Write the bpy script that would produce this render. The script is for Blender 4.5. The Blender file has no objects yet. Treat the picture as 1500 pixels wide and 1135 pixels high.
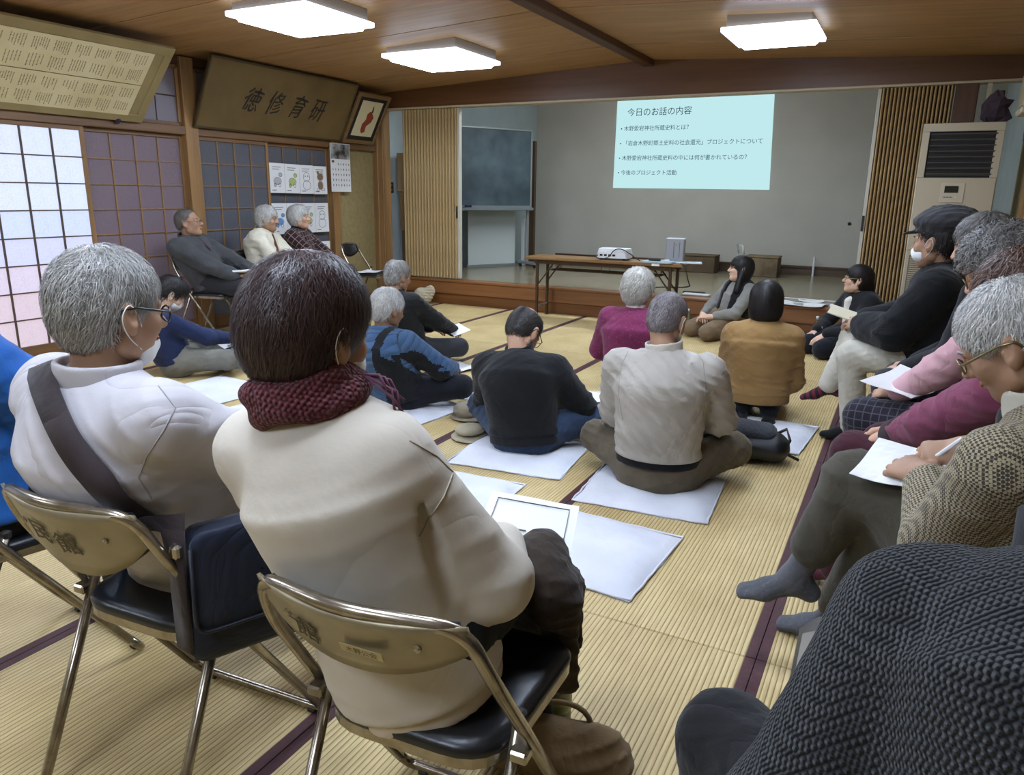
import bpy, math, random, time
import numpy as np
from mathutils import Vector, Matrix
T0 = time.time()
R = math.radians
SC = bpy.context.scene
COL = SC.collection

# ------------------------------------------------------------------ camera
CAM_YAW, CAM_PITCH, CAM_ROLL, CAM_F, CAM_H = 0.47776, 0.25414, 0.01368, 1093.34, 1.3257
cam_d = bpy.data.cameras.new('camera')
cam = bpy.data.objects.new('camera', cam_d)
COL.objects.link(cam)
cam_d.sensor_fit = 'HORIZONTAL'
cam_d.sensor_width = 36.0
cam_d.lens = CAM_F / 1500 * 36.0
cam_d.clip_start = 0.02
cy, sy, cp, sp = math.cos(CAM_YAW), math.sin(CAM_YAW), math.cos(CAM_PITCH), math.sin(CAM_PITCH)
f_ = Vector((-sy * cp, cy * cp, -sp)); r_ = Vector((cy, sy, 0)); u_ = r_.cross(f_)
cr, sr = math.cos(CAM_ROLL), math.sin(CAM_ROLL)
r2_, u2_ = r_ * cr + u_ * sr, u_ * cr - r_ * sr
cam.matrix_world = Matrix(((r2_.x, u2_.x, -f_.x, 0), (r2_.y, u2_.y, -f_.y, 0), (r2_.z, u2_.z, -f_.z, CAM_H), (0, 0, 0, 1)))
SC.camera = cam

# ------------------------------------------------------------------ world, colour management
w = bpy.data.worlds.new('world'); SC.world = w; w.use_nodes = True
w.node_tree.nodes['Background'].inputs[0].default_value = (0.75, 0.85, 1.0, 1)
w.node_tree.nodes['Background'].inputs[1].default_value = 0.2
vs = SC.view_settings
vs.view_transform = 'Standard'; vs.look = 'None'; vs.gamma = 1.0; vs.use_curve_mapping = False
vs.exposure = 0.75
LAMP_STRENGTH = 19.0      # fluorescent ceiling fittings
SHOJI_STRENGTH = 0.5      # daylight behind the frosted panes
SLIDE_STRENGTH = 0.55      # projected slide
SC.cycles.max_bounces = 7
SC.cycles.diffuse_bounces = 4
SC.cycles.glossy_bounces = 3
SC.cycles.use_denoising = True
# ------------------------------------------------------------------ helpers: materials
def lin(h):
    h = h.lstrip('#')
    v = [int(h[i:i + 2], 16) / 255 for i in (0, 2, 4)]
    return tuple((c / 12.92 if c <= 0.04045 else ((c + 0.055) / 1.055) ** 2.4) for c in v) + (1.0,)

MATS = {}
def mat(key, col, rough=0.6, metal=0.0, spec=0.5, var=None, vscale=8.0, bump=0.0, bscale=40.0, stretch=(1, 1, 1), coat=0.0,
        bdist=0.002, sheen=0.0, emit=None, estr=1.0):
    """Principled material; var = second colour mixed in by stretched noise; bump = fine noise relief."""
    if key in MATS:
        return MATS[key]
    m = bpy.data.materials.new(key); m.use_nodes = True
    nt = m.node_tree; b = nt.nodes['Principled BSDF']
    b.inputs['Base Color'].default_value = lin(col)
    b.inputs['Roughness'].default_value = rough
    b.inputs['Metallic'].default_value = metal
    b.inputs['Specular IOR Level'].default_value = spec
    b.inputs['Coat Weight'].default_value = coat
    b.inputs['Sheen Weight'].default_value = sheen
    if emit:
        b.inputs['Emission Color'].default_value = lin(emit); b.inputs['Emission Strength'].default_value = estr
    if var or bump:
        tc = nt.nodes.new('ShaderNodeTexCoord'); mp = nt.nodes.new('ShaderNodeMapping')
        mp.inputs['Scale'].default_value = stretch
        nt.links.new(tc.outputs['Object'], mp.inputs['Vector'])
        if var:
            n = nt.nodes.new('ShaderNodeTexNoise'); n.inputs['Scale'].default_value = vscale; n.inputs['Detail'].default_value = 5
            nt.links.new(mp.outputs[0], n.inputs['Vector'])
            rp = nt.nodes.new('ShaderNodeValToRGB')
            rp.color_ramp.elements[0].position = 0.35; rp.color_ramp.elements[1].position = 0.68
            rp.color_ramp.elements[0].color = lin(col); rp.color_ramp.elements[1].color = lin(var)
            nt.links.new(n.outputs['Fac'], rp.inputs[0]); nt.links.new(rp.outputs[0], b.inputs['Base Color'])
        if bump:
            n2 = nt.nodes.new('ShaderNodeTexNoise'); n2.inputs['Scale'].default_value = bscale; n2.inputs['Detail'].default_value = 4
            nt.links.new(mp.outputs[0], n2.inputs['Vector'])
            bp = nt.nodes.new('ShaderNodeBump'); bp.inputs['Strength'].default_value = bump; bp.inputs['Distance'].default_value = bdist
            nt.links.new(n2.outputs['Fac'], bp.inputs['Height']); nt.links.new(bp.outputs[0], b.inputs['Normal'])
    MATS[key] = m
    return m

def node(nt, t, **kw):
    n = nt.nodes.new(t)
    for k, v in kw.items():
        if k in n.inputs: n.inputs[k].default_value = v
        else: setattr(n, k, v)
    return n

def emission(key, col, strength):
    if key in MATS: return MATS[key]
    m = bpy.data.materials.new(key); m.use_nodes = True
    nt = m.node_tree; nt.nodes.clear()
    e = nt.nodes.new('ShaderNodeEmission'); o = nt.nodes.new('ShaderNodeOutputMaterial')
    e.inputs[0].default_value = lin(col); e.inputs[1].default_value = strength
    nt.links.new(e.outputs[0], o.inputs[0]); MATS[key] = m
    return m

def wood(key, c1, c2, axis='y', rough=0.45, scale=1.0, coat=0.0):
    s = {'x': (0.6, 9, 9), 'y': (9, 0.6, 9), 'z': (9, 9, 0.6)}[axis]
    return mat(key, c1, rough=rough, var=c2, vscale=2.2 * scale, stretch=s, bump=0.15, bscale=12 * scale, bdist=0.001, coat=coat)

# ------------------------------------------------------------------ helpers: meshes and objects
def tag(o, label=None, cat=None, group=None, kind=None):
    if label: o['label'] = label
    if cat: o['category'] = cat
    if group: o['group'] = group
    if kind: o['kind'] = kind
    return o

def empty(name, loc=(0, 0, 0), rz=0.0, label=None, cat=None, group=None, kind=None, parent=None):
    o = bpy.data.objects.new(name, None); COL.objects.link(o)
    o.location = loc; o.rotation_euler = (0, 0, rz); o.empty_display_size = 0.1
    o.parent = parent
    return tag(o, label, cat, group, kind)

def mesh_obj(name, verts, faces, m, parent=None, smooth=False, loc=None):
    me = bpy.data.meshes.new(name)
    if isinstance(verts, np.ndarray) and isinstance(faces, np.ndarray) and len(faces):
        k = faces.shape[1]
        me.vertices.add(len(verts)); me.vertices.foreach_set('co', verts.astype(np.float32).ravel())
        me.loops.add(faces.size); me.loops.foreach_set('vertex_index', faces.astype(np.int32).ravel())
        me.polygons.add(len(faces))
        me.polygons.foreach_set('loop_start', np.arange(0, faces.size, k, dtype=np.int32))
        me.update(calc_edges=True); me.validate()
    else:
        me.from_pydata([tuple(v) for v in verts], [], [tuple(int(i) for i in f) for f in faces])
    if smooth:
        me.polygons.foreach_set('use_smooth', [True] * len(me.polygons))
    if m: me.materials.append(m)
    o = bpy.data.objects.new(name, me); COL.objects.link(o)
    if parent: o.parent = parent
    if loc: o.location = loc
    return o

def rotm(ax=(0, 0, 1), ang=0.0):
    return Matrix.Rotation(ang, 3, Vector(ax))

def chaikin(pts, n=2):
    P = [Vector(p) for p in pts]
    for _ in range(n):
        Q = [P[0]]
        for i in range(len(P) - 1): Q += [P[i] * .75 + P[i + 1] * .25, P[i] * .25 + P[i + 1] * .75]
        P = Q + [P[-1]]
    return [tuple(p) for p in P]

class MB:
    """collects boxes, tubes, lathes ... into one mesh"""
    def __init__(s): s.v = []; s.f = []
    def add(s, vs_, fs_):
        n = len(s.v); s.v += [tuple(v) for v in vs_]; s.f += [tuple(i + n for i in f) for f in fs_]; return s
    def box(s, lo, hi, M=None, bev=0.0):
        x0, y0, z0 = lo; x1, y1, z1 = hi
        if bev <= 0:
            vs_ = [(x, y, z) for z in (z0, z1) for y in (y0, y1) for x in (x0, x1)]
            fs_ = [(0, 2, 3, 1), (4, 5, 7, 6), (0, 1, 5, 4), (2, 6, 7, 3), (0, 4, 6, 2), (1, 3, 7, 5)]
        else:
            b = min(bev, (x1 - x0) / 2.01, (y1 - y0) / 2.01, (z1 - z0) / 2.01)
            vs_, ix = [], {}
            for i, (xa, xs) in enumerate(((x0, 1), (x1, -1))):
                for j, (ya, ys) in enumerate(((y0, 1), (y1, -1))):
                    for k, (za, zs) in enumerate(((z0, 1), (z1, -1))):
                        for a in range(3):
                            p = [xa + xs * b, ya + ys * b, za + zs * b]
                            p[a] = (xa, ya, za)[a]
                            ix[(i, j, k, a)] = len(vs_); vs_.append(tuple(p))
            fs_ = []
            for a in range(3):
                o1, o2 = [q for q in range(3) if q != a]
                for s_ in (0, 1):
                    q = []
                    for (u, v) in ((0, 0), (1, 0), (1, 1), (0, 1)):
                        key = [0, 0, 0]; key[a] = s_; key[o1] = u; key[o2] = v
                        q.append(ix[(key[0], key[1], key[2], a)])
                    fs_.append(tuple(q))
            for a in range(3):
                o1, o2 = [q for q in range(3) if q != a]
                for u in (0, 1):
                    for v in (0, 1):
                        k0 = [0, 0, 0]; k1 = [0, 0, 0]
                        k0[o1] = u; k0[o2] = v; k1[o1] = u; k1[o2] = v; k1[a] = 1
                        fs_.append((ix[(*k0, o1)], ix[(*k0, o2)], ix[(*k1, o2)], ix[(*k1, o1)]))
            for i in (0, 1):
                for j in (0, 1):
                    for k in (0, 1):
                        fs_.append((ix[(i, j, k, 0)], ix[(i, j, k, 1)], ix[(i, j, k, 2)]))
        if M is not None: vs_ = [tuple(M @ Vector(v)) for v in vs_]
        return s.add(vs_, fs_)
    def tube(s, pts, r, n=8, closed=False, caps=True):
        P = [Vector(p) for p in pts]; m = len(P)
        rr = r if isinstance(r, (list, tuple)) else [r] * m
        base = len(s.v); up = None
        for i, p in enumerate(P):
            if closed: t = P[(i + 1) % m] - P[i - 1]
            else: t = P[min(i + 1, m - 1)] - P[max(i - 1, 0)]
            t.normalize()
            if up is None:
                up = Vector((0, 0, 1)) if abs(t.z) < 0.9 else Vector((1, 0, 0))
            a = up - t * up.dot(t)
            if a.length < 1e-4: a = t.orthogonal()
            a.normalize(); b = t.cross(a); up = a
            for k in range(n):
                q = p + (a * math.cos(2 * math.pi * k / n) + b * math.sin(2 * math.pi * k / n)) * rr[i]
                s.v.append(tuple(q))
        for i in range(m if closed else m - 1):
            j = (i + 1) % m
            for k in range(n):
                k2 = (k + 1) % n
                s.f.append((base + i * n + k, base + i * n + k2, base + j * n + k2, base + j * n + k))
        if caps and not closed:
            s.f.append(tuple(base + k for k in range(n))[::-1]); s.f.append(tuple(base + (m - 1) * n + k for k in range(n)))
        return s
    def lathe(s, prof, c=(0, 0, 0), n=16, M=None, sx=1.0, sy=1.0):
        base = len(s.v); c = Vector(c)
        for (r, z) in prof:
            for k in range(n):
                a = 2 * math.pi * k / n
                p = Vector((r * sx * math.cos(a), r * sy * math.sin(a), z))
                if M is not None: p = M @ p
                s.v.append(tuple(p + c))
        for i in range(len(prof) - 1):
            for k in range(n):
                k2 = (k + 1) % n
                s.f.append((base + i * n + k, base + i * n + k2, base + (i + 1) * n + k2, base + (i + 1) * n + k))
        s.f.append(tuple(base + k for k in range(n))[::-1]); s.f.append(tuple(base + (len(prof) - 1) * n + k for k in range(n)))
        return s
    def prism(s, poly, h0, h1, fn):
        """poly: 2-D outline; fn(u, v, h) -> 3-D point"""
        n = len(poly); base = len(s.v)
        for h in (h0, h1):
            for (u, v) in poly: s.v.append(tuple(fn(u, v, h)))
        s.f.append(tuple(base + k for k in range(n))[::-1]); s.f.append(tuple(base + n + k for k in range(n)))
        for k in range(n):
            k2 = (k + 1) % n; s.f.append((base + k, base + k2, base + n + k2, base + n + k))
        return s
    def grid(s, nx, ny, fn):
        base = len(s.v)
        for j in range(ny + 1):
            for i in range(nx + 1): s.v.append(tuple(fn(i / nx, j / ny)))
        for j in range(ny):
            for i in range(nx):
                a = base + j * (nx + 1) + i; s.f.append((a, a + 1, a + nx + 2, a + nx + 1))
        return s
    def xf(s, M):
        s.v = [tuple(M @ Vector(v)) for v in s.v]; return s
    def build(s, name, m, parent=None, smooth=False, loc=None, off=None):
        v = s.v if off is None else [(a - off[0], b - off[1], c - off[2]) for a, b, c in s.v]
        return mesh_obj(name, v, s.f, m, parent, smooth, loc)

def bx(name, lo, hi, m, parent=None, bev=0.0, off=None):
    return MB().box(lo, hi, bev=bev).build(name, m, parent, off=off)

def dup(o, parent=None, name=None):
    n = o.copy(); COL.objects.link(n)
    if parent is not None: n.parent = parent
    for ch in [x for x in o.children]: dup(ch, n)
    return n

def text(name, body, size, m, parent=None, M=None, align='LEFT', extrude=0.0, sp=1.0, shear=0.0, bold=0.0, warp=0.0):
    cu = bpy.data.curves.new(name, 'FONT'); cu.body = body; cu.size = size; cu.align_x = align
    cu.extrude = extrude; cu.space_character = sp; cu.shear = shear; cu.offset = bold
    cu.materials.append(m)
    tmp = bpy.data.objects.new(name + '_curve', cu); COL.objects.link(tmp)
    bpy.context.view_layer.update()
    me = bpy.data.meshes.new_from_object(tmp.evaluated_get(bpy.context.evaluated_depsgraph_get()))
    bpy.data.objects.remove(tmp); bpy.data.curves.remove(cu)
    me.name = name
    if warp:                                         # hand-brushed look: strokes wander and swell a little
        ph = sum(ord(c) for c in body) * .7
        for v in me.vertices:
            x, y = v.co.x / size, v.co.y / size
            v.co.x += warp * size * (math.sin(9 * y + ph) + .5 * math.sin(17 * y + 11 * x + ph))
            v.co.y += warp * size * (math.sin(8 * x + 2 * ph) + .5 * math.sin(19 * x - 7 * y + ph))
    if not me.materials: me.materials.append(m)
    o = bpy.data.objects.new(name, me); COL.objects.link(o)
    if parent: o.parent = parent
    if M is not None: o.matrix_local = M
    return o

def frame_m(origin, xdir, ydir):
    """4x4 with local x along xdir, y along ydir"""
    x = Vector(xdir).normalized(); y = Vector(ydir); y = (y - x * y.dot(x)).normalized(); z = x.cross(y)
    return Matrix(((x.x, y.x, z.x, origin[0]), (x.y, y.y, z.y, origin[1]), (x.z, y.z, z.z, origin[2]), (0, 0, 0, 1)))
# ------------------------------------------------------------------ the room
XL, XR, SF, YB = -5.95, 0.76, 7.78, -1.76          # left wall, right wall, stage front, wall behind the camera
RIDGE_X, RIDGE_Z, SLOPE = -2.53, 2.64, 0.05
STG_H, HEAD_Z, BACK_Y = 0.298, 2.30, 10.95
def ceil_z(x): return RIDGE_Z - SLOPE * abs(x - RIDGE_X)

M_POST = wood('post_wood', '#946f42', '#7a5a36', 'z', 0.5)
M_RAIL = wood('rail_wood', '#785736', '#5f4328', 'y', 0.5)
M_CEIL = wood('ceiling_veneer', '#a98559', '#94724b', 'x', 0.5)
M_RIDGE = wood('ridge_wood', '#4f3018', '#3d2412', 'y', 0.5)
M_HEADER = wood('header_veneer', '#664325', '#573819', 'x', 0.45)
M_STAGEF = wood('stage_front_wood', '#8a5a32', '#744a28', 'x', 0.4, coat=0.2)
M_STAGEB = wood('stage_base_wood', '#76491f', '#603a18', 'x', 0.5)
M_SFLOOR = mat('stage_floor', '#8a8068', rough=0.22, var='#7b7159', vscale=3, bump=0.05, bscale=30)
M_PLASTER = mat('sand_plaster', '#8d7f5a', rough=0.95, var='#857448', vscale=20, bump=0.4, bscale=220)
M_BACK = mat('stage_back_wall', '#aeaca1', rough=0.9, var='#a7a59a', vscale=2, bump=0.1, bscale=150)
M_PALE = mat('pale_blue_wall', '#a9b4b4', rough=0.9, var='#a0acad', vscale=3)
M_DARKWALL = mat('dark_upper_wall', '#4b3d2c', rough=0.9, var='#3e3224', vscale=6)
M_SHADOWBOX = mat('outer_dark', '#2b2622', rough=0.9)
M_CREAMRAIL = mat('cream_rail', '#b9ab8e', rough=0.5)

def tatami_material():
    m = bpy.data.materials.new('tatami_straw'); m.use_nodes = True; nt = m.node_tree; b = nt.nodes['Principled BSDF']
    tc = nt.nodes.new('ShaderNodeTexCoord'); sep = nt.nodes.new('ShaderNodeSeparateXYZ')
    nt.links.new(tc.outputs['Object'], sep.inputs[0])
    # straw ribs run along the long side (local y), 15 mm apart
    mul = node(nt, 'ShaderNodeMath', operation='MULTIPLY'); mul.inputs[1].default_value = 2 * math.pi / 0.0155
    nt.links.new(sep.outputs['X'], mul.inputs[0])
    sn = node(nt, 'ShaderNodeMath', operation='SINE'); nt.links.new(mul.outputs[0], sn.inputs[0])
    ab = node(nt, 'ShaderNodeMath', operation='MULTIPLY_ADD'); ab.inputs[1].default_value = 0.5; ab.inputs[2].default_value = 0.5
    nt.links.new(sn.outputs[0], ab.inputs[0])
    pw = node(nt, 'ShaderNodeMath', operation='POWER'); pw.inputs[1].default_value = 0.45
    nt.links.new(ab.outputs[0], pw.inputs[0])
    mp = nt.nodes.new('ShaderNodeMapping'); mp.inputs['Scale'].default_value = (140, 7, 1)
    nt.links.new(tc.outputs['Object'], mp.inputs[0])
    n1 = node(nt, 'ShaderNodeTexNoise', Scale=1.0, Detail=4.0); nt.links.new(mp.outputs[0], n1.inputs['Vector'])
    n2 = node(nt, 'ShaderNodeTexNoise', Scale=2.5, Detail=5.0); nt.links.new(tc.outputs['Object'], n2.inputs['Vector'])
    r1 = nt.nodes.new('ShaderNodeValToRGB')
    r1.color_ramp.elements[0].color = lin('#bda571'); r1.color_ramp.elements[1].color = lin('#d6c18c')
    r1.color_ramp.elements[0].position = 0.3; r1.color_ramp.elements[1].position = 0.7
    nt.links.new(n2.outputs['Fac'], r1.inputs[0])
    mx = node(nt, 'ShaderNodeMix', data_type='RGBA', blend_type='MULTIPLY'); mx.inputs[0].default_value = 0.35
    nt.links.new(r1.outputs[0], mx.inputs[6])
    r2 = nt.nodes.new('ShaderNodeValToRGB'); r2.color_ramp.elements[0].color = lin('#968660'); r2.color_ramp.elements[1].color = (1, 1, 1, 1)
    r2.color_ramp.elements[0].position = 0.25; r2.color_ramp.elements[1].position = 0.6
    nt.links.new(n1.outputs['Fac'], r2.inputs[0]); nt.links.new(r2.outputs[0], mx.inputs[7])
    mx2 = node(nt, 'ShaderNodeMix', data_type='RGBA', blend_type='MULTIPLY'); mx2.inputs[0].default_value = 1.0
    nt.links.new(mx.outputs[2], mx2.inputs[6])
    r3 = nt.nodes.new('ShaderNodeValToRGB'); r3.color_ramp.elements[0].color = lin('#a2936f'); r3.color_ramp.elements[1].color = (1, 1, 1, 1)
    r3.color_ramp.elements[0].position = 0.05; r3.color_ramp.elements[1].position = 0.5
    nt.links.new(pw.outputs[0], r3.inputs[0]); nt.links.new(r3.outputs[0], mx2.inputs[7])
    nt.links.new(mx2.outputs[2], b.inputs['Base Color'])
    b.inputs['Roughness'].default_value = 0.5; b.inputs['Specular IOR Level'].default_value = 0.4
    bp = node(nt, 'ShaderNodeBump', Strength=0.7, Distance=0.0025); nt.links.new(pw.outputs[0], bp.inputs['Height'])
    nt.links.new(bp.outputs[0], b.inputs['Normal'])
    return m
M_TATAMI = tatami_material()
M_HERI = mat('tatami_border', '#4a2427', rough=0.7, var='#3f1e22', vscale=60, bump=0.3, bscale=300)

# floor: a sub-floor slab that carries every tatami mat, each mat with its two cloth borders
floor = bx('floor', (XL - .1, YB - .1, -0.12), (XR + .1, SF + .3, -0.045), mat('subfloor', '#5e4a30'))
tag(floor, 'straw coloured tatami floor of the hall', kind='structure')
xs = [0.7145, -0.2405, -1.1955, -2.1505, -3.1055, -4.0605, -5.0155, -5.945]
ys = [YB, 0.15, 2.06, 3.97, 5.88, SF - 0.005]
mat_cache = {}
for i in range(7):
    for j in range(5):
        x0, x1, y0, y1 = xs[i + 1], xs[i], ys[j], ys[j + 1]
        key = (round(x1 - x0, 3), round(y1 - y0, 3)); wd, ln = key
        c = ((x0 + x1) / 2, (y0 + y1) / 2, -0.045)
        if key not in mat_cache:
            b1 = MB().box((-wd / 2 + .002, -ln / 2 + .0015, 0), (wd / 2 - .002, ln / 2 - .0015, 0.045), bev=0.003).build('tatami_mat', M_TATAMI, floor)
            s1 = MB().box((-wd / 2 + .001, -ln / 2 + .0018, 0.02), (-wd / 2 + .031, ln / 2 - .0018, 0.0462), bev=0.001).build('cloth_border', M_HERI, b1)
            s2 = MB().box((wd / 2 - .031, -ln / 2 + .0018, 0.02), (wd / 2 - .001, ln / 2 - .0018, 0.0462), bev=0.001).build('cloth_border', M_HERI, b1)
            mat_cache[key] = b1; t = b1
        else:
            t = dup(mat_cache[key], floor)
        t.location = c
bx('edge_board', (0.716, YB, -0.045), (XR, SF, 0.0), M_RAIL, floor)

# ceiling: veneer boards on two gentle slopes, ridge beam
ceiling = MB().prism([(XL - .1, 2.75), (XL - .1, 3.0), (XR + .1, 3.0), (XR + .1, 2.75)], YB - .1, SF + .1, lambda u, v, h: (u, h, v)).build('ceiling', M_DARKWALL)
tag(ceiling, 'brown veneer board ceiling with a shallow ridge', kind='structure')
yb = [3.45 + 0.493 * k for k in range(-11, 10)]
yb = [YB] + [y for y in yb if YB + .1 < y < SF - .1] + [SF]
for side in (0, 1):
    xa, xb = (XL, RIDGE_X) if side == 0 else (RIDGE_X, XR)
    for j in range(len(yb) - 1):
        y0, y1 = yb[j] + .004, yb[j + 1] - .004
        za, zb = ceil_z(xa), ceil_z(xb); dz = 0.004 * ((j * 7 + side * 3) % 3 - 1) * 0.4
        vs_ = [(xa, y0, za + dz), (xb, y0, zb + dz), (xb, y1, zb + dz), (xa, y1, za + dz)]
        vs_ += [(x, y, z + 0.05) for x, y, z in vs_]
        mesh_obj('ceiling_board', vs_, [(0, 3, 2, 1), (4, 5, 6, 7), (0, 1, 5, 4), (1, 2, 6, 5), (2, 3, 7, 6), (3, 0, 4, 7)], M_CEIL, ceiling)
bx('ridge_beam', (RIDGE_X - .055, YB, RIDGE_Z - .06), (RIDGE_X + .055, SF, RIDGE_Z + .06), M_RIDGE, ceiling, bev=.006)

# front header above the stage opening
wf = MB().prism([(XL, HEAD_Z), (XR, HEAD_Z), (XR, 2.9), (XL, 2.9)], SF, SF + 0.12, lambda u, v, h: (u, h, v)).build('wall_front', M_HEADER)
tag(wf, 'dark brown veneer header above the stage opening', kind='structure')
tag(MB().box((XL, SF - .012, HEAD_Z - .02), (XR, SF + .13, HEAD_Z), bev=.003).build('trim_1', M_CREAMRAIL), 'pale rail under the stage header', kind='structure')
# right wall, wall behind the camera
wr = bx('wall_right', (XR, YB - .1, -.1), (XR + .1, SF + .15, 2.9), M_PLASTER); tag(wr, 'sand plaster right wall', kind='structure')
for (y0, y1) in ((6.98, 7.12), (3.8, 3.94), (0.6, 0.74)):
    bx('wall_post', (XR - .03, y0, 0), (XR + .02, y1, 2.6), M_POST, wr, bev=.005)
bx('wall_rail', (XR - .02, YB, 1.80), (XR + .01, SF, 1.90), M_RAIL, wr, bev=.005)
bx('wainscot_board', (XR - .012, YB, 0), (XR + .01, SF, 1.0), wood('wainscot', '#7f6146', '#6c5139', 'z'), wr)
wb = bx('wall_back', (XL - .1, YB - .1, -.1), (XR + .1, YB, 2.9), M_PLASTER); tag(wb, 'sand plaster wall at the back of the hall', kind='structure')

# ---- left wall: posts, rails, upper wall, sliding doors with frosted panes
wl = bx('wall_left', (XL - .12, YB - .1, 1.90), (XL, SF + .3, 2.9), M_DARKWALL); tag(wl, 'left wall with wooden posts above the sliding doors', kind='structure')
bx('outer_panel', (XL - .30, 3.97, -.1), (XL - .26, 7.0, 1.95), M_SHADOWBOX, wl)
bx('outer_panel', (XL - .30, YB, -.1), (XL - .26, 3.97, 1.95), mat('outer_pale', '#d9dde2'), wl)
bx('lintel_rail', (XL - .06, YB, 1.80), (XL + .05, SF - .1, 1.875), M_RAIL, wl, bev=.006)
bx('sill_rail', (XL - .08, YB, -.05), (XL + .03, SF - .1, 0.03), M_RAIL, wl, bev=.004)
bx('crown_rail', (XL - .02, YB, 2.40), (XL + .03, SF, 2.47), M_RIDGE, wl)
bx('plaster_panel', (XL - .1, 6.99, 0), (XL - .01, 7.72, 1.9), M_PLASTER, wl)
bx('skirting_board', (XL - .02, 6.99, 0), (XL + .012, 7.72, .09), M_RAIL, wl, bev=.003)
for (y0, y1, d) in ((4.92, 5.06, .062), (6.87, 6.99, .062), (7.70, 7.86, .066), (1.0, 1.14, .062), (-1.0, -.86, .062)):
    MB().box((XL - .08, y0, 0), (XL + d, y1, 2.46), bev=.006).build('wall_post', M_POST, wl)

def pane_mat(key, col, rough, em=None, es=0.0, bump=0.5):
    m = bpy.data.materials.new(key); m.use_nodes = True; nt = m.node_tree; b = nt.nodes['Principled BSDF']
    b.inputs['Base Color'].default_value = lin(col); b.inputs['Roughness'].default_value = rough
    tc = nt.nodes.new('ShaderNodeTexCoord')
    v = node(nt, 'ShaderNodeTexVoronoi', feature='DISTANCE_TO_EDGE'); v.inputs['Scale'].default_value = 42
    nn = node(nt, 'ShaderNodeTexNoise', Scale=14.0, Detail=3.0)
    nt.links.new(tc.outputs['Object'], nn.inputs['Vector'])
    mixv = node(nt, 'ShaderNodeMix', data_type='VECTOR'); mixv.inputs[0].default_value = 0.25
    nt.links.new(tc.outputs['Object'], mixv.inputs[4]); nt.links.new(nn.outputs['Color'], mixv.inputs[5])
    nt.links.new(mixv.outputs[1], v.inputs['Vector'])
    rp = nt.nodes.new('ShaderNodeValToRGB'); rp.color_ramp.elements[0].position = 0.0; rp.color_ramp.elements[1].position = 0.12
    nt.links.new(v.outputs['Distance'], rp.inputs[0])
    bp = node(nt, 'ShaderNodeBump', Strength=bump, Distance=0.002); nt.links.new(rp.outputs[0], bp.inputs['Height']); nt.links.new(bp.outputs[0], b.inputs['Normal'])
    if em:
        r2 = nt.nodes.new('ShaderNodeValToRGB'); r2.color_ramp.elements[0].position = 0.0; r2.color_ramp.elements[1].position = 0.06
        e = lin(em); r2.color_ramp.elements[0].color = tuple(q * .62 for q in e[:3]) + (1,); r2.color_ramp.elements[1].color = e
        nt.links.new(v.outputs['Distance'], r2.inputs[0]); nt.links.new(r2.outputs[0], b.inputs['Emission Color'])
        b.inputs['Emission Strength'].default_value = es
    return m
P_SKY = [pane_mat('pane_lit_%d' % k, '#8890a0', .5, c, SHOJI_STRENGTH * s) for k, (c, s) in enumerate((('#dfe7ff', 1.0), ('#d5e0ff', .95), ('#dedfff', .9), ('#f0dcf0', .85), ('#f6d6de', .8)))]
P_DIM = pane_mat('pane_dim', '#7a6a72', .35, bump=.7)
P_DIM2 = pane_mat('pane_dark', '#56575d', .3, bump=.5)
M_MUNT = wood('muntin_wood', '#94724c', '#7d5f3d', 'z')
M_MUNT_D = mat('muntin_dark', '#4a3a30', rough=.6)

def sliding_door(n, y0, y1, x, kind, cols=4, rows=8):
    z0, z1 = 0.03, 1.80; st = 0.035; hip = 0.10
    d = empty('door_%d' % n, (x, (y0 + y1) / 2, 0), kind='structure',
              label={'lit': 'sliding door with bright daylit frosted panes', 'dim': 'sliding door with dim purple frosted panes beside the lit door',
                     'dark': 'sliding door with dark grey frosted panes'}[kind])
    h = (y1 - y0) / 2
    for s in (-1, 1):
        MB().box((-.016, s * h - (st if s > 0 else 0), z0), (.016, s * h + (st if s < 0 else 0), z1), bev=.003).build('stile', M_POST, d)
    MB().box((-.016, -h + st, z0), (.016, h - st, z0 + hip), bev=.003).build('bottom_rail', M_RAIL, d)
    MB().box((-.016, -h + st, z1 - .035), (.016, h - st, z1), bev=.003).build('top_rail', M_RAIL, d)
    a0, a1, b0, b1 = -h + st, h - st, z0 + hip, z1 - .035
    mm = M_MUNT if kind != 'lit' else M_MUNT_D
    vm = None
    for k in range(1, cols):
        yy = a0 + (a1 - a0) * k / cols
        if vm is None: vm = MB().box((-.010, -.006, b0), (.012, .006, b1)).build('muntin', mm, d); o = vm
        else: o = dup(vm, d)
        o.location = (0, yy, 0)
    hm = None
    for k in range(1, rows):
        zz = b0 + (b1 - b0) * k / rows
        if hm is None: hm = MB().box((-.008, a0, -.0045), (.010, a1, .0045)).build('muntin', mm, d); o = hm
        else: o = dup(hm, d)
        o.location = (0, 0, zz)
    pw_, ph_ = (a1 - a0) / cols, (b1 - b0) / rows
    pc = {}
    for r in range(rows):
        for k in range(cols):
            m = {'lit': P_SKY[min(4, max(0, (rows - 1 - r) - 2))] if kind == 'lit' else None, 'dim': P_DIM, 'dark': P_DIM2}[kind]
            if m not in pc: pc[m] = MB().box((-.003, -pw_ / 2, -ph_ / 2), (.003, pw_ / 2, ph_ / 2)).build('pane', m, d); o = pc[m]
            else: o = dup(pc[m], d)
            o.location = (-.003, a0 + pw_ * (k + .5), b0 + ph_ * (r + .5))
    return d
sliding_door(1, 2.97, 3.97, XL + .012, 'lit')
sliding_door(2, 1.97, 2.97, XL - .022, 'lit')
sliding_door(3, 0.97, 1.97, XL + .012, 'lit')
sliding_door(4, -.03, 0.97, XL - .022, 'lit')
sliding_door(5, 3.95, 4.93, XL - .022, 'dim')
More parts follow.
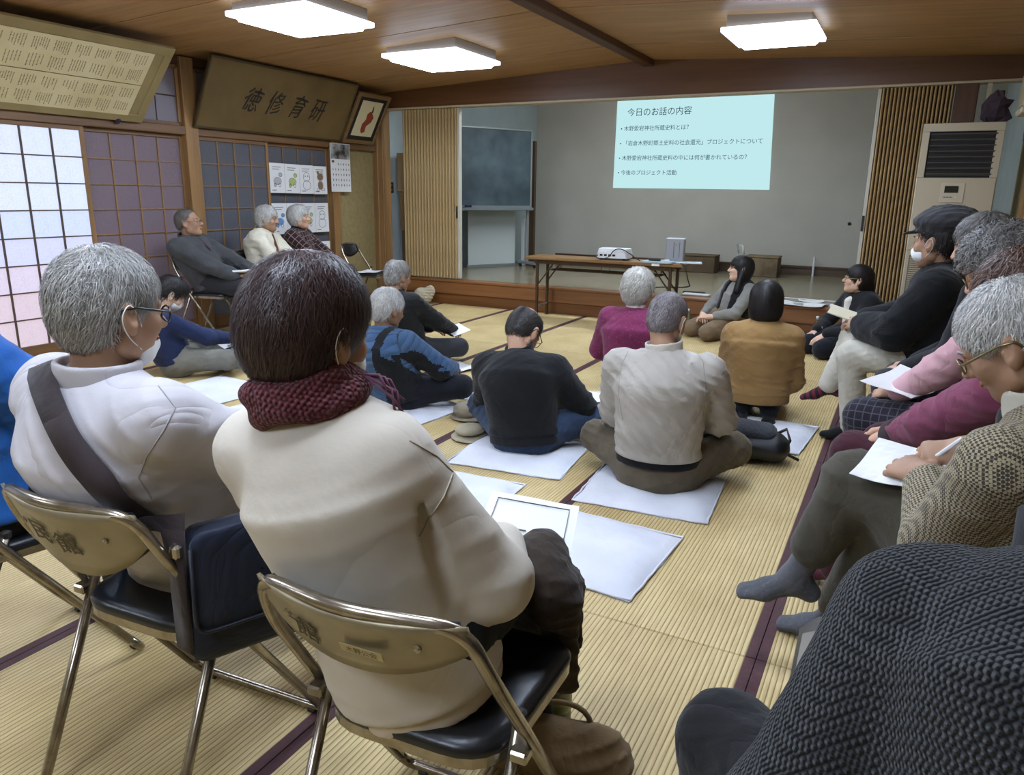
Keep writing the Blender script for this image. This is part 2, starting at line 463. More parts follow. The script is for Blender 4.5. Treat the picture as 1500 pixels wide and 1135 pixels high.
sliding_door(6, 5.05, 5.94, XL + .012, 'dark')
sliding_door(7, 5.92, 6.88, XL - .022, 'dark')
# transom lights over the doors
def transom(n, y0, y1, k):
    d = empty('window_%d' % n, (XL + .005, (y0 + y1) / 2, 2.13), kind='structure', label='small dim transom window over the sliding doors')
    h = (y1 - y0) / 2
    for s in (-1, 1): MB().box((-.01, s * h - .015, -.24), (.02, s * h + .015, .24)).build('frame', M_POST, d)
    for s in (-1, 1): MB().box((-.01, -h, s * .24 - .015), (.02, h, s * .24 + .015)).build('frame', M_RAIL, d)
    for i in range(k):
        w_ = 2 * h / k
        MB().box((-.004, -h + w_ * i + .006, -.225), (.003, -h + w_ * (i + 1) - .006, -.012)).build('pane', mat('transom_pane', '#6f646a', rough=.4), d)
        MB().box((-.004, -h + w_ * i + .006, .0), (.003, -h + w_ * (i + 1) - .006, .225)).build('pane', mat('transom_pane', '#6f646a', rough=.4), d)
transom(1, 3.98, 4.90, 4); transom(2, 5.10, 6.0, 4)

# ---- stage
st = empty('stage_platform', (-2.6, SF, 0), kind='structure', label='low wooden stage with polished floor')
o_ = (-2.6, SF, 0)
bx('base_board', (XL, SF + .02, -.1), (XR, SF + .2, .13), M_STAGEB, st, off=o_)
bx('front_board', (XL, SF, .125), (XR, SF + .2, STG_H - .03), M_STAGEF, st, bev=.004, off=o_)
bx('nosing_board', (XL, SF - .012, STG_H - .034), (XR, SF + .16, STG_H - .002), M_STAGEF, st, bev=.008, off=o_)
for k in range(16):
    xx = XL - .3 + k * .47
    bx('floor_board', (xx + .001, SF + .14, STG_H - .05), (xx + .469, BACK_Y + .05, STG_H), M_SFLOOR, st, off=o_)
sb = bx('wall_stage_back', (-6.3, BACK_Y, 0), (1.6, BACK_Y + .1, 3.4), M_BACK); tag(sb, 'grey wall at the back of the stage', kind='structure')
sl = MB().prism([(-5.97, SF + .12), (-5.30, BACK_Y), (-6.3, BACK_Y), (-6.3, SF + .12)], 0, 3.4, lambda u, v, h: (u, v, h)).build('wall_stage_left', M_PALE); tag(sl, 'pale wall at the left of the stage', kind='structure')
sr_ = bx('wall_stage_right', (XR + .05, SF + .12, 0), (XR + .2, BACK_Y + .1, 3.4), M_PALE); tag(sr_, 'pale blue wall at the right of the stage', kind='structure')
tag(bx('ceiling_stage', (-6.3, SF + .1, 3.0), (1.6, BACK_Y + .1, 3.1), M_BACK), 'plain ceiling over the stage', kind='structure')
# dark rail and low board along the foot of the back wall
tr = bx('baseboard_back', (-4.9, BACK_Y - .05, STG_H), (XR, BACK_Y + .01, .42), wood('dado', '#4f3d28', '#41311f', 'x')); tag(tr, 'dark board along the foot of the stage back wall', kind='structure')
bx('dado_rail', (-4.9, BACK_Y - .07, .40), (XR, BACK_Y, .425), M_RIDGE, tr)
# posts of the stage opening
for n, (x0, x1) in enumerate(((0.20, 0.37),)):
    tag(bx('trim_%d' % (n + 2), (x0, SF + .0, STG_H), (x1, SF + .13, HEAD_Z), wood('opening_post', '#5b3a22', '#482c18', 'z'), bev=.006), 'dark wooden post of the stage opening', kind='structure')
tag(bx('trim_3', (0.43, SF + .02, STG_H), (0.465, SF + .12, HEAD_Z), M_CREAMRAIL), 'narrow pale jamb beside the stage post', kind='structure')
tag(bx('trim_4', (XL, SF - .02, 0), (XL + .10, SF + .14, HEAD_Z), M_POST, bev=.006), 'corner post at the left of the stage', kind='structure')
# ------------------------------------------------------------------ ceiling lamps
def ceiling_lamp(x, y, label, s=.36):
    zt = ceil_z(x) - .002; zb = zt - .130
    o = empty('ceiling_lamp', (x, y, zt), label=label, cat='ceiling lamp', group='square ceiling lamps')
    off = (x, y, zt)
    m_h = mat('lamp_housing', '#93877a', rough=.5)
    MB().box((x - s + .02, y - s + .02, zb + .055), (x + s - .02, y + s - .02, zt + .02), bev=.006).build('housing', m_h, o, off=off)
    rim = MB()
    a, b = s - .035, s + .012
    for (u0, v0, u1, v1) in ((-b, -b, b, -a), (-b, a, b, b), (-b, -a, -a, a), (a, -a, b, a)):
        rim.box((x + u0, y + v0, zb + .028), (x + u1, y + v1, zb + .062), bev=.004)
    rim.build('rim', emission('lamp_rim_glow', '#d6e6ff', LAMP_STRENGTH * .14), o, off=off)
    MB().box((x - a - .005, y - a - .005, zb), (x + a + .005, y + a + .005, zb + .05), bev=.02).build('diffuser', emission('lamp_glow', '#d9e8ff', LAMP_STRENGTH), o, off=off)
    return o
ceiling_lamp(-3.95, 4.36, 'large glowing square ceiling lamp above the calligraphy plaque, nearest the top left', .345)
ceiling_lamp(-3.92, 6.12, 'glowing square ceiling lamp between the other two, close to the stage header', .375)
ceiling_lamp(-1.06, 6.16, 'glowing square ceiling lamp above the projected slide, right of the ridge beam', .31)
ceiling_lamp(-1.06, 4.36, 'square ceiling lamp overhead out of the picture, right of the ridge beam', .345)
ceiling_lamp(-1.06, 2.56, 'square ceiling lamp out of the picture over the light grey jacket', .345)
ceiling_lamp(-1.06, 0.76, 'square ceiling lamp out of the picture over the tweed jacket', .345)
ceiling_lamp(-3.95, 2.56, 'square ceiling lamp out of the picture above the lit sliding doors', .345)
ceiling_lamp(-3.95, 0.76, 'square ceiling lamp out of the picture, left of and level with the camera', .345)
ceiling_lamp(-3.95, -1.0, 'square ceiling lamp behind the camera, left of the ridge beam', .345)
ceiling_lamp(-1.06, -1.0, 'square ceiling lamp behind the camera, right of the ridge beam', .345)

# fluorescent strip over the stage, behind the header
st_l = empty('stage_strip_lamp', (-2.9, 8.5, 3.0), label='fluorescent strip lamp on the stage ceiling behind the header', cat='ceiling lamp')
MB().box((-1.2, -.10, -.05), (1.2, .10, 0), bev=.006).build('housing', mat('lamp_housing', '#8a7a66'), st_l)
MB().box((-1.15, -.07, -.085), (1.15, .07, -.052), bev=.012).build('tube_cover', emission('strip_glow', '#eaf4ff', LAMP_STRENGTH * 2.2), st_l)

# ------------------------------------------------------------------ leaning plaques on the left wall
def leaning(y0, y1, zb, h, out, name, label, cat, m_frame, th=.035, fw=.03, m_panel=None):
    """plaque standing on the lintel rail and leaning into the room; local x = along wall (+y world), local y = up the face"""
    z1 = zb + math.sqrt(max(h * h - out * out, .01))
    o = empty(name, (XL + .07, (y0 + y1) / 2, zb), label=label, cat=cat)
    up = Vector((out, 0, z1 - zb)).normalized()
    M = frame_m((0, 0, 0), (0, -1, 0), up)      # x = -y world: reads left to right for someone facing the wall ... flipped below
    M = frame_m((0, 0, 0), (0, 1, 0), up)
    hw = (y1 - y0) / 2
    # face normal must point into the room (+x, down)
    nrm = Vector((M[0][2], M[1][2], M[2][2]))
    sgn = 1 if nrm.x > 0 else -1
    return o, M, hw, h, sgn

def plaque(y0, y1, zb, h, out, name, label, cat, m_frame, m_panel, fw, th=.03):
    o, M, hw, h, sg = leaning(y0, y1, zb, h, out, name, label, cat, m_frame)
    MB().box((-hw + fw * .6, fw * .6, -th / 2), (hw - fw * .6, h - fw * .6, th / 2 * .6 * sg + .004 * sg) if sg > 0 else (hw - fw * .6, h - fw * .6, th / 2)).xf(M).build('panel', m_panel, o)
    for nm, lo, hi in (('frame_rail', (-hw, 0), (hw, fw)), ('frame_rail', (-hw, h - fw), (hw, h)), ('frame_stile', (-hw, fw), (-hw + fw, h - fw)), ('frame_stile', (hw - fw, fw), (hw, h - fw))):
        MB().box((lo[0], lo[1], -th / 2), (hi[0], hi[1], th / 2 + .006), bev=.004).xf(M).build(nm, m_frame, o)
    # a backing bracket that really touches the wall
    MB().box((-hw * .6, h * .93, -th / 2), (hw * .6, h * .96, -th / 2 + .004)).xf(M).build('backing', m_frame, o)
    return o, M, hw, sg

M_INK = mat('ink', '#1c1712', rough=.6)
M_INK_S = mat('faded_ink', '#55492f', rough=.8)
M_PAPER_OLD = mat('aged_paper', '#cfc29a', rough=.8, var='#c4b68b', vscale=3)
# text runs so that it reads from the room: local x must map to -? the viewer stands at +x looking to -x, so +y world is to the viewer's right
o, M, hw, sg = plaque(2.75, 4.46, 1.875, .735, .50, 'donor_plaque', 'long cream plaque of hand-written name columns leaning out over the lit sliding doors', 'plaque', mat('plaque_green', '#94835a', rough=.6, var='#87774f', vscale=4), mat('plaque_green', '#94835a'), .075)
th = .02
def rect_on(M, x0, y0, x1, y1, z, m, nm, par, t=.003):
    return MB().box((x0, y0, z), (x1, y1, z + t)).xf(M).build(nm, m, par)
sheet = rect_on(M, -hw + .12, .365, hw - .16, .66, th, M_PAPER_OLD, 'paper_sheet', o)
sheet2 = rect_on(M, -hw + .12, .065, hw - .16, .357, th, M_PAPER_OLD, 'paper_sheet', o)
rnd = random.Random(4)
def scribble_columns(M, x0, x1, y0, y1, z, par, groups, seed):
    rr = random.Random(seed); mb = MB()
    gx = (x1 - x0) / groups
    for g in range(groups):
        for half, (ya, yb_) in enumerate(((y0 + (y1 - y0) * .55, y1 - .012), (y0 + .012, y0 + (y1 - y0) * .47))):
            n = rr.randint(5, 7); cw = gx * .78 / n
            top = yb_ - rr.random() * .015
            for k in range(n):
                x = x0 + gx * (g + .1) + cw * (k + .5); y = top - rr.random() * .012
                end = ya + rr.random() * (yb_ - ya) * .35
                while y > end:
                    hh = rr.uniform(.006, .010); ww = rr.uniform(.003, .0055)
                    # two crossing strokes per character
                    mb.box((x - ww, y - hh * .6, z), (x + ww, y - hh * .45, z + .0012))
                    mb.box((x - .001, y - hh, z), (x + .0012, y - hh * .1, z + .0012))
                    if rr.random() < .6: mb.box((x - ww * .8, y - hh * .9, z), (x + ww * .7, y - hh * .78, z + .0012))
                    y -= hh + .003
    return tag(mb.xf(M).build('lettering', M_INK_S, par), kind='stuff')
scribble_columns(M, -hw + .14, hw - .18, .372, .652, th + .003, sheet, 9, 1)
scribble_columns(M, -hw + .14, hw - .18, .072, .350, th + .003, sheet2, 9, 2)

o, M, hw, sg = plaque(4.99, 7.0, 1.875, .665, .30, 'calligraphy_plaque', 'dark wooden plaque with four brushed black characters leaning from the wall', 'plaque', wood('plaque_dark', '#4a3a1e', '#3a2c16', 'y'), mat('plaque_brown', '#6a5630', rough=.6, var='#5d4a28', vscale=3), .02)
o['label'] = 'dark wooden plaque with four brushed black characters leaning above the dark doors'
for k, ch in enumerate('徳修育研'):
    cx_ = -.445 + k * .307
    Mt = M @ Matrix.Translation((cx_, .235 - .004 * k, .016)) @ Matrix.Rotation(R(-6 + 5 * (k % 2)), 4, 'Z') @ Matrix.Diagonal((.92, 1.15, 1, 1))
    text('brushed_character', ch, .225, M_INK, o, Mt, 'CENTER', .001, shear=.3, warp=.02)

o, M, hw, sg = plaque(7.03, 7.60, 1.875, .60, .29, 'framed_picture', 'small framed picture of a red robed figure on cream paper beside the calligraphy plaque', 'picture', wood('picture_frame', '#7c623d', '#68502f', 'y'), mat('picture_mount', '#1f1a17', rough=.7), .045)
rect_on(M, -hw + .10, .095, hw - .10, .515, .012, mat('picture_paper', '#c9c09c', rough=.8), 'picture_paper', o)
fig = MB()
fig.prism([(-.05, .16), (-.02, .13), (.03, .15), (.02, .22), (.08, .27), (.10, .33), (.05, .38), (.01, .40), (-.03, .36), (-.02, .30), (-.06, .24)], .015, .017, lambda u, v, h: (u, v, h))
fig.xf(M).build('painted_figure', mat('red_ochre', '#8a3a1e', rough=.8), o)
MB().prism([(.03, .39), (.06, .385), (.05, .44), (.035, .47)], .015, .017, lambda u, v, h: (u, v, h)).xf(M).build('painted_hat', M_INK, o)

# purple cloth flower pinned on the lintel
MB().lathe([(.004, -.03), (.018, -.02), (.03, 0), (.022, .018), (.006, .03)], n=9).build('purple_rosette', mat('purple_cloth', '#2d2238', rough=.9), loc=(XL + .075, 4.24, 1.865))
tag(bpy.data.objects['purple_rosette'], 'small dark purple cloth bundle tucked under the name plaque', 'ornament')

# ------------------------------------------------------------------ colouring sheets and calendar on the left wall
M_SHEET = mat('white_sheet', '#dcdcda', rough=.7)
M_LINE = mat('pencil_line', '#5a5a58', rough=.8)
M_GREENC = mat('green_crayon', '#a7b46a', rough=.8); M_BLUEC = mat('blue_crayon', '#5c8fc0', rough=.8); M_BROWNC = mat('brown_crayon', '#7a6248', rough=.8)
WALLM = lambda y, z, x=XL + .036: frame_m((x, y, z), (0, 1, 0), (0, 0, 1))
def blob(cx_, cy_, rx, ry, n=14, rot=0):
    return [(cx_ + rx * math.cos(a) * math.cos(rot) - ry * math.sin(a) * math.sin(rot), cy_ + rx * math.cos(a) * math.sin(rot) + ry * math.sin(a) * math.cos(rot)) for a in [2 * math.pi * k / n for k in range(n)]]
def ring(mb, pts, z, r=.0022):
    mb.tube([(x, y, z) for x, y in pts], r, 4, closed=True)
ANIMALS = {
    'dinosaur': [(0, -.02, .055, .038), (.045, .045, .024, .02), (-.035, -.06, .016, .02), (.03, -.06, .016, .02)],
    'chick': [(0, .035, .05, .05), (0, -.05, .06, .05), (-.02, .045, .006, .008), (.02, .045, .006, .008)],
    'cat': [(0, .045, .05, .042), (0, -.045, .042, .05), (-.035, .09, .014, .018), (.035, .09, .014, .018), (-.04, -.09, .022, .016), (.04, -.09, .022, .016)],
}
def colouring_sheet(y, z, w_, h_, kind, fill, label, tilt=0.0):
    o = empty('colouring_sheet', (XL + .034, y, z), label=label, cat='drawing', group='colouring sheets on the dark door')
    Mx = frame_m((0, 0, 0), (0, 1, 0), (0, 0, 1)) @ Matrix.Rotation(R(tilt), 4, 'Z')
    MB().box((-w_ / 2, -h_ / 2, 0), (w_ / 2, h_ / 2, .0015)).xf(Mx).build('paper', M_SHEET, o)
    ln = MB()
    for i, (cx_, cy_, rx, ry) in enumerate(ANIMALS[kind]):
        ring(ln, blob(cx_, cy_ - .01, rx, ry), .002)
    for k in range(2):
        ln.box((-w_ * .32, h_ * .36 - k * .022, .0015), (w_ * (.25 - .1 * k), h_ * .36 - k * .022 + .006, .0025))
    ln.box((-w_ * .38, -h_ * .42, .0015), (-w_ * .1, -h_ * .42 + .008, .0025))
    tag(ln.xf(Mx).build('outline_drawing', M_LINE, o), kind='stuff')
    if fill:
        f = MB()
        for (cx_, cy_, rx, ry) in ANIMALS[kind][:3]:
            f.prism(blob(cx_, cy_ - .01, rx * .9, ry * .9), .0015, .002, lambda u, v, h: (u, v, h))
        f.xf(Mx).build('crayon_fill', fill, o)
    return o
w4 = .218
SH = [('dinosaur', mat('grey_crayon', '#a9aaa8', rough=.8), 'colouring sheet of a grey dinosaur, first of the upper row on the door'),
      ('dinosaur', M_GREENC, 'colouring sheet of a green dinosaur, second of the upper row'),
      ('chick', None, 'colouring sheet of an uncoloured chick, third of the upper row'),
      ('cat', M_BROWNC, 'colouring sheet of a brown striped cat, end of the upper row by the calendar')]
for k, (kd, fl, lb) in enumerate(SH): colouring_sheet(6.035 + k * w4, 1.45 - .003 * k, w4 * .985, .30, kd, fl, lb, -.5 if k < 2 else .4)
SH2 = [('dinosaur', M_BLUEC, 'colouring sheet of a blue dinosaur, first of the middle row'), ('chick', None, 'colouring sheet half hidden behind the white haired heads'),
       ('dinosaur', M_GREENC, 'colouring sheet with a touch of green, third of the middle row'), ('chick', None, 'colouring sheet of an uncoloured chick under the brown striped cat')]
for k, (kd, fl, lb) in enumerate(SH2): colouring_sheet(6.035 + k * w4, 1.035, w4 * .985, .32, kd, fl, lb, .3)
colouring_sheet(6.69, .62, w4 * .985, .30, 'chick', None, 'colouring sheet low on the door behind the plaid blouse')

o = empty('wall_calendar', (XL + .070, 7.005, 1.59), label='white wall calendar with a dark photograph on top, hanging on the door post', cat='calendar')
Mx = frame_m((0, 0, 0), (0, 1, 0), (0, 0, 1))
MB().box((-.17, -.27, -.004), (.17, .26, .0)).xf(Mx).build('page', M_SHEET, o)
ph = MB().box((-.165, .09, 0), (.165, .255, .001)).xf(Mx).build('photograph', mat('calendar_photo', '#2a2622', rough=.5, var='#b8b8b4', vscale=9), o)
cm = MB(); rr = random.Random(7)
for r_i in range(5):
    for k in range(7):
        if r_i == 0 and k < 2: continue
        x, y = -.14 + k * .046, .03 - r_i * .058
        cm.box((x, y, 0), (x + rr.uniform(.008, .016), y + .012, .0015)); cm.box((x + .004, y - .01, 0), (x + .008, y + .016, .0015))
cm.box((-.15, .05, 0), (-.11, .075, .0015))
tag(cm.xf(Mx).build('date_numbers', M_INK_S, o), kind='stuff')

# ------------------------------------------------------------------ folding partitions at the stage opening
def pleated(x0, x1, zb, zt, y, n, label, hide_frac=0.0, amp=.022):
    o = empty('folding_curtain', ((x0 + x1) / 2, y, zb), label=label, cat='folding curtain')
    off = ((x0 + x1) / 2, y, zb)
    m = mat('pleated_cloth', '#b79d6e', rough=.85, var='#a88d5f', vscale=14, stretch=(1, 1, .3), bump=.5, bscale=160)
    k = 0
    w_ = (x1 - x0) / n
    base = None
    for i in range(n):
        # every pleat is a narrow rounded slat
        xa = x0 + i * w_
        mb = MB()
        pr = [(w_ * .14, .012), (w_ * .16, -amp * .3), (w_ * .28, -amp * .82), (w_ * .5, -amp), (w_ * .72, -amp * .82), (w_ * .84, -amp * .3), (w_ * .86, .012)]
        if base is None:
            base = mb.prism(pr, zb, zt, lambda u, v, h: (u - (x1 - x0) / 2, v, h - zb)).build('pleat', m, o)
        else:
            d = dup(base, o); d.location = (i * w_, 0, 0)
    MB().box((x0, y + .014, zb), (x1, y + .024, zt)).build('backing', mat('curtain_shadow', '#5a452a', rough=.9), o, off=off)  # added dark sheet: its colour gives the shade in the gaps between pleats
    # pale jamb strip on the free edge
    xe = x1 if x0 < -3 else x0 - .03
    MB().box((xe, y - .03, zb), (xe + .03, y + .03, zt), bev=.003).build('jamb', mat('jamb_pale', '#b9b3a4', rough=.5), o, off=off)
    MB().box((xe - .012 if x0 < -3 else xe + .0, y - .04, zb + .72), (xe + .006 if x0 < -3 else xe + .02, y - .03, zb + .86)).build('handle', M_INK, o, off=off)
    return o
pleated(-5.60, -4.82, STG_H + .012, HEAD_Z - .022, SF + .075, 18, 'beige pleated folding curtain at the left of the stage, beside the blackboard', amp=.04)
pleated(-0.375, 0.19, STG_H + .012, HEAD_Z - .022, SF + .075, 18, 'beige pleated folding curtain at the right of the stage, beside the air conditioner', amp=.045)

# ------------------------------------------------------------------ projected slide
SX0, SX1, SZ0, SZ1 = -4.01, -1.79, 1.427, 2.69
o = empty('projected_slide', ((SX0 + SX1) / 2, BACK_Y - .012, SZ0), label='bright pale blue projected slide with a title and four bullet lines', cat='slide')
off = tuple(o.location)
mesh_obj('light_field', [(SX0 - off[0], 0, 0), (SX1 + .03 - off[0], 0, -.006), (SX1 - .02 - off[0], 0, SZ1 - SZ0 - .04), (SX0 + .01 - off[0], 0, SZ1 - SZ0)], [(0, 1, 2, 3)], emission('slide_light', '#c8f2f6', SLIDE_STRENGTH), o)
M_STXT = emission('slide_text', '#1d3f52', .55)
Mw = lambda x, z: frame_m((x - off[0], -.004, z - off[2]), (1, 0, 0), (0, 0, 1))
text('title_line', '今日のお話の内容', .118, M_STXT, o, Mw(-3.84, 2.44))
for k, s in enumerate(('木野愛宕神社所蔵史料とは？', '「岩倉木野町郷土史料の社会還元」プロジェクトについて', '木野愛宕神社所蔵史料の中には何が書かれているの？', '今後のプロジェクト活動')):
    tag(text('bullet_line', '•' + ' ' + s, .0765, M_STXT, o, Mw(-3.93 - .005 * k, 2.235 - .205 * k)), kind='stuff')

# ------------------------------------------------------------------ blackboard on the stage
bbA, bbB = Vector((-5.45, 8.55, 0)), Vector((-4.80, 9.75, 0))     # along the left side of the stage, turned to the hall
o = empty('blackboard', (bbA + bbB) / 2, label='green-black chalkboard on a wheeled stand behind the left folding curtain', cat='blackboard')
dirb = (bbB - bbA).normalized()
Lb = (bbB - bbA).length; hb = Lb / 2
Mb = frame_m((0, 0, STG_H), dirb, (0, 0, 1))
M_BB = mat('chalkboard', '#2c3a40', rough=.55, var='#55656c', vscale=2.0, bump=.05)
M_ALU = mat('aluminium', '#9aa0a0', rough=.4, metal=.6)
MB().box((-hb, .86, -.02), (hb, 1.86, .0), bev=.003).xf(Mb).build('board_face', M_BB, o)
for lo, hi in (((-hb - .02, .84), (hb + .02, .865)), ((-hb - .02, 1.855), (hb + .02, 1.88)), ((-hb - .02, .865), (-hb + .005, 1.855)), ((hb - .005, .865), (hb + .02, 1.855))):
    MB().box((lo[0], lo[1], -.03), (hi[0], hi[1], .012), bev=.003).xf(Mb).build('frame_rail', M_ALU, o)
MB().box((-hb, .80, -.02), (hb, .842, .09), bev=.006).xf(Mb).build('chalk_ledge', mat('ledge_grey', '#6c7478', rough=.5), o)
for sx in (-hb + .03, hb - .03):
    MB().box((sx - .02, .06, -.03), (sx + .02, .84, .0), bev=.004).xf(Mb).build('stand_leg', M_ALU, o)
    ft = MB().box((sx - .02, .05, -.22), (sx + .02, .09, .22), bev=.004).xf(Mb).build('stand_foot', M_ALU, o)
    for zz in (-.18, .18):
        MB().lathe([(.0, -.012), (.028, -.012), (.03, 0), (.028, .012), (0, .012)], n=12, M=(Mb.to_3x3() @ rotm((0, 1, 0), R(90))), c=Mb @ Vector((sx, .03, zz))).build('caster', M_INK, ft)
e1 = MB().box((-.05, -.014, 0), (.05, .014, .03), bev=.006)
for (sx, m_, lb, nm) in ((-.52, mat('yellow_felt', '#b9a23c', rough=.9), 'yellow blackboard eraser on the chalk ledge', 'board_eraser'), (-.36, mat('navy_felt', '#20263a', rough=.9), 'dark blackboard eraser beside the yellow one', 'board_eraser')):
    pw_ = o.location + (Mb @ Vector((sx, .844, .045)))
    ob = MB().add(e1.v, e1.f).xf(Matrix.Rotation(math.atan2(dirb.y, dirb.x), 4, 'Z')).build(nm, m_, loc=tuple(pw_)); tag(ob, lb, 'eraser', 'blackboard erasers')
# white panel and folding screens below and behind the board
pn = empty('white_screen', (-5.24, 9.55, STG_H), label='large white panel standing under the chalkboard', cat='panel')
Mp = frame_m((0, 0, 0), dirb, (0, 0, 1))
MB().box((-.46, .04, -.02), (.34, .80, .0), bev=.003).xf(Mp).build('board', mat('panel_white', '#b6bebb', rough=.6), pn)
MB().box((-.47, .0, -.03), (.35, .04, .01), bev=.003).xf(Mp).build('foot_rail', M_ALU, pn)
tp = bx('tall_partition', (-4.98, 10.0, STG_H), (-4.86, 10.06, 2.05), wood('partition_edge', '#4b3722', '#3c2b19', 'z'), bev=.004)
tag(tp, 'tall dark wooden partition edge at the right of the chalkboard', 'partition')
wp = MB().box((-5.05, 9.98, STG_H), (-5.0, 10.03, .98), bev=.004).build('white_partition', mat('panel_white2', '#b9c1c0', rough=.6)); tag(wp, 'narrow white partition standing by the dark edge', 'partition')
# brown cartons stacked behind the left curtain
for k, (z0, z1, dx) in enumerate(((STG_H, .85, 0), (.853, 1.33, -.02), (1.333, 1.80, -.05))):
    cb = MB().box((-5.78 + dx, 8.02, z0), (-5.60 + dx, 8.40, z1), bev=.006).build('cardboard_carton', mat('carton_brown' + str(k), ('#5a4630', '#7a6546', '#8d7856')[k], rough=.85))
    tag(cb, ('dark lowest carton stacked behind the left curtain', 'brown middle carton stacked behind the left curtain', 'pale topmost carton stacked behind the left curtain')[k], 'carton', 'cartons behind the curtain')
sw = empty('switch_plate', (-5.93, 8.02, 1.38), label='dark light switch plate on the pale wall beside the curtain', cat='switch')
MB().box((0, -.045, -.065), (.01, .045, .065), bev=.003).build('plate', mat('switch_plate', '#3a342a', rough=.4), sw)
for zz in (-.03, .03): MB().box((.008, -.015, zz - .015), (.016, .015, zz + .015), bev=.003).build('rocker', mat('switch_key', '#77705f', rough=.4), sw)

# ------------------------------------------------------------------ long folding table in front of the stage
TX0, TX1, TY0, TY1, TZ = -3.68, -1.94, 7.36, 7.75, .668
tb = empty('folding_table', ((TX0 + TX1) / 2, (TY0 + TY1) / 2, 0), label='long brown folding table standing in front of the stage', cat='table')
off = tuple(tb.location)
M_TTOP = wood('table_top', '#86643a', '#71522d', 'x', .35); M_TLEG = mat('table_leg_metal', '#4a3a2a', rough=.4, metal=.5)
MB().box((TX0, TY0, TZ - .03), (TX1, TY1, TZ), bev=.006).build('table_top', M_TTOP, tb, off=off)
MB().box((TX0 + .1, TY0 + .05, TZ - .075), (TX1 - .1, TY0 + .07, TZ - .03)).build('apron_rail', M_TLEG, tb, off=off)
MB().box((TX0 + .1, TY1 - .07, TZ - .075), (TX1 - .1, TY1 - .05, TZ - .03)).build('apron_rail', M_TLEG, tb, off=off)
sh = MB()
for k in range(5): sh.tube([(TX0 + .25, TY0 + .1 + k * .06, TZ - .14), (TX1 - .25, TY0 + .1 + k * .06, TZ - .14)], .005, 6)
for xx in (TX0 + .3, TX1 - .3, (TX0 + TX1) / 2): sh.tube([(xx, TY0 + .06, TZ - .05), (xx, TY0 + .08, TZ - .14), (xx, TY1 - .08, TZ - .14), (xx, TY1 - .06, TZ - .05)], .005, 6)
sh.build('under_shelf', M_TLEG, tb, off=off)
for xx in (TX0 + .13, TX1 - .13):
    for yy in (TY0 + .06, TY1 - .06):
        MB().box((xx - .014, yy - .014, 0), (xx + .014, yy + .014, TZ - .03), bev=.003).build('leg', M_TLEG, tb, off=off)
    MB().tube([(xx, TY0 + .06, .13), (xx, TY1 - .06, .13)], .009, 8).build('cross_bar', M_ALU, tb, off=off)
    d = .32 if xx < -3 else -.32
    for yy in (TY0 + .09, TY1 - .09):
        MB().tube([(xx, yy, TZ - .30), (xx + d * .6, yy, TZ - .05)], .008, 6).build('brace', M_TLEG, tb, off=off)
MB().box((TX1 - .31, TY0 - .002, TZ - .027), (TX1 - .23, TY0 + .002, TZ - .004)).build('label_sticker', M_SHEET, tb, off=off)

# projector
pj = empty('projector', (-2.72, 7.57, TZ), R(6), label='white projector with dark cables on the long table', cat='projector')
M_WPL = mat('white_plastic', '#d5d6d6', rough=.35)
def rounded_rect(w_, d_, r, n=5):
    p = []
    for (sx, sy_, a0) in ((1, 1, 0), (-1, 1, 90), (-1, -1, 180), (1, -1, 270)):
        for k in range(n + 1):
            a = R(a0 + 90 * k / n); p.append((sx * (w_ / 2 - r) + r * math.cos(a), sy_ * (d_ / 2 - r) + r * math.sin(a)))
    return p
MB().prism(rounded_rect(.34, .25, .05), .02, .075, lambda u, v, h: (u, v, h)).build('case_bottom', M_WPL, pj)
MB().prism(rounded_rect(.33, .24, .05), .077, .115, lambda u, v, h: (u * (1 - (h - .077) * 1.2), v * (1 - (h - .077) * 1.2), h)).build('case_top', M_WPL, pj)
for k in range(4): MB().box((-.13 + k * .045, -.127, .04), (-.10 + k * .045, -.123, .06)).build('port', M_INK, pj)
MB().lathe([(.0, 0), (.035, 0), (.035, .02), (.028, .022), (0, .01)], n=16, M=rotm((1, 0, 0), R(-90)), c=(.08, .122, .07)).build('lens', mat('lens_dark', '#22262c', rough=.1), pj)
for sx in (-.12, .12):
    for sy_ in (-.09, .09): MB().lathe([(.012, 0), (.014, .02)], c=(sx, sy_, 0), n=8).build('foot', M_INK, pj)
MB().tube(chaikin([(-.15, -.125, .05), (-.16, -.18, .03), (-.10, -.19, .012), (-.02, -.17, .03), (.02, -.135, .11), (.10, -.14, .125), (.2, -.13, .07), (.25, -.13, .03), (.30, -.15, .012)]), .005, 6).build('cable', M_INK, pj, smooth=True)

lt = empty('laptop', (-2.20, 7.46, TZ), R(-4), label='closed slim silver laptop and adapter lying by the projector', cat='laptop')
MB().box((-.16, -.11, 0), (.16, .11, .009), bev=.004).build('base', mat('laptop_silver', '#b4c4cc', rough=.35, metal=.4), lt)
MB().box((-.16, -.11, .010), (.16, .11, .017), bev=.004).build('lid', mat('laptop_silver', '#b4c4cc'), lt)
ad = empty('power_adapter', (-2.22, 7.47, TZ + .018), label='black power adapter with a coiled white lead on the table', cat='adapter')
MB().box((-.09, -.04, 0), (.03, .01, .026), bev=.005).build('brick_case', M_INK, ad)
MB().tube([(.03, -.02, .012)] + [(.09 + .035 * math.cos(a), -.02 + .03 * math.sin(a), .01) for a in [R(60 * k + 180) for k in range(9)]], .005, 6).build('lead', M_WPL, ad, smooth=True)
bxk = empty('silver_box', (-2.10, 7.665, TZ), R(6), label='upright silver box with a pale lid standing on the table', cat='box')
MB().box((-.09, -.06, 0), (.09, .06, .225), bev=.006).build('case', mat('silver_box', '#9c9c9e', rough=.35, metal=.35), bxk)
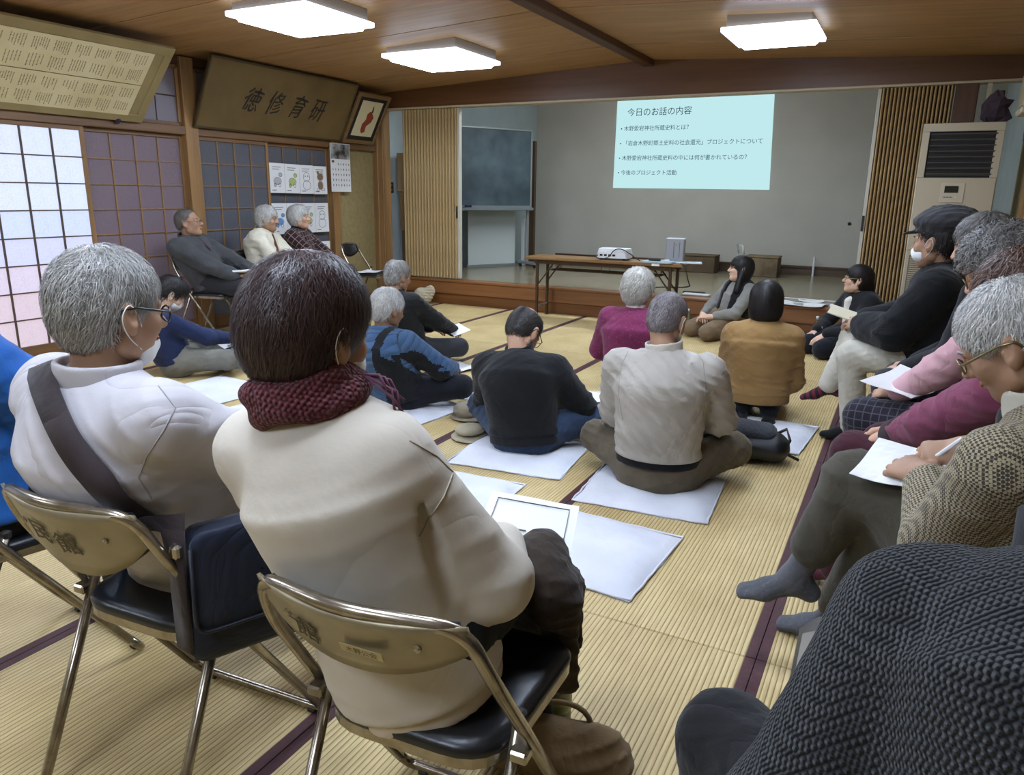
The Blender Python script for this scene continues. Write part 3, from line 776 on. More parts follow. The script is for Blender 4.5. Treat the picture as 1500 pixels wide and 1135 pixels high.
MB().box((-.092, -.062, .226), (.092, .062, .24), bev=.005).build('lid', mat('silver_lid', '#c3c6c8', rough=.4), bxk)
MB().box((-.012, -.0625, .04), (-.006, -.061, .20)).build('groove', M_LINE, bxk); MB().box((.045, -.0625, .04), (.05, -.061, .20)).build('groove', M_LINE, bxk)
MB().box((.006, -.063, .172), (.022, -.061, .176)).build('logo_mark', M_LINE, bxk)
pk = MB().box((-.13, -.09, 0), (.13, .09, .012), bev=.003).xf(Matrix.Rotation(R(15), 4, 'Z')).build('folder', mat('folder_pale', '#b3bcc0', rough=.5), loc=(-1.93, 7.56, TZ + .001)); tag(pk, 'thin pale folder at the right end of the table', 'folder')
# cables down to the stage edge
cb = MB().tube(chaikin([(-1.97, 7.40, TZ + .006), (-1.92, 7.38, TZ + .004), (-1.88, 7.40, .5), (-1.90, 7.60, .42), (-2.3, 7.66, .40), (-2.5, 7.70, .33), (-2.52, 7.83, STG_H + .006), (-2.4, 8.0, STG_H + .006)]), .006, 6).build('power_cable', M_INK, smooth=True)
tag(cb, 'black cable hanging from the table end to the stage', 'cable')
cb2 = MB().tube([(-1.70, 7.86, STG_H + .006), (-1.66, 7.77, STG_H + .01), (-1.66, 7.74, .2), (-1.68, 7.70, .05), (-1.78, 7.62, .008), (-2.0, 7.55, .008)], .006, 6).build('power_cable', M_WPL, smooth=True)
tag(cb2, 'white cable running over the stage edge onto the mats', 'cable')
ps = MB().box((-.14, -.05, 0), (.14, .05, .02), bev=.006).build('power_strip', M_WPL, loc=(-1.93, 7.98, STG_H)); tag(ps, 'white power strip lying at the stage edge behind the table', 'power strip')
tbl = MB().box((-.12, -.02, 0), (.12, .02, .03), bev=.006).build('remote_box', M_INK, loc=(-1.98, 8.08, STG_H)); tag(tbl, 'black slim box beside the white power strip', 'box')
# boxes and cloth bag at the back of the stage
for k, (x, y, w_, h_, m_, lb) in enumerate(((-2.62, 10.6, .62, .30, '#5b4a33', 'low dark wooden crate at the back of the stage behind the table end'), (-1.68, 10.5, .42, .34, '#7a6a4e', 'brown box at the back of the stage behind the speaker'))):
    q = empty('storage_box', (x, y, STG_H), label=lb, cat='box')
    MB().box((-w_ / 2, -.15, 0), (w_ / 2, .15, h_ * .72), bev=.008).build('body', mat('storage_%d' % k, m_, rough=.8, var='#4a3c28', vscale=5), q)
    MB().box((-w_ / 2 - .005, -.155, h_ * .73), (w_ / 2 + .005, .155, h_ * .8), bev=.006).build('lid', mat('storage_%d' % k, m_), q)
rc = MB().tube([(-1.98, 10.35, STG_H + .3), (-2.0, 10.33, STG_H + .42), (-1.93, 10.33, STG_H + .40), (-1.91, 10.34, STG_H + .28)], .012, 6).build('white_rope', M_WPL, smooth=True); tag(rc, 'loop of white cord leaning on the brown box on the stage', 'cord')
pole = MB().tube([(-1.08, 10.86, STG_H), (-1.08, 10.86, STG_H + .26)], .014, 8).build('white_pipe', M_WPL); tag(pole, 'short white pipe standing at the foot of the back wall', 'pipe')
knob = MB().lathe([(.02, 0), (.022, .01), (.012, .02)], n=10, M=rotm((1, 0, 0), R(90)), c=(0, 0, 0)).build('wall_hook', M_INK, loc=(-.71, BACK_Y - .001, 1.0)); tag(knob, 'small black hook on the grey back wall by the right curtain', 'hook')

# papers at the stage edge
def paper(x, y, z, w_, d_, rz, label, m=None, cat='paper', curl=.0, tilt=(0, 0), group=None, name='paper_sheet'):
    mb = MB()
    mb.grid(8, 6, lambda u, v: ((u - .5) * w_, (v - .5) * d_, .002 + curl * (2 * abs(u - .5)) ** 2 + .004 * math.sin(u * 7 + v * 5 + x * 9) * (1 if curl else .3)))
    n = len(mb.v)
    mb.v += [(a, b, c - .0012) for a, b, c in mb.v]; mb.f += [tuple(i + n for i in f[::-1]) for f in mb.f[:]]
    o = mb.build(name, m or M_SHEET, loc=(x, y, z + .002))
    o.rotation_euler = (R(tilt[0]), R(tilt[1]), R(rz))
    return tag(o, label, cat, group)
pe = paper(-.84, SF + .08, STG_H, .42, .29, -8, 'open printed leaflet hanging over the stage edge between the two kneeling women', curl=.015, cat='leaflet')
for k in range(4): MB().box((-.17 + k * .02, -.08 + k * .04, .004), (.02 - k * .01, -.065 + k * .04, .0062)).build('printed_block', mat('print_grey', '#8b979c', rough=.8), pe)
paper(-.42, SF + .14, STG_H, .36, .22, 4, 'pale printed sheet on the stage edge beside the leaflet', curl=.004)
paper(-.80, SF + .34, STG_H, .24, .18, 12, 'small folded sheet on the stage behind the leaflet', curl=.02)
cb3 = MB().tube([(-1.5, 8.2, STG_H + .006), (-1.1, 8.28, STG_H + .006), (-.6, 8.25, STG_H + .006), (-.2, 8.3, STG_H + .006)], .006, 6).build('white_cable', M_WPL, smooth=True); tag(cb3, 'white cable lying along the stage floor behind the leaflets', 'cable')

# ------------------------------------------------------------------ floor-standing air conditioner
ac = empty('air_conditioner', (.295, 7.52, 0), label='tall beige floor-standing air conditioner with louvres beside the right curtain', cat='air conditioner')
M_ACB = mat('ac_beige', '#b3a78f', rough=.45)
off = (.295, 7.52, 0); AX0, AX1, AY0, AY1, AZ = -.005, .575, 7.36, 7.66, 1.93
MB().box((AX0, AY0 + .02, 0), (AX1, AY1, AZ), bev=.012).build('body', mat('ac_side', '#8d7f68', rough=.5), ac, off=off)
fp = MB()
fp.box((AX0, AY0, .02), (AX1, AY0 + .03, 1.50), bev=.008); fp.box((AX0, AY0, 1.501), (AX0 + .055, AY0 + .03, 1.864), bev=.003); fp.box((AX1 - .055, AY0, 1.501), (AX1, AY0 + .03, 1.864), bev=.003); fp.box((AX0, AY0, 1.865), (AX1, AY0 + .03, AZ), bev=.003)
fp.build('front_panel', M_ACB, ac, off=off)
MB().box((AX0 + .055, AY0 + .016, 1.50), (AX1 - .055, AY0 + .022, 1.865)).build('vent_recess', mat('vent_dark', '#1b1b1b', rough=.8), ac, off=off)
lv = None
for k in range(8):
    zz = 1.525 + k * .045
    b = MB().box((-.235, -.012, -.004), (.235, .012, .004)).xf(Matrix.Rotation(R(-35), 4, 'X'))
    if lv is None: lv = b.build('louvre', mat('louvre_grey', '#4c4a46', rough=.5), ac); q = lv
    else: q = dup(lv, ac)
    q.location = (0, AY0 + .006 - off[1], zz)
cp_ = MB().box((.19, AY0 - .006, 1.30), (.36, AY0 + .004, 1.46), bev=.003).build('control_panel', mat('ac_panel', '#bdb29a', rough=.4), ac, off=off)
MB().box((.215, AY0 - .009, 1.38), (.315, AY0 - .005, 1.435)).build('display', mat('lcd_dark', '#23241f', rough=.2), cp_, off=off)
MB().lathe([(.006, 0), (.006, .004)], n=10, M=rotm((1, 0, 0), R(90)), c=(.30, AY0 - .006, 1.345)).build('button', M_WPL, cp_, off=off)
for k in range(3): MB().box((.215 + k * .022, AY0 - .009, 1.34), (.232 + k * .022, AY0 - .005, 1.348)).build('marking', M_LINE, cp_, off=off)
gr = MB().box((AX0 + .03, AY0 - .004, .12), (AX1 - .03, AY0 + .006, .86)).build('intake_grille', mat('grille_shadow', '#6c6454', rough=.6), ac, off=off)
gs = None
for k in range(40):
    zz = .135 + k * .018
    if gs is None: gs = MB().box((-.26, -.006, -.005), (.26, .004, .004)).build('slat', M_ACB, gr); q = gs
    else: q = dup(gs, gr)
    q.location = (0, AY0 - .004 - off[1], zz)
MB().box((AX0, AY0 - .002, .90), (AX1, AY0 + .001, .904)).build('seam', mat('ac_seam', '#8d8470'), ac, off=off)
cr_ = MB().lathe([(.05, 0), (.09, .05), (.075, .11), (.085, .16), (.05, .21), (.02, .25)], n=9, sx=1.2, sy=.7)
rr = random.Random(5); cr_.v = [(a + rr.uniform(-.02, .02), b + rr.uniform(-.02, .02), c + rr.uniform(-.02, .02) * (c > .01)) for a, b, c in cr_.v]
q = cr_.build('crumpled_bag', mat('purple_grey', '#40333a', rough=.9), loc=(.50, 7.53, AZ)); tag(q, 'crumpled dark purple bag on top of the air conditioner', 'bag')
ws = empty('wall_speaker', (XR - .02, 7.05, 1.95), label='cream box shaped speaker high on the right wall at the picture edge', cat='speaker')
MB().box((-.12, -.16, .05), (.02, .16, .30), bev=.01).build('case', mat('speaker_cream', '#b3a684', rough=.5), ws)
MB().box((-.13, -.17, 0), (.02, .17, .045), bev=.01).build('bracket', mat('speaker_cream2', '#c9bfa2', rough=.5), ws)
# ------------------------------------------------------------------ smooth body modelling: distance fields turned into one closed surface
def V(*a): return np.array(a, dtype=float)
def nrm(v):
    v = np.asarray(v, float); return v / (np.linalg.norm(v) + 1e-9)
def smin(a, b, k):
    if k <= 0: return np.minimum(a, b)
    h = np.maximum(k - np.abs(a - b), 0.0) / k
    return np.minimum(a, b) - h * h * k * 0.25
def smax(a, b, k): return -smin(-a, -b, k)

class Prim:
    def __init__(s, f, lo, hi, k, op='u'): s.f, s.lo, s.hi, s.k, s.op = f, np.asarray(lo, float), np.asarray(hi, float), k, op

def rcone(a, b, r1, r2, k=.02, op='u'):
    a, b = np.asarray(a, float), np.asarray(b, float); d = b - a; L2 = d @ d + 1e-9
    def f(X, Y, Z):
        x, y, z = X - a[0], Y - a[1], Z - a[2]
        t = np.clip((x * d[0] + y * d[1] + z * d[2]) / L2, 0, 1)
        return np.sqrt((x - t * d[0]) ** 2 + (y - t * d[1]) ** 2 + (z - t * d[2]) ** 2) - (r1 + (r2 - r1) * t)
    return Prim(f, np.minimum(a - r1, b - r2), np.maximum(a + r1, b + r2), k, op)

def ball(a, r, k=.02, op='u'): return rcone(a, np.asarray(a, float) + 1e-6, r, r, k, op)

def econe(a, b, w1, d1, w2, d2, side, k=.03, op='u'):
    """tapered limb of elliptical section: half width w along side, half depth d across it, rounded ends"""
    a, b = np.asarray(a, float), np.asarray(b, float); n = b - a; L = np.linalg.norm(n) + 1e-9; n = n / L
    s = np.asarray(side, float); s = nrm(s - n * (s @ n)); q = np.cross(n, s)
    def f(X, Y, Z):
        x, y, z = X - a[0], Y - a[1], Z - a[2]
        h = x * n[0] + y * n[1] + z * n[2]
        t = np.clip(h / L, 0, 1)
        e = h - t * L
        u = x * s[0] + y * s[1] + z * s[2]; v = x * q[0] + y * q[1] + z * q[2]
        w = w1 + (w2 - w1) * t; d = d1 + (d2 - d1) * t; m = np.minimum(w, d)
        k0 = np.sqrt((u / w) ** 2 + (v / d) ** 2 + (e / m) ** 2)
        k1 = np.sqrt((u / w ** 2) ** 2 + (v / d ** 2) ** 2 + (e / m ** 2) ** 2) + 1e-6
        return np.where(k0 < 0.3, (k0 - 1) * m, k0 * (k0 - 1) / k1)
    R_ = max(w1, d1, w2, d2)
    return Prim(f, np.minimum(a, b) - R_, np.maximum(a, b) + R_, k, op)

def ell(c, r, k=.02, op='u', rot=None):
    c = np.asarray(c, float); r = np.asarray(r, float)
    M = np.eye(3) if rot is None else np.array(rot)     # columns = axes
    def f(X, Y, Z):
        x, y, z = X - c[0], Y - c[1], Z - c[2]
        p = [(x * M[0, i] + y * M[1, i] + z * M[2, i]) / r[i] for i in range(3)]
        k0 = np.sqrt(p[0] ** 2 + p[1] ** 2 + p[2] ** 2)
        k1 = np.sqrt((p[0] / r[0]) ** 2 + (p[1] / r[1]) ** 2 + (p[2] / r[2]) ** 2) + 1e-6
        return np.where(k0 < 0.3, (k0 - 1) * r.min(), k0 * (k0 - 1) / k1)
    R_ = np.abs(M) @ r
    return Prim(f, c - R_, c + R_, k, op)

def plane_clip(p, n, k=.01):
    """keeps the side the normal points away from"""
    p, n = np.asarray(p, float), nrm(n)
    return Prim(lambda X, Y, Z: (X - p[0]) * n[0] + (Y - p[1]) * n[1] + (Z - p[2]) * n[2], [-9] * 3, [9] * 3, k, 'c')

def sdf_mesh(prims, vox, disp=None, lo=None, hi=None):
    us = [p for p in prims if p.op == 'u']
    lo = np.min([p.lo for p in us], 0) - 3 * vox if lo is None else np.asarray(lo, float)
    hi = np.max([p.hi for p in us], 0) + 3 * vox if hi is None else np.asarray(hi, float)
    n = np.maximum(np.ceil((hi - lo) / vox).astype(int) + 1, 4)
    ax = [(lo[i] + vox * np.arange(n[i])).astype(np.float32) for i in range(3)]
    F = np.full(n, 0.5, np.float32)
    for p in prims:
        m = p.k + 3.5 * vox
        i0 = np.clip(np.floor((p.lo - m - lo) / vox).astype(int), 0, n - 1); i1 = np.clip(np.ceil((p.hi + m - lo) / vox).astype(int) + 1, 1, n)
        if (i1 <= i0).any(): continue
        sl = tuple(slice(i0[j], i1[j]) for j in range(3))
        d = p.f(ax[0][sl[0]][:, None, None], ax[1][sl[1]][None, :, None], ax[2][sl[2]][None, None, :])
        if p.op == 'u': F[sl] = smin(F[sl], d, p.k)
        elif p.op == 's': F[sl] = smax(F[sl], -d, p.k)
        else: F[sl] = smax(F[sl], d, p.k)
    if disp is not None:
        ix = np.nonzero(np.abs(F) < max(.03, 3 * vox))
        P = np.stack([ax[j][ix[j]] for j in range(3)], 1)
        F[ix] += disp(P).astype(np.float32)
    return surface_nets(F, lo, vox)

def surface_nets(F, lo, vox):
    S = F < 0
    for a in range(3):                               # never leave the surface open at the border
        sl = [slice(None)] * 3
        for e in (0, -1):
            sl[a] = e; S[tuple(sl)] = False; F[tuple(sl)] = np.maximum(F[tuple(sl)], 1e-4)
    c = S[:-1, :-1, :-1].astype(np.int8)
    cnt = np.zeros_like(c)
    for i in (0, 1):
        for j in (0, 1):
            for k in (0, 1):
                cnt += S[i:S.shape[0] - 1 + i, j:S.shape[1] - 1 + j, k:S.shape[2] - 1 + k]
    act = np.nonzero((cnt > 0) & (cnt < 8))
    N = len(act[0])
    if N == 0: return np.zeros((0, 3)), np.zeros((0, 4), int)
    idx = np.full(c.shape, -1, np.int32); idx[act] = np.arange(N)
    off = [(i, j, k) for i in (0, 1) for j in (0, 1) for k in (0, 1)]
    val = np.stack([F[act[0] + o[0], act[1] + o[1], act[2] + o[2]] for o in off], 1)
    acc = np.zeros((N, 3)); num = np.zeros(N)
    for e0 in range(8):
        for a in range(3):
            o = off[e0]
            if o[a] == 1: continue
            o2 = list(o); o2[a] = 1; e1 = off.index(tuple(o2))
            f0, f1 = val[:, e0], val[:, e1]
            cr_ = (f0 < 0) != (f1 < 0)
            t = np.where(cr_, f0 / np.where(cr_, f0 - f1, 1), 0)
            p = np.tile(np.array(o, float), (N, 1)); p[:, a] += t
            acc[cr_] += p[cr_]; num += cr_
    pos = acc / num[:, None]
    verts = lo + vox * (np.stack(act, 1) + pos)
    faces = []
    nx, ny, nz = F.shape
    for a in range(3):
        b, d = (a + 1) % 3, (a + 2) % 3
        s0 = [slice(None)] * 3; s1 = [slice(None)] * 3; s0[a] = slice(0, -1); s1[a] = slice(1, None)
        A, B = S[tuple(s0)], S[tuple(s1)]
        e = np.nonzero(A != B)
        e = np.stack(e, 1)
        ok = (e[:, b] > 0) & (e[:, d] > 0) & (e[:, b] < F.shape[b] - 1) & (e[:, d] < F.shape[d] - 1)
        e = e[ok]; inside = A[tuple(e.T)]
        q = []
        for (ub, ud) in ((-1, -1), (0, -1), (0, 0), (-1, 0)):
            t = e.copy(); t[:, b] += ub; t[:, d] += ud; q.append(idx[tuple(t.T)])
        q = np.stack(q, 1)
        q[~inside] = q[~inside][:, ::-1]
        faces.append(q)
    return verts, np.concatenate(faces)

def folds(seed, amp, wl=.09, slant=1.0, lo=None, fn=None):
    """soft cloth creases: a few warped ridge trains"""
    rr = np.random.RandomState(seed)
    W = []
    for i in range(4):
        az = rr.uniform(0, 2 * np.pi); el = rr.uniform(-slant, slant)
        k = 2 * np.pi / (wl * rr.uniform(.75, 1.5))
        d = np.array([np.cos(az) * np.sin(el) * 1.2, np.sin(az) * np.sin(el) * 1.2, np.cos(el)])
        W.append((d * k, rr.uniform(0, 6.28), rr.uniform(.6, 1)))
    wp = rr.uniform(-1, 1, (3, 3)) * 9
    def disp(P):
        Q = P + .03 * np.sin(P @ wp + seed)
        m = .5 + .5 * np.sin(P @ (wp[:, ::-1] * .9) + 1.7 * seed)
        g = np.zeros(len(P))
        for j, (k, ph, w_) in enumerate(W):
            s = np.sin(Q @ k + ph)
            g += w_ * (1 - np.abs(s)) ** 2 * (m[:, j % 3] ** 1.5)
        r = -amp * (g - .7)
        if fn is not None: r = r * fn(P)
        return r
    return disp

def ik(a, b, l1, l2, pole):
    a, b = np.asarray(a, float), np.asarray(b, float); d = b - a; L = np.linalg.norm(d)
    if L > (l1 + l2) * .995: b = a + d / L * (l1 + l2) * .995; d = b - a; L = np.linalg.norm(d)
    n = d / L; x = (l1 * l1 - l2 * l2 + L * L) / (2 * L); h = math.sqrt(max(l1 * l1 - x * x, 1e-6))
    p = np.asarray(pole, float); p = nrm(p - n * (p @ n))
    return a + n * x + p * h, b

def rot3(yaw=0, pitch=0, roll=0):
    """columns right, forward, up; yaw>0 turns left, pitch>0 looks down, roll>0 tilts to the right"""
    y, p, r = math.radians(yaw), math.radians(pitch), math.radians(roll)
    Rz = np.array([[math.cos(y), -math.sin(y), 0], [math.sin(y), math.cos(y), 0], [0, 0, 1]])
    Rx = np.array([[1, 0, 0], [0, math.cos(p), math.sin(p)], [0, -math.sin(p), math.cos(p)]])
    Ry = np.array([[math.cos(r), 0, math.sin(r)], [0, 1, 0], [-math.sin(r), 0, math.cos(r)]])
    return Rz @ Rx @ Ry

# ------------------------------------------------------------------ head (local: x right, y forward, z up, origin mid-head; about 0.23 m tall)
def head_prims(jaw=1.0, nose=1.0, cheek=1.0):
    P = [ell((0, -.012, .033), (.074, .096, .084), .02), ell((0, .028, -.03), (.060 * cheek, .064, .082), .03),
         ell((0, .036, -.084), (.043 * jaw, .042, .034), .03), ball((0, .070, -.100), .016, .03)]
    for s in (-1, 1):
        P += [ball((s * .047 * jaw, .002, -.064), .022, .04), ball((s * .036, .066, -.030), .021 * cheek, .025),
              rcone((s * .012, .090, .014), (s * .042, .078, .014), .010, .009, .016)]
    P += [rcone((0, .090, .006), (0, .106 + .006 * nose, -.032), .0075, .0115 * nose, .014)]
    for s in (-1, 1): P.append(ball((s * .0115, .099, -.036), .0085, .008))
    P += [ell((s * .031, .0965, -.004), (.0165, .012, .010), .010, 's') for s in (-1, 1)]
    P += [ell((s * .031, .0815, -.004), (.0135, .0105, .0095), .004) for s in (-1, 1)]
    P += [ell((0, .0895, -.0585), (.021, .0105, .0055), .006), ell((0, .0885, -.0675), (.018, .0105, .006), .006), ell((0, .104, -.0630), (.022, .010, .0012), .004, 's')]
    for s in (-1, 1):
        rot = rot3(-s * 22, 0, s * 8) @ rot3(0, -14, 0)
        P += [ell((s * .085, -.008, -.010), (.0095, .0205, .0350), .005, 'u', rot), ell((s * .0965, .001, -.006), (.009, .0115, .021), .004, 's', rot), ell((s * .081, .003, -.038), (.007, .009, .011), .006), ell((s * .075, .0, -.012), (.012, .016, .028), .006)]
    return P

class HairStyle:
    """hair cap: scaled cranium shells kept above a hairline that is given by (y, z) points"""
    def __init__(s, line, th=.012, extra=(), bald=(), seed=1, clump=.0015, ears=True):
        s.line, s.th, s.extra, s.bald, s.seed, s.clump, s.ears = line, th, extra, bald, seed, clump, ears
        t = th
        s.prims = [ell((0, -.012, .033), (.074 + t, .096 + t, .084 + t), .02), ell((0, -.035, -.015), (.064 + t, .066 + t, .075 + t * .8), .03)] + list(extra)
    def base(s, X, Y, Z):
        d = None
        for p in s.prims:
            e = p.f(X, Y, Z); d = e if d is None else smin(d, e, p.k)
        return d
    def f(s, X, Y, Z):
        d = s.base(X, Y, Z)
        yy = np.array([q[0] for q in s.line]); zz = np.array([q[1] for q in s.line])
        zb = np.interp(Y, yy, zz)
        d = smax(d, (zb - Z) * .75, .012)
        if s.ears:
            for q in (-1, 1):
                e = np.sqrt(((X - q * .094) / .030) ** 2 + ((Y + .002) / .031) ** 2 + ((Z + .016) / .044) ** 2)
                d = smax(d, (1 - e) * .022, .006)
        for p in s.bald: d = smax(d, -p.f(X, Y, Z), .006)
        th = np.arctan2(X, Y + .04)
        d = d + s.clump * (np.sin(th * 23 + 30 * Z + s.seed) + .7 * np.sin(th * 41 - 55 * Z + 2 * s.seed)) * .7
        return d
    def mesh(s, vox):
        lo = np.array([-.16, -.19, -.22]); hi = np.array([.16, .17, .17])
        n = np.ceil((hi - lo) / vox).astype(int) + 1
        ax = [(lo[i] + vox * np.arange(n[i])).astype(np.float32) for i in range(3)]
        F = (s.f(ax[0][:, None, None], ax[1][None, :, None], ax[2][None, None, :]) + np.zeros(n)).astype(np.float32)
        return surface_nets(F, lo, vox)
    def strands(s, verts, n, length, width, lift=.004, droop=.3, whorl=(0, -.045, .115), seg=6, curl=0.0, swirl=.3):
        rr = np.random.RandomState(s.seed)
        def fv(P): return s.base(P[:, 0], P[:, 1], P[:, 2])
        def grad(P):
            e = 1e-3; g = np.stack([fv(P + np.eye(3)[i] * e) - fv(P - np.eye(3)[i] * e) for i in range(3)], 1)
            return g / (np.linalg.norm(g, axis=1, keepdims=True) + 1e-9)
        rad = np.linalg.norm(verts - np.array([0, -.01, .02]), axis=1)
        outer = verts[np.abs(fv(verts)) < .006]
        if len(outer) < 10: return np.zeros((0, 3)), np.zeros((0, 4), int)
        P = outer[rr.randint(0, len(outer), n)] + rr.normal(0, .003, (n, 3))
        w = np.array(whorl); pts = []
        Ln = length * rr.uniform(.5, 1.25, n); lf = lift * rr.uniform(-.4, 1.3, n)
        ph = rr.uniform(0, 6.28, n); jit = rr.normal(0, .4, (n, 3))
        for i in range(seg + 1):
            g = grad(P); d = fv(P)
            t = i / seg
            tgt = lf * np.sin(np.pi * min(t * .75 + .12, 1)) if i else -.002
            P = P - g * (d - tgt)[:, None]
            pts.append((P.copy(), g))
            flow = P - w; flow = flow + np.array([0, 0, -droop]) * .1
            flow = flow + swirl * np.cross(flow, g)
            flow = flow - g * (flow * g).sum(1)[:, None]
            flow = flow / (np.linalg.norm(flow, axis=1, keepdims=True) + 1e-6) + jit
            if curl: flow = flow + curl * np.cross(flow, g) * np.sin(ph + t * 7)[:, None]
            flow = flow - g * (flow * g).sum(1)[:, None]
            flow = flow / (np.linalg.norm(flow, axis=1, keepdims=True) + 1e-6)
            P = P + flow * (Ln / seg)[:, None]
        vs_, fs_ = [], []
        prev = None
        for i, (p, g) in enumerate(pts):
            nx_ = pts[min(i + 1, seg)][0] - pts[max(i - 1, 0)][0]
            sd = np.cross(nx_, g); sd = sd / (np.linalg.norm(sd, axis=1, keepdims=True) + 1e-9)
            wd = width * (1 - .8 * (i / seg) ** 1.5)
            vs_.append(np.stack([p - sd * wd, p + sd * wd], 1))
        A = np.stack(vs_, 1).reshape(n, -1, 3)            # n, (seg+1)*2, 3
        k = (seg + 1) * 2
        base = (np.arange(n) * k)[:, None]
        for i in range(seg): fs_.append(base + np.array([2 * i, 2 * i + 1, 2 * i + 3, 2 * i + 2])[None, :])
        return A.reshape(-1, 3), np.stack(fs_, 1).reshape(-1, 4)

def hand_prims(wr, d, up, thumb, curl=(20, 35, 25), spread=.06, scale=1.0, thumb_in=.3, point=None):
    """wr wrist, d finger direction, up = back of the hand, thumb = +1 if the thumb lies on the +x side (x = d x up)"""
    y = nrm(d); z = np.asarray(up, float); z = nrm(z - y * (z @ y)); x = np.cross(y, z) * thumb; wr = np.asarray(wr, float); s = scale
    P = [rcone(wr - y * .035 * s, wr + y * .012 * s, .026 * s, .025 * s, .02), econe(wr + y * .005 * s, wr + y * .082 * s, .027 * s, .018 * s, .039 * s, .014 * s, x, .02),
         ell(wr + y * .035 * s + x * .020 * s - z * .008 * s, (.017 * s, .017 * s, .030 * s), .02, 'u', np.stack([x, z, y], 1))]
    for i, (o, L, r) in enumerate(((.030, .070, .0090), (.010, .078, .0092), (-.011, .073, .0088), (-.030, .057, .0078))):
        b = wr + y * (.083 - .006 * abs(i - 1.2)) * s + x * o * s
        sp = x * (o * spread / .03)
        a = 0; p = b
        cu = curl if point is None or i not in point else point[i]
        for j, f in enumerate((.45, .31, .24)):
            a += math.radians(cu[j])
            dr = nrm(y * math.cos(a) - z * math.sin(a) + sp * .6)
            q = p + dr * L * f * s
            P.append(rcone(p, q, r * s * (1 - .06 * j), r * s * (.94 - .08 * j), .006 if j == 0 else .004)); p = q
    b = wr + y * .022 * s + x * .024 * s - z * .006 * s
    dr = nrm(x * .75 + y * .75 - z * .25); q = b + dr * .040 * s; P.append(rcone(b, q, .0135 * s, .011 * s, .012))
    dr2 = nrm(x * (.45 - thumb_in) + y * .9 - z * (.25 + .5 * thumb_in)); q2 = q + dr2 * .030 * s; P.append(rcone(q, q2, .0108 * s, .0095 * s, .005))
    q3 = q2 + nrm(dr2 - z * .25) * .024 * s; P.append(rcone(q2, q3, .0095 * s, .0078 * s, .004))
    return P

def foot_prims(ank, d, up, s=1.0, r=0.0):
    """ankle joint, toe direction, up (towards the shin)"""
    y = nrm(d); z = np.asarray(up, float); z = nrm(z - y * (z @ y)); x = np.cross(y, z); a = np.asarray(ank, float)
    return [rcone(a + z * .10 * s, a, .038 * s + r, .036 * s + r, .02), rcone(a, a - y * .035 * s - z * .052 * s, .034 * s + r, .029 * s + r, .02),
            econe(a - z * .02 * s, a + y * .085 * s - z * .050 * s, .033 * s + r, .036 * s + r, .040 * s + r, .026 * s + r, x, .03),
            econe(a + y * .08 * s - z * .052 * s, a + y * .150 * s - z * .060 * s, .041 * s + r, .024 * s + r, .034 * s + r, .016 * s + r, x, .02)]
# ------------------------------------------------------------------ folding pipe chairs (local +y = front)
M_CHROME = mat('chrome_tube', '#a49c8e', rough=.25, metal=.9, var='#857a68', vscale=30)
M_VINYL = mat('black_vinyl', '#15171a', rough=.32, spec=.5, bump=.15, bscale=200)
M_BACKP = mat('chair_back_plate', '#978b70', rough=.38, metal=.45, var='#82765c', vscale=9)
def fillet(pts, r, n=5):
    P = [Vector(p) for p in pts]; out = [P[0]]
    for i in range(1, len(P) - 1):
        a = (P[i - 1] - P[i]); b = (P[i + 1] - P[i]); ra = min(r, a.length * .45, b.length * .45)
        a.normalize(); b.normalize(); p0 = P[i] + a * ra; p1 = P[i] + b * ra
        for k in range(n + 1):
            t = k / n; out.append(p0 * (1 - t) ** 2 + P[i] * 2 * t * (1 - t) + p1 * t * t)
    out.append(P[-1]); return [tuple(p) for p in out]
def seat_outline(w0, w1, d0, d1, n=6):
    """rounded trapezoid: w0 back half width, w1 front half width, from y=d0 to y=d1"""
    pts = [(-w0, d0), (w0, d0), (w1, d1), (-w1, d1)]; out = []
    rs = [.10, .10, .06, .06]
    for i in range(4):
        p = Vector(pts[i] + (0,)); a = Vector(pts[i - 1] + (0,)) - p; b = Vector(pts[(i + 1) % 4] + (0,)) - p; a.normalize(); b.normalize()
        for k in range(n + 1):
            t = k / n; q = (p + a * rs[i]) * (1 - t) ** 2 + p * 2 * t * (1 - t) + (p + b * rs[i]) * t * t; out.append((q.x, q.y))
    return out
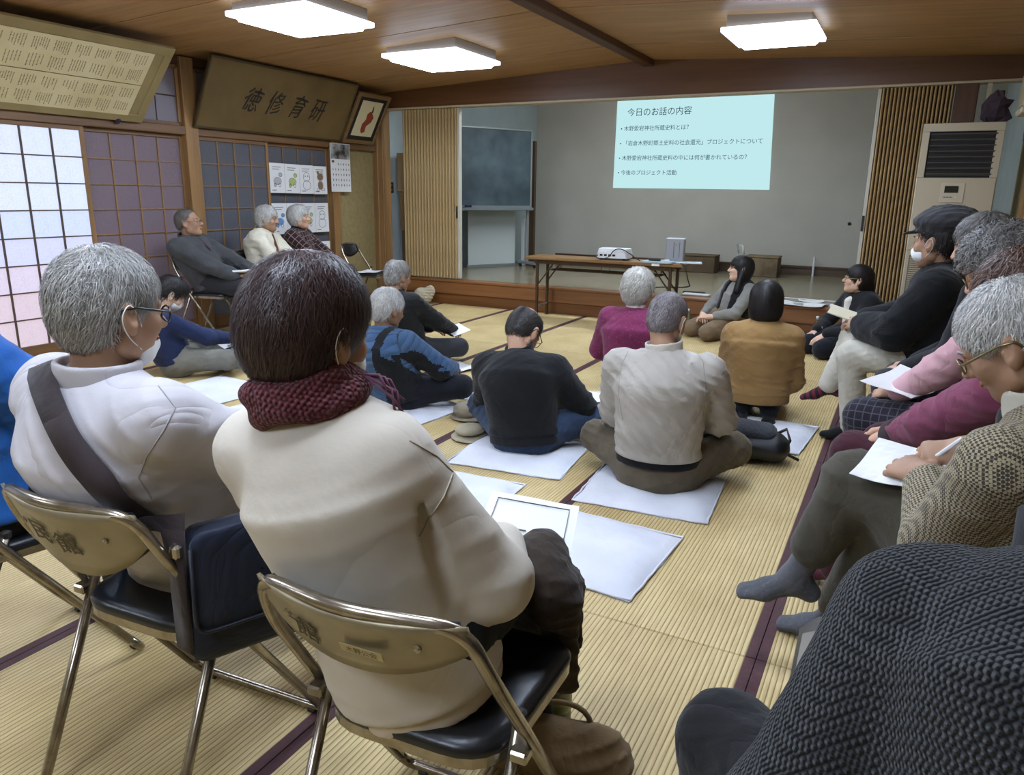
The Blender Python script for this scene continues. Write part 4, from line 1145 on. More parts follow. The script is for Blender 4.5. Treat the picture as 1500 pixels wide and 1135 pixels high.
def chair(label, loc, yaw, group='grey pipe folding chairs', writing=None, ph=.14):
    o = empty('folding_chair', (loc[0], loc[1], 0), R(yaw), label=label, cat='chair', group=group)
    tr = .0115
    # tube from the front feet up to the back and down again
    yb_, zt = -.235, .745
    up = [(-.215, .20, .06), (-.215, -.075, .46), (-.200, -.195, .65), (-.178, yb_, zt), (0, yb_ - .045, zt + .012), (.178, yb_, zt), (.200, -.195, .65), (.215, -.075, .46), (.215, .20, .06)]
    MB().tube(fillet(up, .06), tr, 8).build('back_tube', M_CHROME, o, True)
    MB().tube(fillet([(-.215, .20, .06), (-.215, .235, .014), (.215, .235, .014), (.215, .20, .06)], .035), tr, 8).build('front_floor_rail', M_CHROME, o, True)
    MB().tube(fillet([(-.188, -.055, .475), (-.192, -.235, .06), (-.192, -.26, .014), (.192, -.26, .014), (.192, -.235, .06), (.188, -.055, .475)], .04), tr, 8).build('rear_leg_frame', M_CHROME, o, True)
    for s in (-1, 1):
        MB().lathe([(.013, 0), (.013, .014), (.006, .018)], c=(s * .188, -.053, .474), n=8).build('tube_cap', M_INK, o)
        MB().box((s * .203 - .016, -.10, .425), (s * .203 + .016, -.05, .447), bev=.004).build('bracket', M_CHROME, o)
    for (sx, yy) in ((-.17, .235), (.17, .235), (-.15, -.26), (.15, -.26)):
        MB().box((sx - .012, yy - .014, 0), (sx + .012, yy + .014, .012), bev=.003).build('glide', M_INK, o)
    ol = seat_outline(.175, .195, -.13, .235)
    MB().prism(ol, .405, .425, lambda u, v, h: (u, v, h)).build('seat_rim', M_CHROME, o)
    pd = MB(); n = len(ol); cx, cy_ = 0, .05
    rings = [(1.0, .425), (1.01, .436), (.97, .447), (.86, .452), (.5, .446), (.01, .443)]
    for (k, z) in rings: pd.v += [((u - cx) * k + cx, (v - cy_) * k + cy_, z) for u, v in ol]
    for i in range(len(rings) - 1):
        for k in range(n): k2 = (k + 1) % n; pd.f.append((i * n + k, i * n + k2, (i + 1) * n + k2, (i + 1) * n + k))
    pd.build('seat_pad', M_VINYL, o, True)
    # back plate: hangs from the tube, lower edge bowed
    def bp(u, v, h):       # u -1..1, v 0..1 down
        x = u * .182; low = ph * (1 - .55 * abs(u) ** 2.2); z = zt + .004 - v * low; y = yb_ - .045 * (1 - u * u) + (1 - abs(u)) * 0 + v * low * .38 + h
        return (x, y, z)
    for nm, h0, h1, m in (('back_plate', -.004, .004, M_BACKP), ('back_pad', .004, .022, M_VINYL)):
        g = MB(); nu, nv = 16, 5
        for h in (h0, h1):
            for j in range(nv + 1):
                for i in range(nu + 1): g.v.append(bp((i / nu * 2 - 1) * (1 if nm == 'back_plate' else .90), (j / nv) * (1 if nm == 'back_plate' else .94) + (0 if nm == 'back_plate' else .03), h))
        N = (nu + 1) * (nv + 1)
        for j in range(nv):
            for i in range(nu):
                a = j * (nu + 1) + i; g.f.append((a, a + 1, a + nu + 2, a + nu + 1)); g.f.append((a + N, a + N + nu + 1, a + N + nu + 2, a + N + 1))
        for i in range(nu):
            a = nv * (nu + 1) + i; g.f.append((a, a + 1, a + 1 + N, a + N)); a = i; g.f.append((a, a + N, a + 1 + N, a + 1))
        for j in range(nv):
            a = j * (nu + 1); g.f.append((a, a + nu + 1, a + nu + 1 + N, a + N)); a += nu; g.f.append((a, a + N, a + nu + 1 + N, a + nu + 1))
        g.build(nm, m, o, True)
    for s in (-1, 1):
        MB().lathe([(.007, 0), (.007, .003), (.003, .005)], n=8, M=rotm((1, 0, 0), R(90)), c=bp(s * .62, .45, -.004)).build('rivet', M_CHROME, o)
    if writing:
        for (ch, u, v, sz, mm) in writing:
            p0 = Vector(bp(u, v, -.007)); p1 = Vector(bp(u - .1, v, -.007)); p2 = Vector(bp(u, v - .1, -.007))
            text('painted_character', ch, sz, mm, o, frame_m(p0, p1 - p0 if False else (p0 - Vector(bp(u + .1, v, -.007))) * -1, p2 - p0) if False else frame_m(p0, Vector(bp(u + .1, v, -.007)) - p0, p2 - p0), 'CENTER', 0.0006)
    return o
# ------------------------------------------------------------------ people: materials
def skin_mat(key, col, var):
    return mat('skin_' + key, col, rough=.55, var=var, vscale=14, bump=.12, bscale=120, bdist=.001, spec=.35)
def hair_mat(key, c1, c2, rough=.45):
    k = 'hair_' + key
    if k in MATS: return MATS[k]
    m = bpy.data.materials.new(k); m.use_nodes = True; nt = m.node_tree; b = nt.nodes['Principled BSDF']
    g = nt.nodes.new('ShaderNodeNewGeometry'); rp = nt.nodes.new('ShaderNodeValToRGB')
    rp.color_ramp.elements[0].color = lin(c1); rp.color_ramp.elements[1].color = lin(c2)
    tc = nt.nodes.new('ShaderNodeTexCoord'); n = node(nt, 'ShaderNodeTexNoise', Scale=22.0, Detail=3.0); nt.links.new(tc.outputs['Object'], n.inputs['Vector'])
    ad = node(nt, 'ShaderNodeMath', operation='MULTIPLY_ADD'); ad.inputs[1].default_value = .6; nt.links.new(g.outputs['Random Per Island'], ad.inputs[0])
    mu = node(nt, 'ShaderNodeMath', operation='MULTIPLY'); mu.inputs[1].default_value = .55; nt.links.new(n.outputs['Fac'], mu.inputs[0]); nt.links.new(mu.outputs[0], ad.inputs[2])
    nt.links.new(ad.outputs[0], rp.inputs[0]); nt.links.new(rp.outputs[0], b.inputs['Base Color'])
    b.inputs['Roughness'].default_value = rough; b.inputs['Specular IOR Level'].default_value = .35
    mp = nt.nodes.new('ShaderNodeMapping'); mp.inputs['Scale'].default_value = (220, 220, 25); nt.links.new(tc.outputs['Object'], mp.inputs[0])
    n3 = node(nt, 'ShaderNodeTexNoise', Scale=1.0, Detail=3.0); nt.links.new(mp.outputs[0], n3.inputs['Vector'])
    bp = node(nt, 'ShaderNodeBump', Strength=.3, Distance=.003); nt.links.new(n3.outputs['Fac'], bp.inputs['Height']); nt.links.new(bp.outputs[0], b.inputs['Normal'])
    MATS[k] = m; return m

def cloth(key, col, var=None, kind='plain', col2=None, size=.01, rough=.9, bump=.35, sheen=.1, wr=.35, ws=5.0):
    k = 'cloth_' + key
    if k in MATS: return MATS[k]
    m = bpy.data.materials.new(k); m.use_nodes = True; nt = m.node_tree; b = nt.nodes['Principled BSDF']
    b.inputs['Roughness'].default_value = rough; b.inputs['Specular IOR Level'].default_value = .25; b.inputs['Sheen Weight'].default_value = sheen
    tc = nt.nodes.new('ShaderNodeTexCoord')
    n = node(nt, 'ShaderNodeTexNoise', Scale=7.0, Detail=4.0); nt.links.new(tc.outputs['Object'], n.inputs['Vector'])
    rp = nt.nodes.new('ShaderNodeValToRGB'); rp.color_ramp.elements[0].position = .35; rp.color_ramp.elements[1].position = .65
    rp.color_ramp.elements[0].color = lin(col); rp.color_ramp.elements[1].color = lin(var or col)
    nt.links.new(n.outputs['Fac'], rp.inputs[0]); colout = rp.outputs[0]
    bp = node(nt, 'ShaderNodeBump', Strength=bump, Distance=.0015); nt.links.new(bp.outputs[0], b.inputs['Normal'])
    nw = node(nt, 'ShaderNodeTexNoise', Scale=ws, Detail=3.0, Distortion=1.2); nt.links.new(tc.outputs['Object'], nw.inputs['Vector'])
    c1 = node(nt, 'ShaderNodeMath', operation='SUBTRACT'); c1.inputs[1].default_value = .5; nt.links.new(nw.outputs['Fac'], c1.inputs[0])
    c2 = node(nt, 'ShaderNodeMath', operation='ABSOLUTE'); nt.links.new(c1.outputs[0], c2.inputs[0])
    c3 = node(nt, 'ShaderNodeMath', operation='POWER'); c3.inputs[1].default_value = .75; nt.links.new(c2.outputs[0], c3.inputs[0])
    b2 = node(nt, 'ShaderNodeBump', Strength=wr, Distance=.03); nt.links.new(c3.outputs[0], b2.inputs['Height']); nt.links.new(b2.outputs[0], bp.inputs['Normal'])
    src = 'UV' if kind in ('waffle', 'tweed', 'plaid', 'rib', 'quilt', 'stripe', 'chain') else None
    def comb(fn):                                    # pattern from the sleeve/torso coordinates stored on the mesh
        at = node(nt, 'ShaderNodeAttribute', attribute_name='st'); sp_ = nt.nodes.new('ShaderNodeSeparateXYZ'); nt.links.new(at.outputs['Vector'], sp_.inputs[0])
        outs = []
        for ax in (0, 1):
            mu = node(nt, 'ShaderNodeMath', operation='MULTIPLY'); mu.inputs[1].default_value = 2 * math.pi / size; nt.links.new(sp_.outputs[ax], mu.inputs[0])
            s_ = node(nt, 'ShaderNodeMath', operation='SINE'); nt.links.new(mu.outputs[0], s_.inputs[0]); outs.append(s_)
        return outs
    def math2(op, a, b_, v=None):
        q = node(nt, 'ShaderNodeMath', operation=op)
        nt.links.new(a, q.inputs[0])
        if b_ is not None: nt.links.new(b_, q.inputs[1])
        else: q.inputs[1].default_value = v
        return q.outputs[0]
    def lattice(prod=False):                                   # small diagonal weave cells in the garment's own space
        mp = nt.nodes.new('ShaderNodeMapping'); mp.inputs['Rotation'].default_value = (.5, .6, .4); nt.links.new(tc.outputs['Object'], mp.inputs[0])
        sp_ = nt.nodes.new('ShaderNodeSeparateXYZ'); nt.links.new(mp.outputs[0], sp_.inputs[0]); w_ = []
        for ax in range(3):
            mu = node(nt, 'ShaderNodeMath', operation='MULTIPLY'); mu.inputs[1].default_value = 2 * math.pi / size; nt.links.new(sp_.outputs[ax], mu.inputs[0])
            s_ = node(nt, 'ShaderNodeMath', operation='SINE'); nt.links.new(mu.outputs[0], s_.inputs[0]); w_.append(s_.outputs[0])
        if prod: return math2('MULTIPLY', math2('MULTIPLY', w_[0], w_[1]), w_[2])
        t = math2('ADD', math2('ADD', math2('MULTIPLY', w_[0], w_[1]), math2('MULTIPLY', w_[1], w_[2])), math2('MULTIPLY', w_[2], w_[0]))
        return t
    if kind == 'plain':
        n2 = node(nt, 'ShaderNodeTexNoise', Scale=260.0, Detail=2.0); nt.links.new(tc.outputs['Object'], n2.inputs['Vector']); nt.links.new(n2.outputs['Fac'], bp.inputs['Height'])
    elif kind == 'wool':
        n2 = node(nt, 'ShaderNodeTexNoise', Scale=90.0, Detail=5.0); nt.links.new(tc.outputs['Object'], n2.inputs['Vector']); nt.links.new(n2.outputs['Fac'], bp.inputs['Height'])
        if col2:
            r3 = nt.nodes.new('ShaderNodeValToRGB'); r3.color_ramp.elements[0].position = .55; r3.color_ramp.elements[1].position = .75
            nt.links.new(n2.outputs['Fac'], r3.inputs[0])
            mx = node(nt, 'ShaderNodeMix', data_type='RGBA'); nt.links.new(r3.outputs[0], mx.inputs[0]); nt.links.new(colout, mx.inputs[6]); mx.inputs[7].default_value = lin(col2); colout = mx.outputs[2]
    elif kind == 'rib':
        s0, s1 = comb(None); nt.links.new(s0.outputs[0], bp.inputs['Height'])
    elif kind == 'quilt':
        s0, s1 = comb(None); a = math2('ABSOLUTE', s1.outputs[0], None, 0); bp.inputs['Distance'].default_value = .008; nt.links.new(a, bp.inputs['Height'])
    elif kind in ('waffle', 'chain'):
        pr = lattice(); bp.inputs['Distance'].default_value = .004; bp.inputs['Strength'].default_value = .8
        nt.links.new(pr, bp.inputs['Height'])
        r3 = nt.nodes.new('ShaderNodeValToRGB'); r3.color_ramp.elements[0].position = .1; r3.color_ramp.elements[1].position = .6
        ad = math2('MULTIPLY_ADD', pr, None, .5); nt.nodes[-1].inputs[2].default_value = .5
        nt.links.new(ad, r3.inputs[0])
        mx = node(nt, 'ShaderNodeMix', data_type='RGBA'); nt.links.new(r3.outputs[0], mx.inputs[0]); mx.inputs[6].default_value = lin(col2 or col); nt.links.new(colout, mx.inputs[7]); colout = mx.outputs[2]
    elif kind in ('tweed', 'stripe', 'plaid'):
        s0, s1 = comb(None)
        pr = lattice(True) if kind == 'tweed' else (s1.outputs[0] if kind == 'stripe' else math2('MAXIMUM', s0.outputs[0], s1.outputs[0]))
        r3 = nt.nodes.new('ShaderNodeValToRGB')
        r3.color_ramp.elements[0].position, r3.color_ramp.elements[1].position = {'tweed': (.46, .54), 'stripe': (.48, .55), 'plaid': (.93, .97)}[kind]
        ad = math2('MULTIPLY_ADD', pr, None, .5); nt.nodes[-1].inputs[2].default_value = .5
        nt.links.new(ad, r3.inputs[0])
        mx = node(nt, 'ShaderNodeMix', data_type='RGBA'); nt.links.new(r3.outputs[0], mx.inputs[0]); nt.links.new(colout, mx.inputs[6]); mx.inputs[7].default_value = lin(col2); colout = mx.outputs[2]
        n2 = node(nt, 'ShaderNodeTexNoise', Scale=220.0, Detail=2.0); nt.links.new(tc.outputs['Object'], n2.inputs['Vector']); nt.links.new(n2.outputs['Fac'], bp.inputs['Height'])
    nt.links.new(colout, b.inputs['Base Color'])
    MATS[k] = m; return m

def set_st(o, verts, segs):
    """store sleeve / torso coordinates: along the nearest bone and round it, in metres"""
    P = np.asarray(verts, float); best = np.full(len(P), 9e9); st = np.zeros((len(P), 3))
    acc = 0.0
    for (a, b, r, ref) in segs:
        a, b = np.asarray(a, float), np.asarray(b, float); d = b - a; L = np.linalg.norm(d); n = d / L
        t = np.clip((P - a) @ n / L, 0, 1); q = P - a - t[:, None] * d; dist = np.linalg.norm(q, axis=1) - r
        x = np.asarray(ref, float); x = nrm(x - n * (x @ n)); y = np.cross(n, x)
        ang = np.arctan2(q @ y, q @ x)
        m = dist < best; best[m] = dist[m]
        st[m, 0] = ang[m] * r; st[m, 1] = ((P - a) @ n)[m] + acc
        acc += L
    at = o.data.attributes.new('st', 'FLOAT_VECTOR', 'POINT'); at.data.foreach_set('vector', st.astype(np.float32).ravel())

def ellmesh(mb, c, r, Rm=None, n=10, m=7):
    pr = [(max(math.sin(math.pi * k / m), .001), -math.cos(math.pi * k / m)) for k in range(m + 1)]
    b = len(mb.v); mb.lathe(pr, n=n)
    for i in range(b, len(mb.v)):
        p = np.array(mb.v[i]) * np.array(r)
        if Rm is not None: p = Rm @ p
        mb.v[i] = tuple(p + np.array(c))
    return mb

class Person:
    def __init__(s, label, loc, yaw, hz, hc_w=None, hunch=.03, sw=.172, scale=1.0, vox=.012, seed=1, bx_=0.0, group=None, neck_up=.128, neck_fw=.035, twist=0.0, cat='person', drop=.068):
        s.root = empty('person', (loc[0], loc[1], loc[2] if len(loc) > 2 else 0), R(yaw), label=label, cat=cat, group=group)
        s.loc = np.array([loc[0], loc[1], loc[2] if len(loc) > 2 else 0], float); s.yaw = yaw; s.vox = vox; s.seed = seed; s.sc = scale
        s.Rw = rot3(yaw)
        s.pel = V(bx_, 0, hz)
        s.hc = s.w2l(hc_w)
        tw = rot3(twist); s.side = tw[:, 0]; s.fwd = tw[:, 1]
        sp0 = nrm(s.hc - s.pel)
        nd = nrm(sp0 * .4 + V(0, 0, 1) * .6)
        s.nd = nd
        s.neck = s.hc - nd * neck_up * scale - s.fwd * neck_fw * scale
        s.tl = np.linalg.norm(s.neck - s.pel)
        sp = nrm(s.neck - s.pel); s.sp = sp
        back = -nrm(s.fwd - sp * (s.fwd @ sp)); s.bk = back
        s.waist = s.pel + sp * s.tl * .40 + back * hunch * .6
        s.chest = s.pel + sp * s.tl * .70 + back * hunch
        s.s2 = nrm(s.neck - s.chest)
        s.side = nrm(s.side - sp * (s.side @ sp))
        s.sh = {}
        for k, q in (('L', -1), ('R', 1)):
            s.sh[k] = s.neck - V(0, 0, drop) * scale + nrm(s.side * .3 + tw[:, 0] * .7) * q * sw * scale - s.bk * .005
        s.arm = {}; s.leg = {}; s.hands = []; s.parts = {}
        s.HR = rot3(0)
    def w2l(s, p): return s.Rw.T @ (np.asarray(p, float) - s.loc)
    def head(s, yaw=0, pitch=0, roll=0, hs=1.0): s.HR = rot3(yaw, pitch, roll); s.hs = hs * s.sc ** .5; return s
    def H(s, p): return s.hc + (np.asarray(p, float) * s.hs) @ s.HR.T
    def arms(s, L=None, Rr=None, poleL=(-.6, -.5, -.6), poleR=(.6, -.5, -.6), world=False):
        for k, w_, po in (('L', L, poleL), ('R', Rr, poleR)):
            if w_ is None: continue
            wv = s.w2l(w_) if world else np.asarray(w_, float)
            e, b = ik(s.sh[k], wv, .275 * s.sc, .245 * s.sc, po); s.arm[k] = (s.sh[k], e, b)
        return s
    def legs(s, kL, aL, kR, aR, world=False):
        c = s.w2l if world else (lambda p: np.asarray(p, float))
        for k, q, kn, an in (('L', -1, kL, aL), ('R', 1, kR, aR)):
            s.leg[k] = (s.pel + s.side * q * .085 * s.sc, c(kn), c(an))
        return s
    def obj(s, name, vf, m, parent=None, smooth=True):
        return mesh_obj(name, vf[0], vf[1], m, parent or s.root, smooth)
    # -- garments
    def top(s, m, name='jacket', e=.02, hem=-.04, amp=.004, sleeve=.97, w=1.0, d=1.0, wl=.09, arm_e=None, hem_band=None, belly=0.0, back=0.0, vox=None, cuff=None, drop=0.0, extra=(), post=(), arm_r=1.0, k_arm=.022, flare=0.0, k_sh=.03):
        ae = e if arm_e is None else arm_e; sc = s.sc; sd = s.side
        hp = s.pel + s.sp * hem
        pr = [econe(s.pel + s.sp * min(hem, 0) , s.waist, (.165 + flare) * sc * w + e, (.118 + flare) * sc * d + e, .150 * sc * w + e, .112 * sc * d + e, sd, .05),
              econe(s.waist, s.chest, .150 * sc * w + e, .112 * sc * d + e, .162 * sc * w + e, .116 * sc * d + e, sd, .06),
              econe(s.chest, s.neck - s.s2 * .095, .162 * sc * w + e, .116 * sc * d + e, .110 * sc * w + e * .6, .072 * sc * d + e * .6, sd, .06)]
        if belly: pr.append(ell(s.waist - s.bk * belly, (.13 * sc, .11 * sc, .12 * sc), .06))
        if back: pr.append(ell(s.chest + s.bk * back + s.s2 * .02, (.13 * sc, .09 * sc, .085 * sc), .08))
        pr += list(extra)
        pr.append(plane_clip(hp, -s.sp, .015))
        for k in ('L', 'R'):
            pr.append(rcone(s.neck - s.s2 * .060, s.sh[k], (.052 * sc + e * .4), (.054 * sc + ae * .5), .06))
            if k in s.arm:
                a, b, c_ = s.arm[k]; c2 = b + (c_ - b) * sleeve
                pr.append(rcone(a, b, (.054 * sc + ae * .7) * arm_r, (.044 * sc + ae * .8) * arm_r, k_sh)); pr.append(rcone(b, c2, (.044 * sc + ae * .8) * arm_r, (.031 * sc + ae * .75) * arm_r, k_arm))
        pr += list(post)
        def wt(P):                                   # creases gather at the hem, the elbows and the armpits
            h_ = (P - hp) @ s.sp; w_ = .55 + 1.1 * np.exp(-(h_ / .11) ** 2)
            for k in s.arm:
                a, b, c_ = s.arm[k]
                w_ += 1.2 * np.exp(-(((P - b) ** 2).sum(1)) / .10 ** 2) + .7 * np.exp(-(((P - a + s.sp * .09) ** 2).sum(1)) / .09 ** 2)
            return w_ * np.clip((h_ - .012) / .04, 0, 1)
        vf = sdf_mesh(pr, vox or s.vox, folds(s.seed, amp, wl, fn=wt) if amp else None)
        o = s.obj(name, vf, m); s.parts[name] = o
        segs = [(s.pel, s.chest, .17, s.fwd), (s.chest, s.neck, .14, s.fwd)]
        for k in s.arm: a, b, c_ = s.arm[k]; segs += [(a, b, .055, s.sp), (b, c_, .045, s.sp)]
        s.segs = segs
        set_st(o, vf[0], segs)
        if hem_band:
            mb_, h_ = hem_band
            b2 = [econe(hp - s.sp * .05, hp + s.sp * .06, .158 * sc * w + e, .115 * sc * d + e, .155 * sc * w + e, .113 * sc * d + e, sd, .02), plane_clip(hp - s.sp * h_, -s.sp, .006), plane_clip(hp + s.sp * .012, s.sp, .006)]
            s.obj('hem_band', sdf_mesh(b2, s.vox * .8), mb_, o)
        if cuff:
            for k in s.arm:
                a, b, c_ = s.arm[k]; dr = nrm(c_ - b); q = b + (c_ - b) * sleeve
                s.obj('cuff', sdf_mesh([rcone(q - dr * .03, q + dr * .012, .036 * sc + ae * .7, .034 * sc + ae * .7, .01)], s.vox * .7), cuff, o)
        return o
    def collar(s, m, h=.05, r=.066, th=.008, parent='jacket', flare=.0, tilt=0.0, vox=None, open_=0.0, low=.03, d=1.0):
        ax = nrm(nrm(s.H((0, -.02, -.08)) - s.neck) * .6 + s.s2 * .2 + V(0, 0, .45) + s.bk * tilt); a = s.neck - ax * low; b = s.neck + ax * h
        R0, R1 = (r + flare * .3) * s.sc, (r + flare) * s.sc
        pr = [econe(a - ax * .03, b + ax * .05, R0, R0 * d, R1, R1 * d, s.side, .0), econe(a - ax * .04, b + ax * .08, R0 - th, R0 * d - th, R1 - th, R1 * d - th, s.side, .004, 's'), plane_clip(b, ax, .006), plane_clip(a, -ax, .004)]
        if open_: pr.append(ell(s.neck + s.fwd * (r + .01) + ax * h * .6, (open_, .04, .06), .01, 's'))
        o = s.obj('collar', sdf_mesh(pr, vox or s.vox * .6), m, s.parts.get(parent)); s.parts['collar'] = o; return o
    def pants(s, m, name='trousers', e=.014, amp=.004, shin=1.0, shins=None, th=1.0, wl=.08, hipw=1.0, vox=None, sh_r=1.0, skip=(), k=.05):
        sc = s.sc
        pr = [econe(s.pel - s.sp * .03, s.pel + s.sp * .08, .160 * sc * hipw + e, .115 * sc * hipw + e, .150 * sc * hipw + e * .5, .108 * sc + e * .5, s.side, .05)]
        segs = []
        for q in s.leg:
            if q in skip: continue
            h, kn, an = s.leg[q]
            a2 = kn + (an - kn) * (shins or {}).get(q, shin)
            pr += [rcone(h, kn, .083 * sc * th + e, .058 * sc * th + e, k), rcone(kn, a2, .056 * sc * th * sh_r + e, .042 * sc * th * sh_r + e, .03)]
            segs += [(h, kn, .075, V(0, 0, 1)), (kn, an, .055, V(0, 1, .2))]
        vf = sdf_mesh(pr, vox or s.vox, folds(s.seed + 50, amp, wl, 1.2) if amp else None)
        o = s.obj(name, vf, m); s.parts[name] = o
        set_st(o, vf[0], segs or s.segs)
        return o
    def socks(s, m, dirs, ups, keys=('L', 'R'), name='sock', fs=1.0, st=False, top_=.12):
        for q, d, u in zip(keys, dirs, ups):
            an = s.leg[q][2]
            us_ = nrm(s.leg[q][1] - an); fp_ = foot_prims(an, d, u, fs * s.sc); fp_[0] = rcone(an + us_ * top_, an, .040 * s.sc, .036 * s.sc, .02)
            vf = sdf_mesh(fp_, min(s.vox * .7, .008))
            o = s.obj(name, vf, m); set_st(o, vf[0], [(an + nrm(u) * .1, an - nrm(u) * .03, .04, nrm(d)), (an - nrm(u) * .03, an + nrm(d) * .16 - nrm(u) * .06, .04, nrm(u))])
    def hand(s, key, d, up, curl=(20, 35, 25), thumb_in=.3, point=None, hs=1.0, world=False):
        w_ = s.arm[key][2]
        if world: d, up = s.Rw.T @ np.asarray(d, float), s.Rw.T @ np.asarray(up, float)
        y = nrm(d); z = nrm(np.asarray(up, float) - y * (np.asarray(up, float) @ y)); x = np.cross(y, z)
        # right hand, palm down, fingers forward: thumb points to the left (-x)
        s.hands.append(hand_prims(w_, d, up, -1 if key == 'R' else 1, curl, scale=hs * s.sc ** .5, thumb_in=thumb_in, point=point))
    def body(s, m, hv=None, jaw=1.0, nose=1.0, cheek=1.0, face=True, neck_r=.05, brow='#3a302a', eyes=True):
        hv = hv or max(.0042, s.vox * .5)
        v, f = sdf_mesh(head_prims(jaw, nose, cheek), hv); v = s.H(v)
        vs_, fs_ = [v], [f]; n = len(v)
        nb = s.H((0, -.022, -.055)); pr = [rcone(s.neck - s.s2 * .06, nb, (neck_r + .010) * s.sc, neck_r * s.sc, .02), rcone(nb, s.H((0, -.01, .0)), neck_r * s.sc, .045 * s.sc, .02)]
        def add(vf):
            nonlocal n
            vs_.append(vf[0]); fs_.append(vf[1] + n); n += len(vf[0])
        # the trunk and limbs under the clothes, slimmer than them
        core = [econe(s.pel, s.chest, .10, .07, .10, .07, s.side, .03), rcone(s.chest, s.neck, .06, .05, .03)]
        for k in s.arm: a, b, c_ = s.arm[k]; core += [rcone(s.chest, a, .04, .035, .02), rcone(a, b, .035, .03, .02), rcone(b, c_, .028, .022, .02)]
        for k in s.leg: a, b, c_ = s.leg[k]; core += [rcone(a, b, .05, .04, .02), rcone(b, c_, .036, .028, .02)]
        add(sdf_mesh(pr, hv * 1.4)); add(sdf_mesh(core, .016))
        for h in s.hands: add(sdf_mesh(h, min(hv, .0045)))
        o = s.obj('body', (np.concatenate(vs_), np.concatenate(fs_)), m); s.bodyo = o
        if face and eyes:
            for q in (-1, 1):
                e = ellmesh(MB(), (0, 0, 0), (.0105, .004, .0030)); e.v = [tuple(s.H(np.array(p) + V(q * .031, .0905 - .002, -.0045))) for p in e.v]; e.build('eye', mat('eye_dark', '#1d1512', rough=.3), o, True)
                b_ = MB().tube([tuple(s.H((q * .014, .0985, .017))), tuple(s.H((q * .030, .0965, .0225))), tuple(s.H((q * .047, .083, .0175)))], [.002, .0032, .0016], 6); b_.build('eyebrow', mat('brow_' + brow, brow, rough=.8), o, True)
            li = ellmesh(MB(), (0, 0, 0), (.0195, .006, .0075)); li.v = [tuple(s.H(np.array(p) + V(0, .0945, -.063))) for p in li.v]; li.build('lips', mat('lips', '#9c5a4c', rough=.5), o, True)
        return o
    def hair(s, m, style, n=900, length=.06, width=.0011, lift=.004, hv=None, **kw):
        if s.vox > .009: width *= 1.5; lift *= 1.5; n = int(n * 1.4)
        v, f = style.mesh(hv or max(.005, s.vox * .55))
        sv, sf = style.strands(v, n, length, width, lift, **kw)
        o = s.obj('hair', (np.concatenate([s.H(v), s.H(sv)]), np.concatenate([f, sf + len(v)])), m); s.hairo = o
        return o
    def glasses(s, m, r=.021, temple=True):
        o = empty('glasses', (0, 0, 0), parent=s.root)
        fr = MB()
        for q in (-1, 1):
            fr.tube([tuple(s.H((q * .033 + r * 1.12 * math.cos(a), .106 - .35 * abs(r * math.cos(a)) * (q * math.cos(a) > 0), -.008 + r * .82 * math.sin(a)))) for a in [2 * math.pi * k / 16 for k in range(16)]], .0021, 6, closed=True)
        fr.tube([tuple(s.H((-.010, .107, -.004))), tuple(s.H((0, .110, -.002))), tuple(s.H((.010, .107, -.004)))], .0015, 6)
        fr.build('rims', m, o, True)
        for q in (-1, 1):
            MB().tube([tuple(s.H((q * .056, .099, -.002))), tuple(s.H((q * .077, .082, .0))), tuple(s.H((q * .090, .01, .010))), tuple(s.H((q * .092, -.022, .006))), tuple(s.H((q * .079, -.034, -.022)))], .0025, 6).build('temple', m, o, True)
        return o
    def mask(s, strap=True, m=None, dz=0.0, k=.94, dy=0.0):
        m = m or mat('mask_white', '#d9dad8', rough=.8)
        pr = [ell((0, .042 + dy, -.060 + dz), (.066 * k, .072 * k, .050 * k), .02), rcone((0, .090 + dy, -.03 + dz), (0, .097 + dy, -.045 + dz), .017 * k, .02 * k, .02), Prim(lambda X, Y, Z: .036 - Y + 0 * X + 0 * Z, [-9] * 3, [9] * 3, .004, 'c')]
        v, f = sdf_mesh(pr, max(.005, s.vox * .5)); o = s.obj('face_mask', (s.H(v), f), m); s.masko = o
        if strap:
            for q in (-1, 1):
                MB().tube(chaikin([tuple(s.H((q * .060, .035, -.035))), tuple(s.H((q * .084, .016, -.008))), tuple(s.H((q * .0955, -.010, .022))), tuple(s.H((q * .0965, -.028, -.010))), tuple(s.H((q * .088, -.010, -.048))), tuple(s.H((q * .058, .035, -.080)))]), .0011, 6).build('ear_loop', m, o, True)
        return o

# hairlines: (y, z) control points from the nape to the forehead
LINE_SHORT = ((-.11, -.075), (-.06, -.065), (-.03, -.035), (.0, .0), (.03, .015), (.055, .03), (.075, .065), (.11, .075))
LINE_BOB = ((-.12, -.10), (-.05, -.10), (.02, -.075), (.04, -.06), (.055, .01), (.075, .045), (.11, .055))
LINE_HIGH = ((-.11, -.05), (-.06, -.045), (-.03, -.02), (.0, .01), (.02, .03), (.045, .06), (.06, .085), (.11, .11))
LINE_LONG = ((-.14, -.21), (-.02, -.21), (.03, -.19), (.045, -.10), (.06, .02), (.085, .06), (.12, .075))
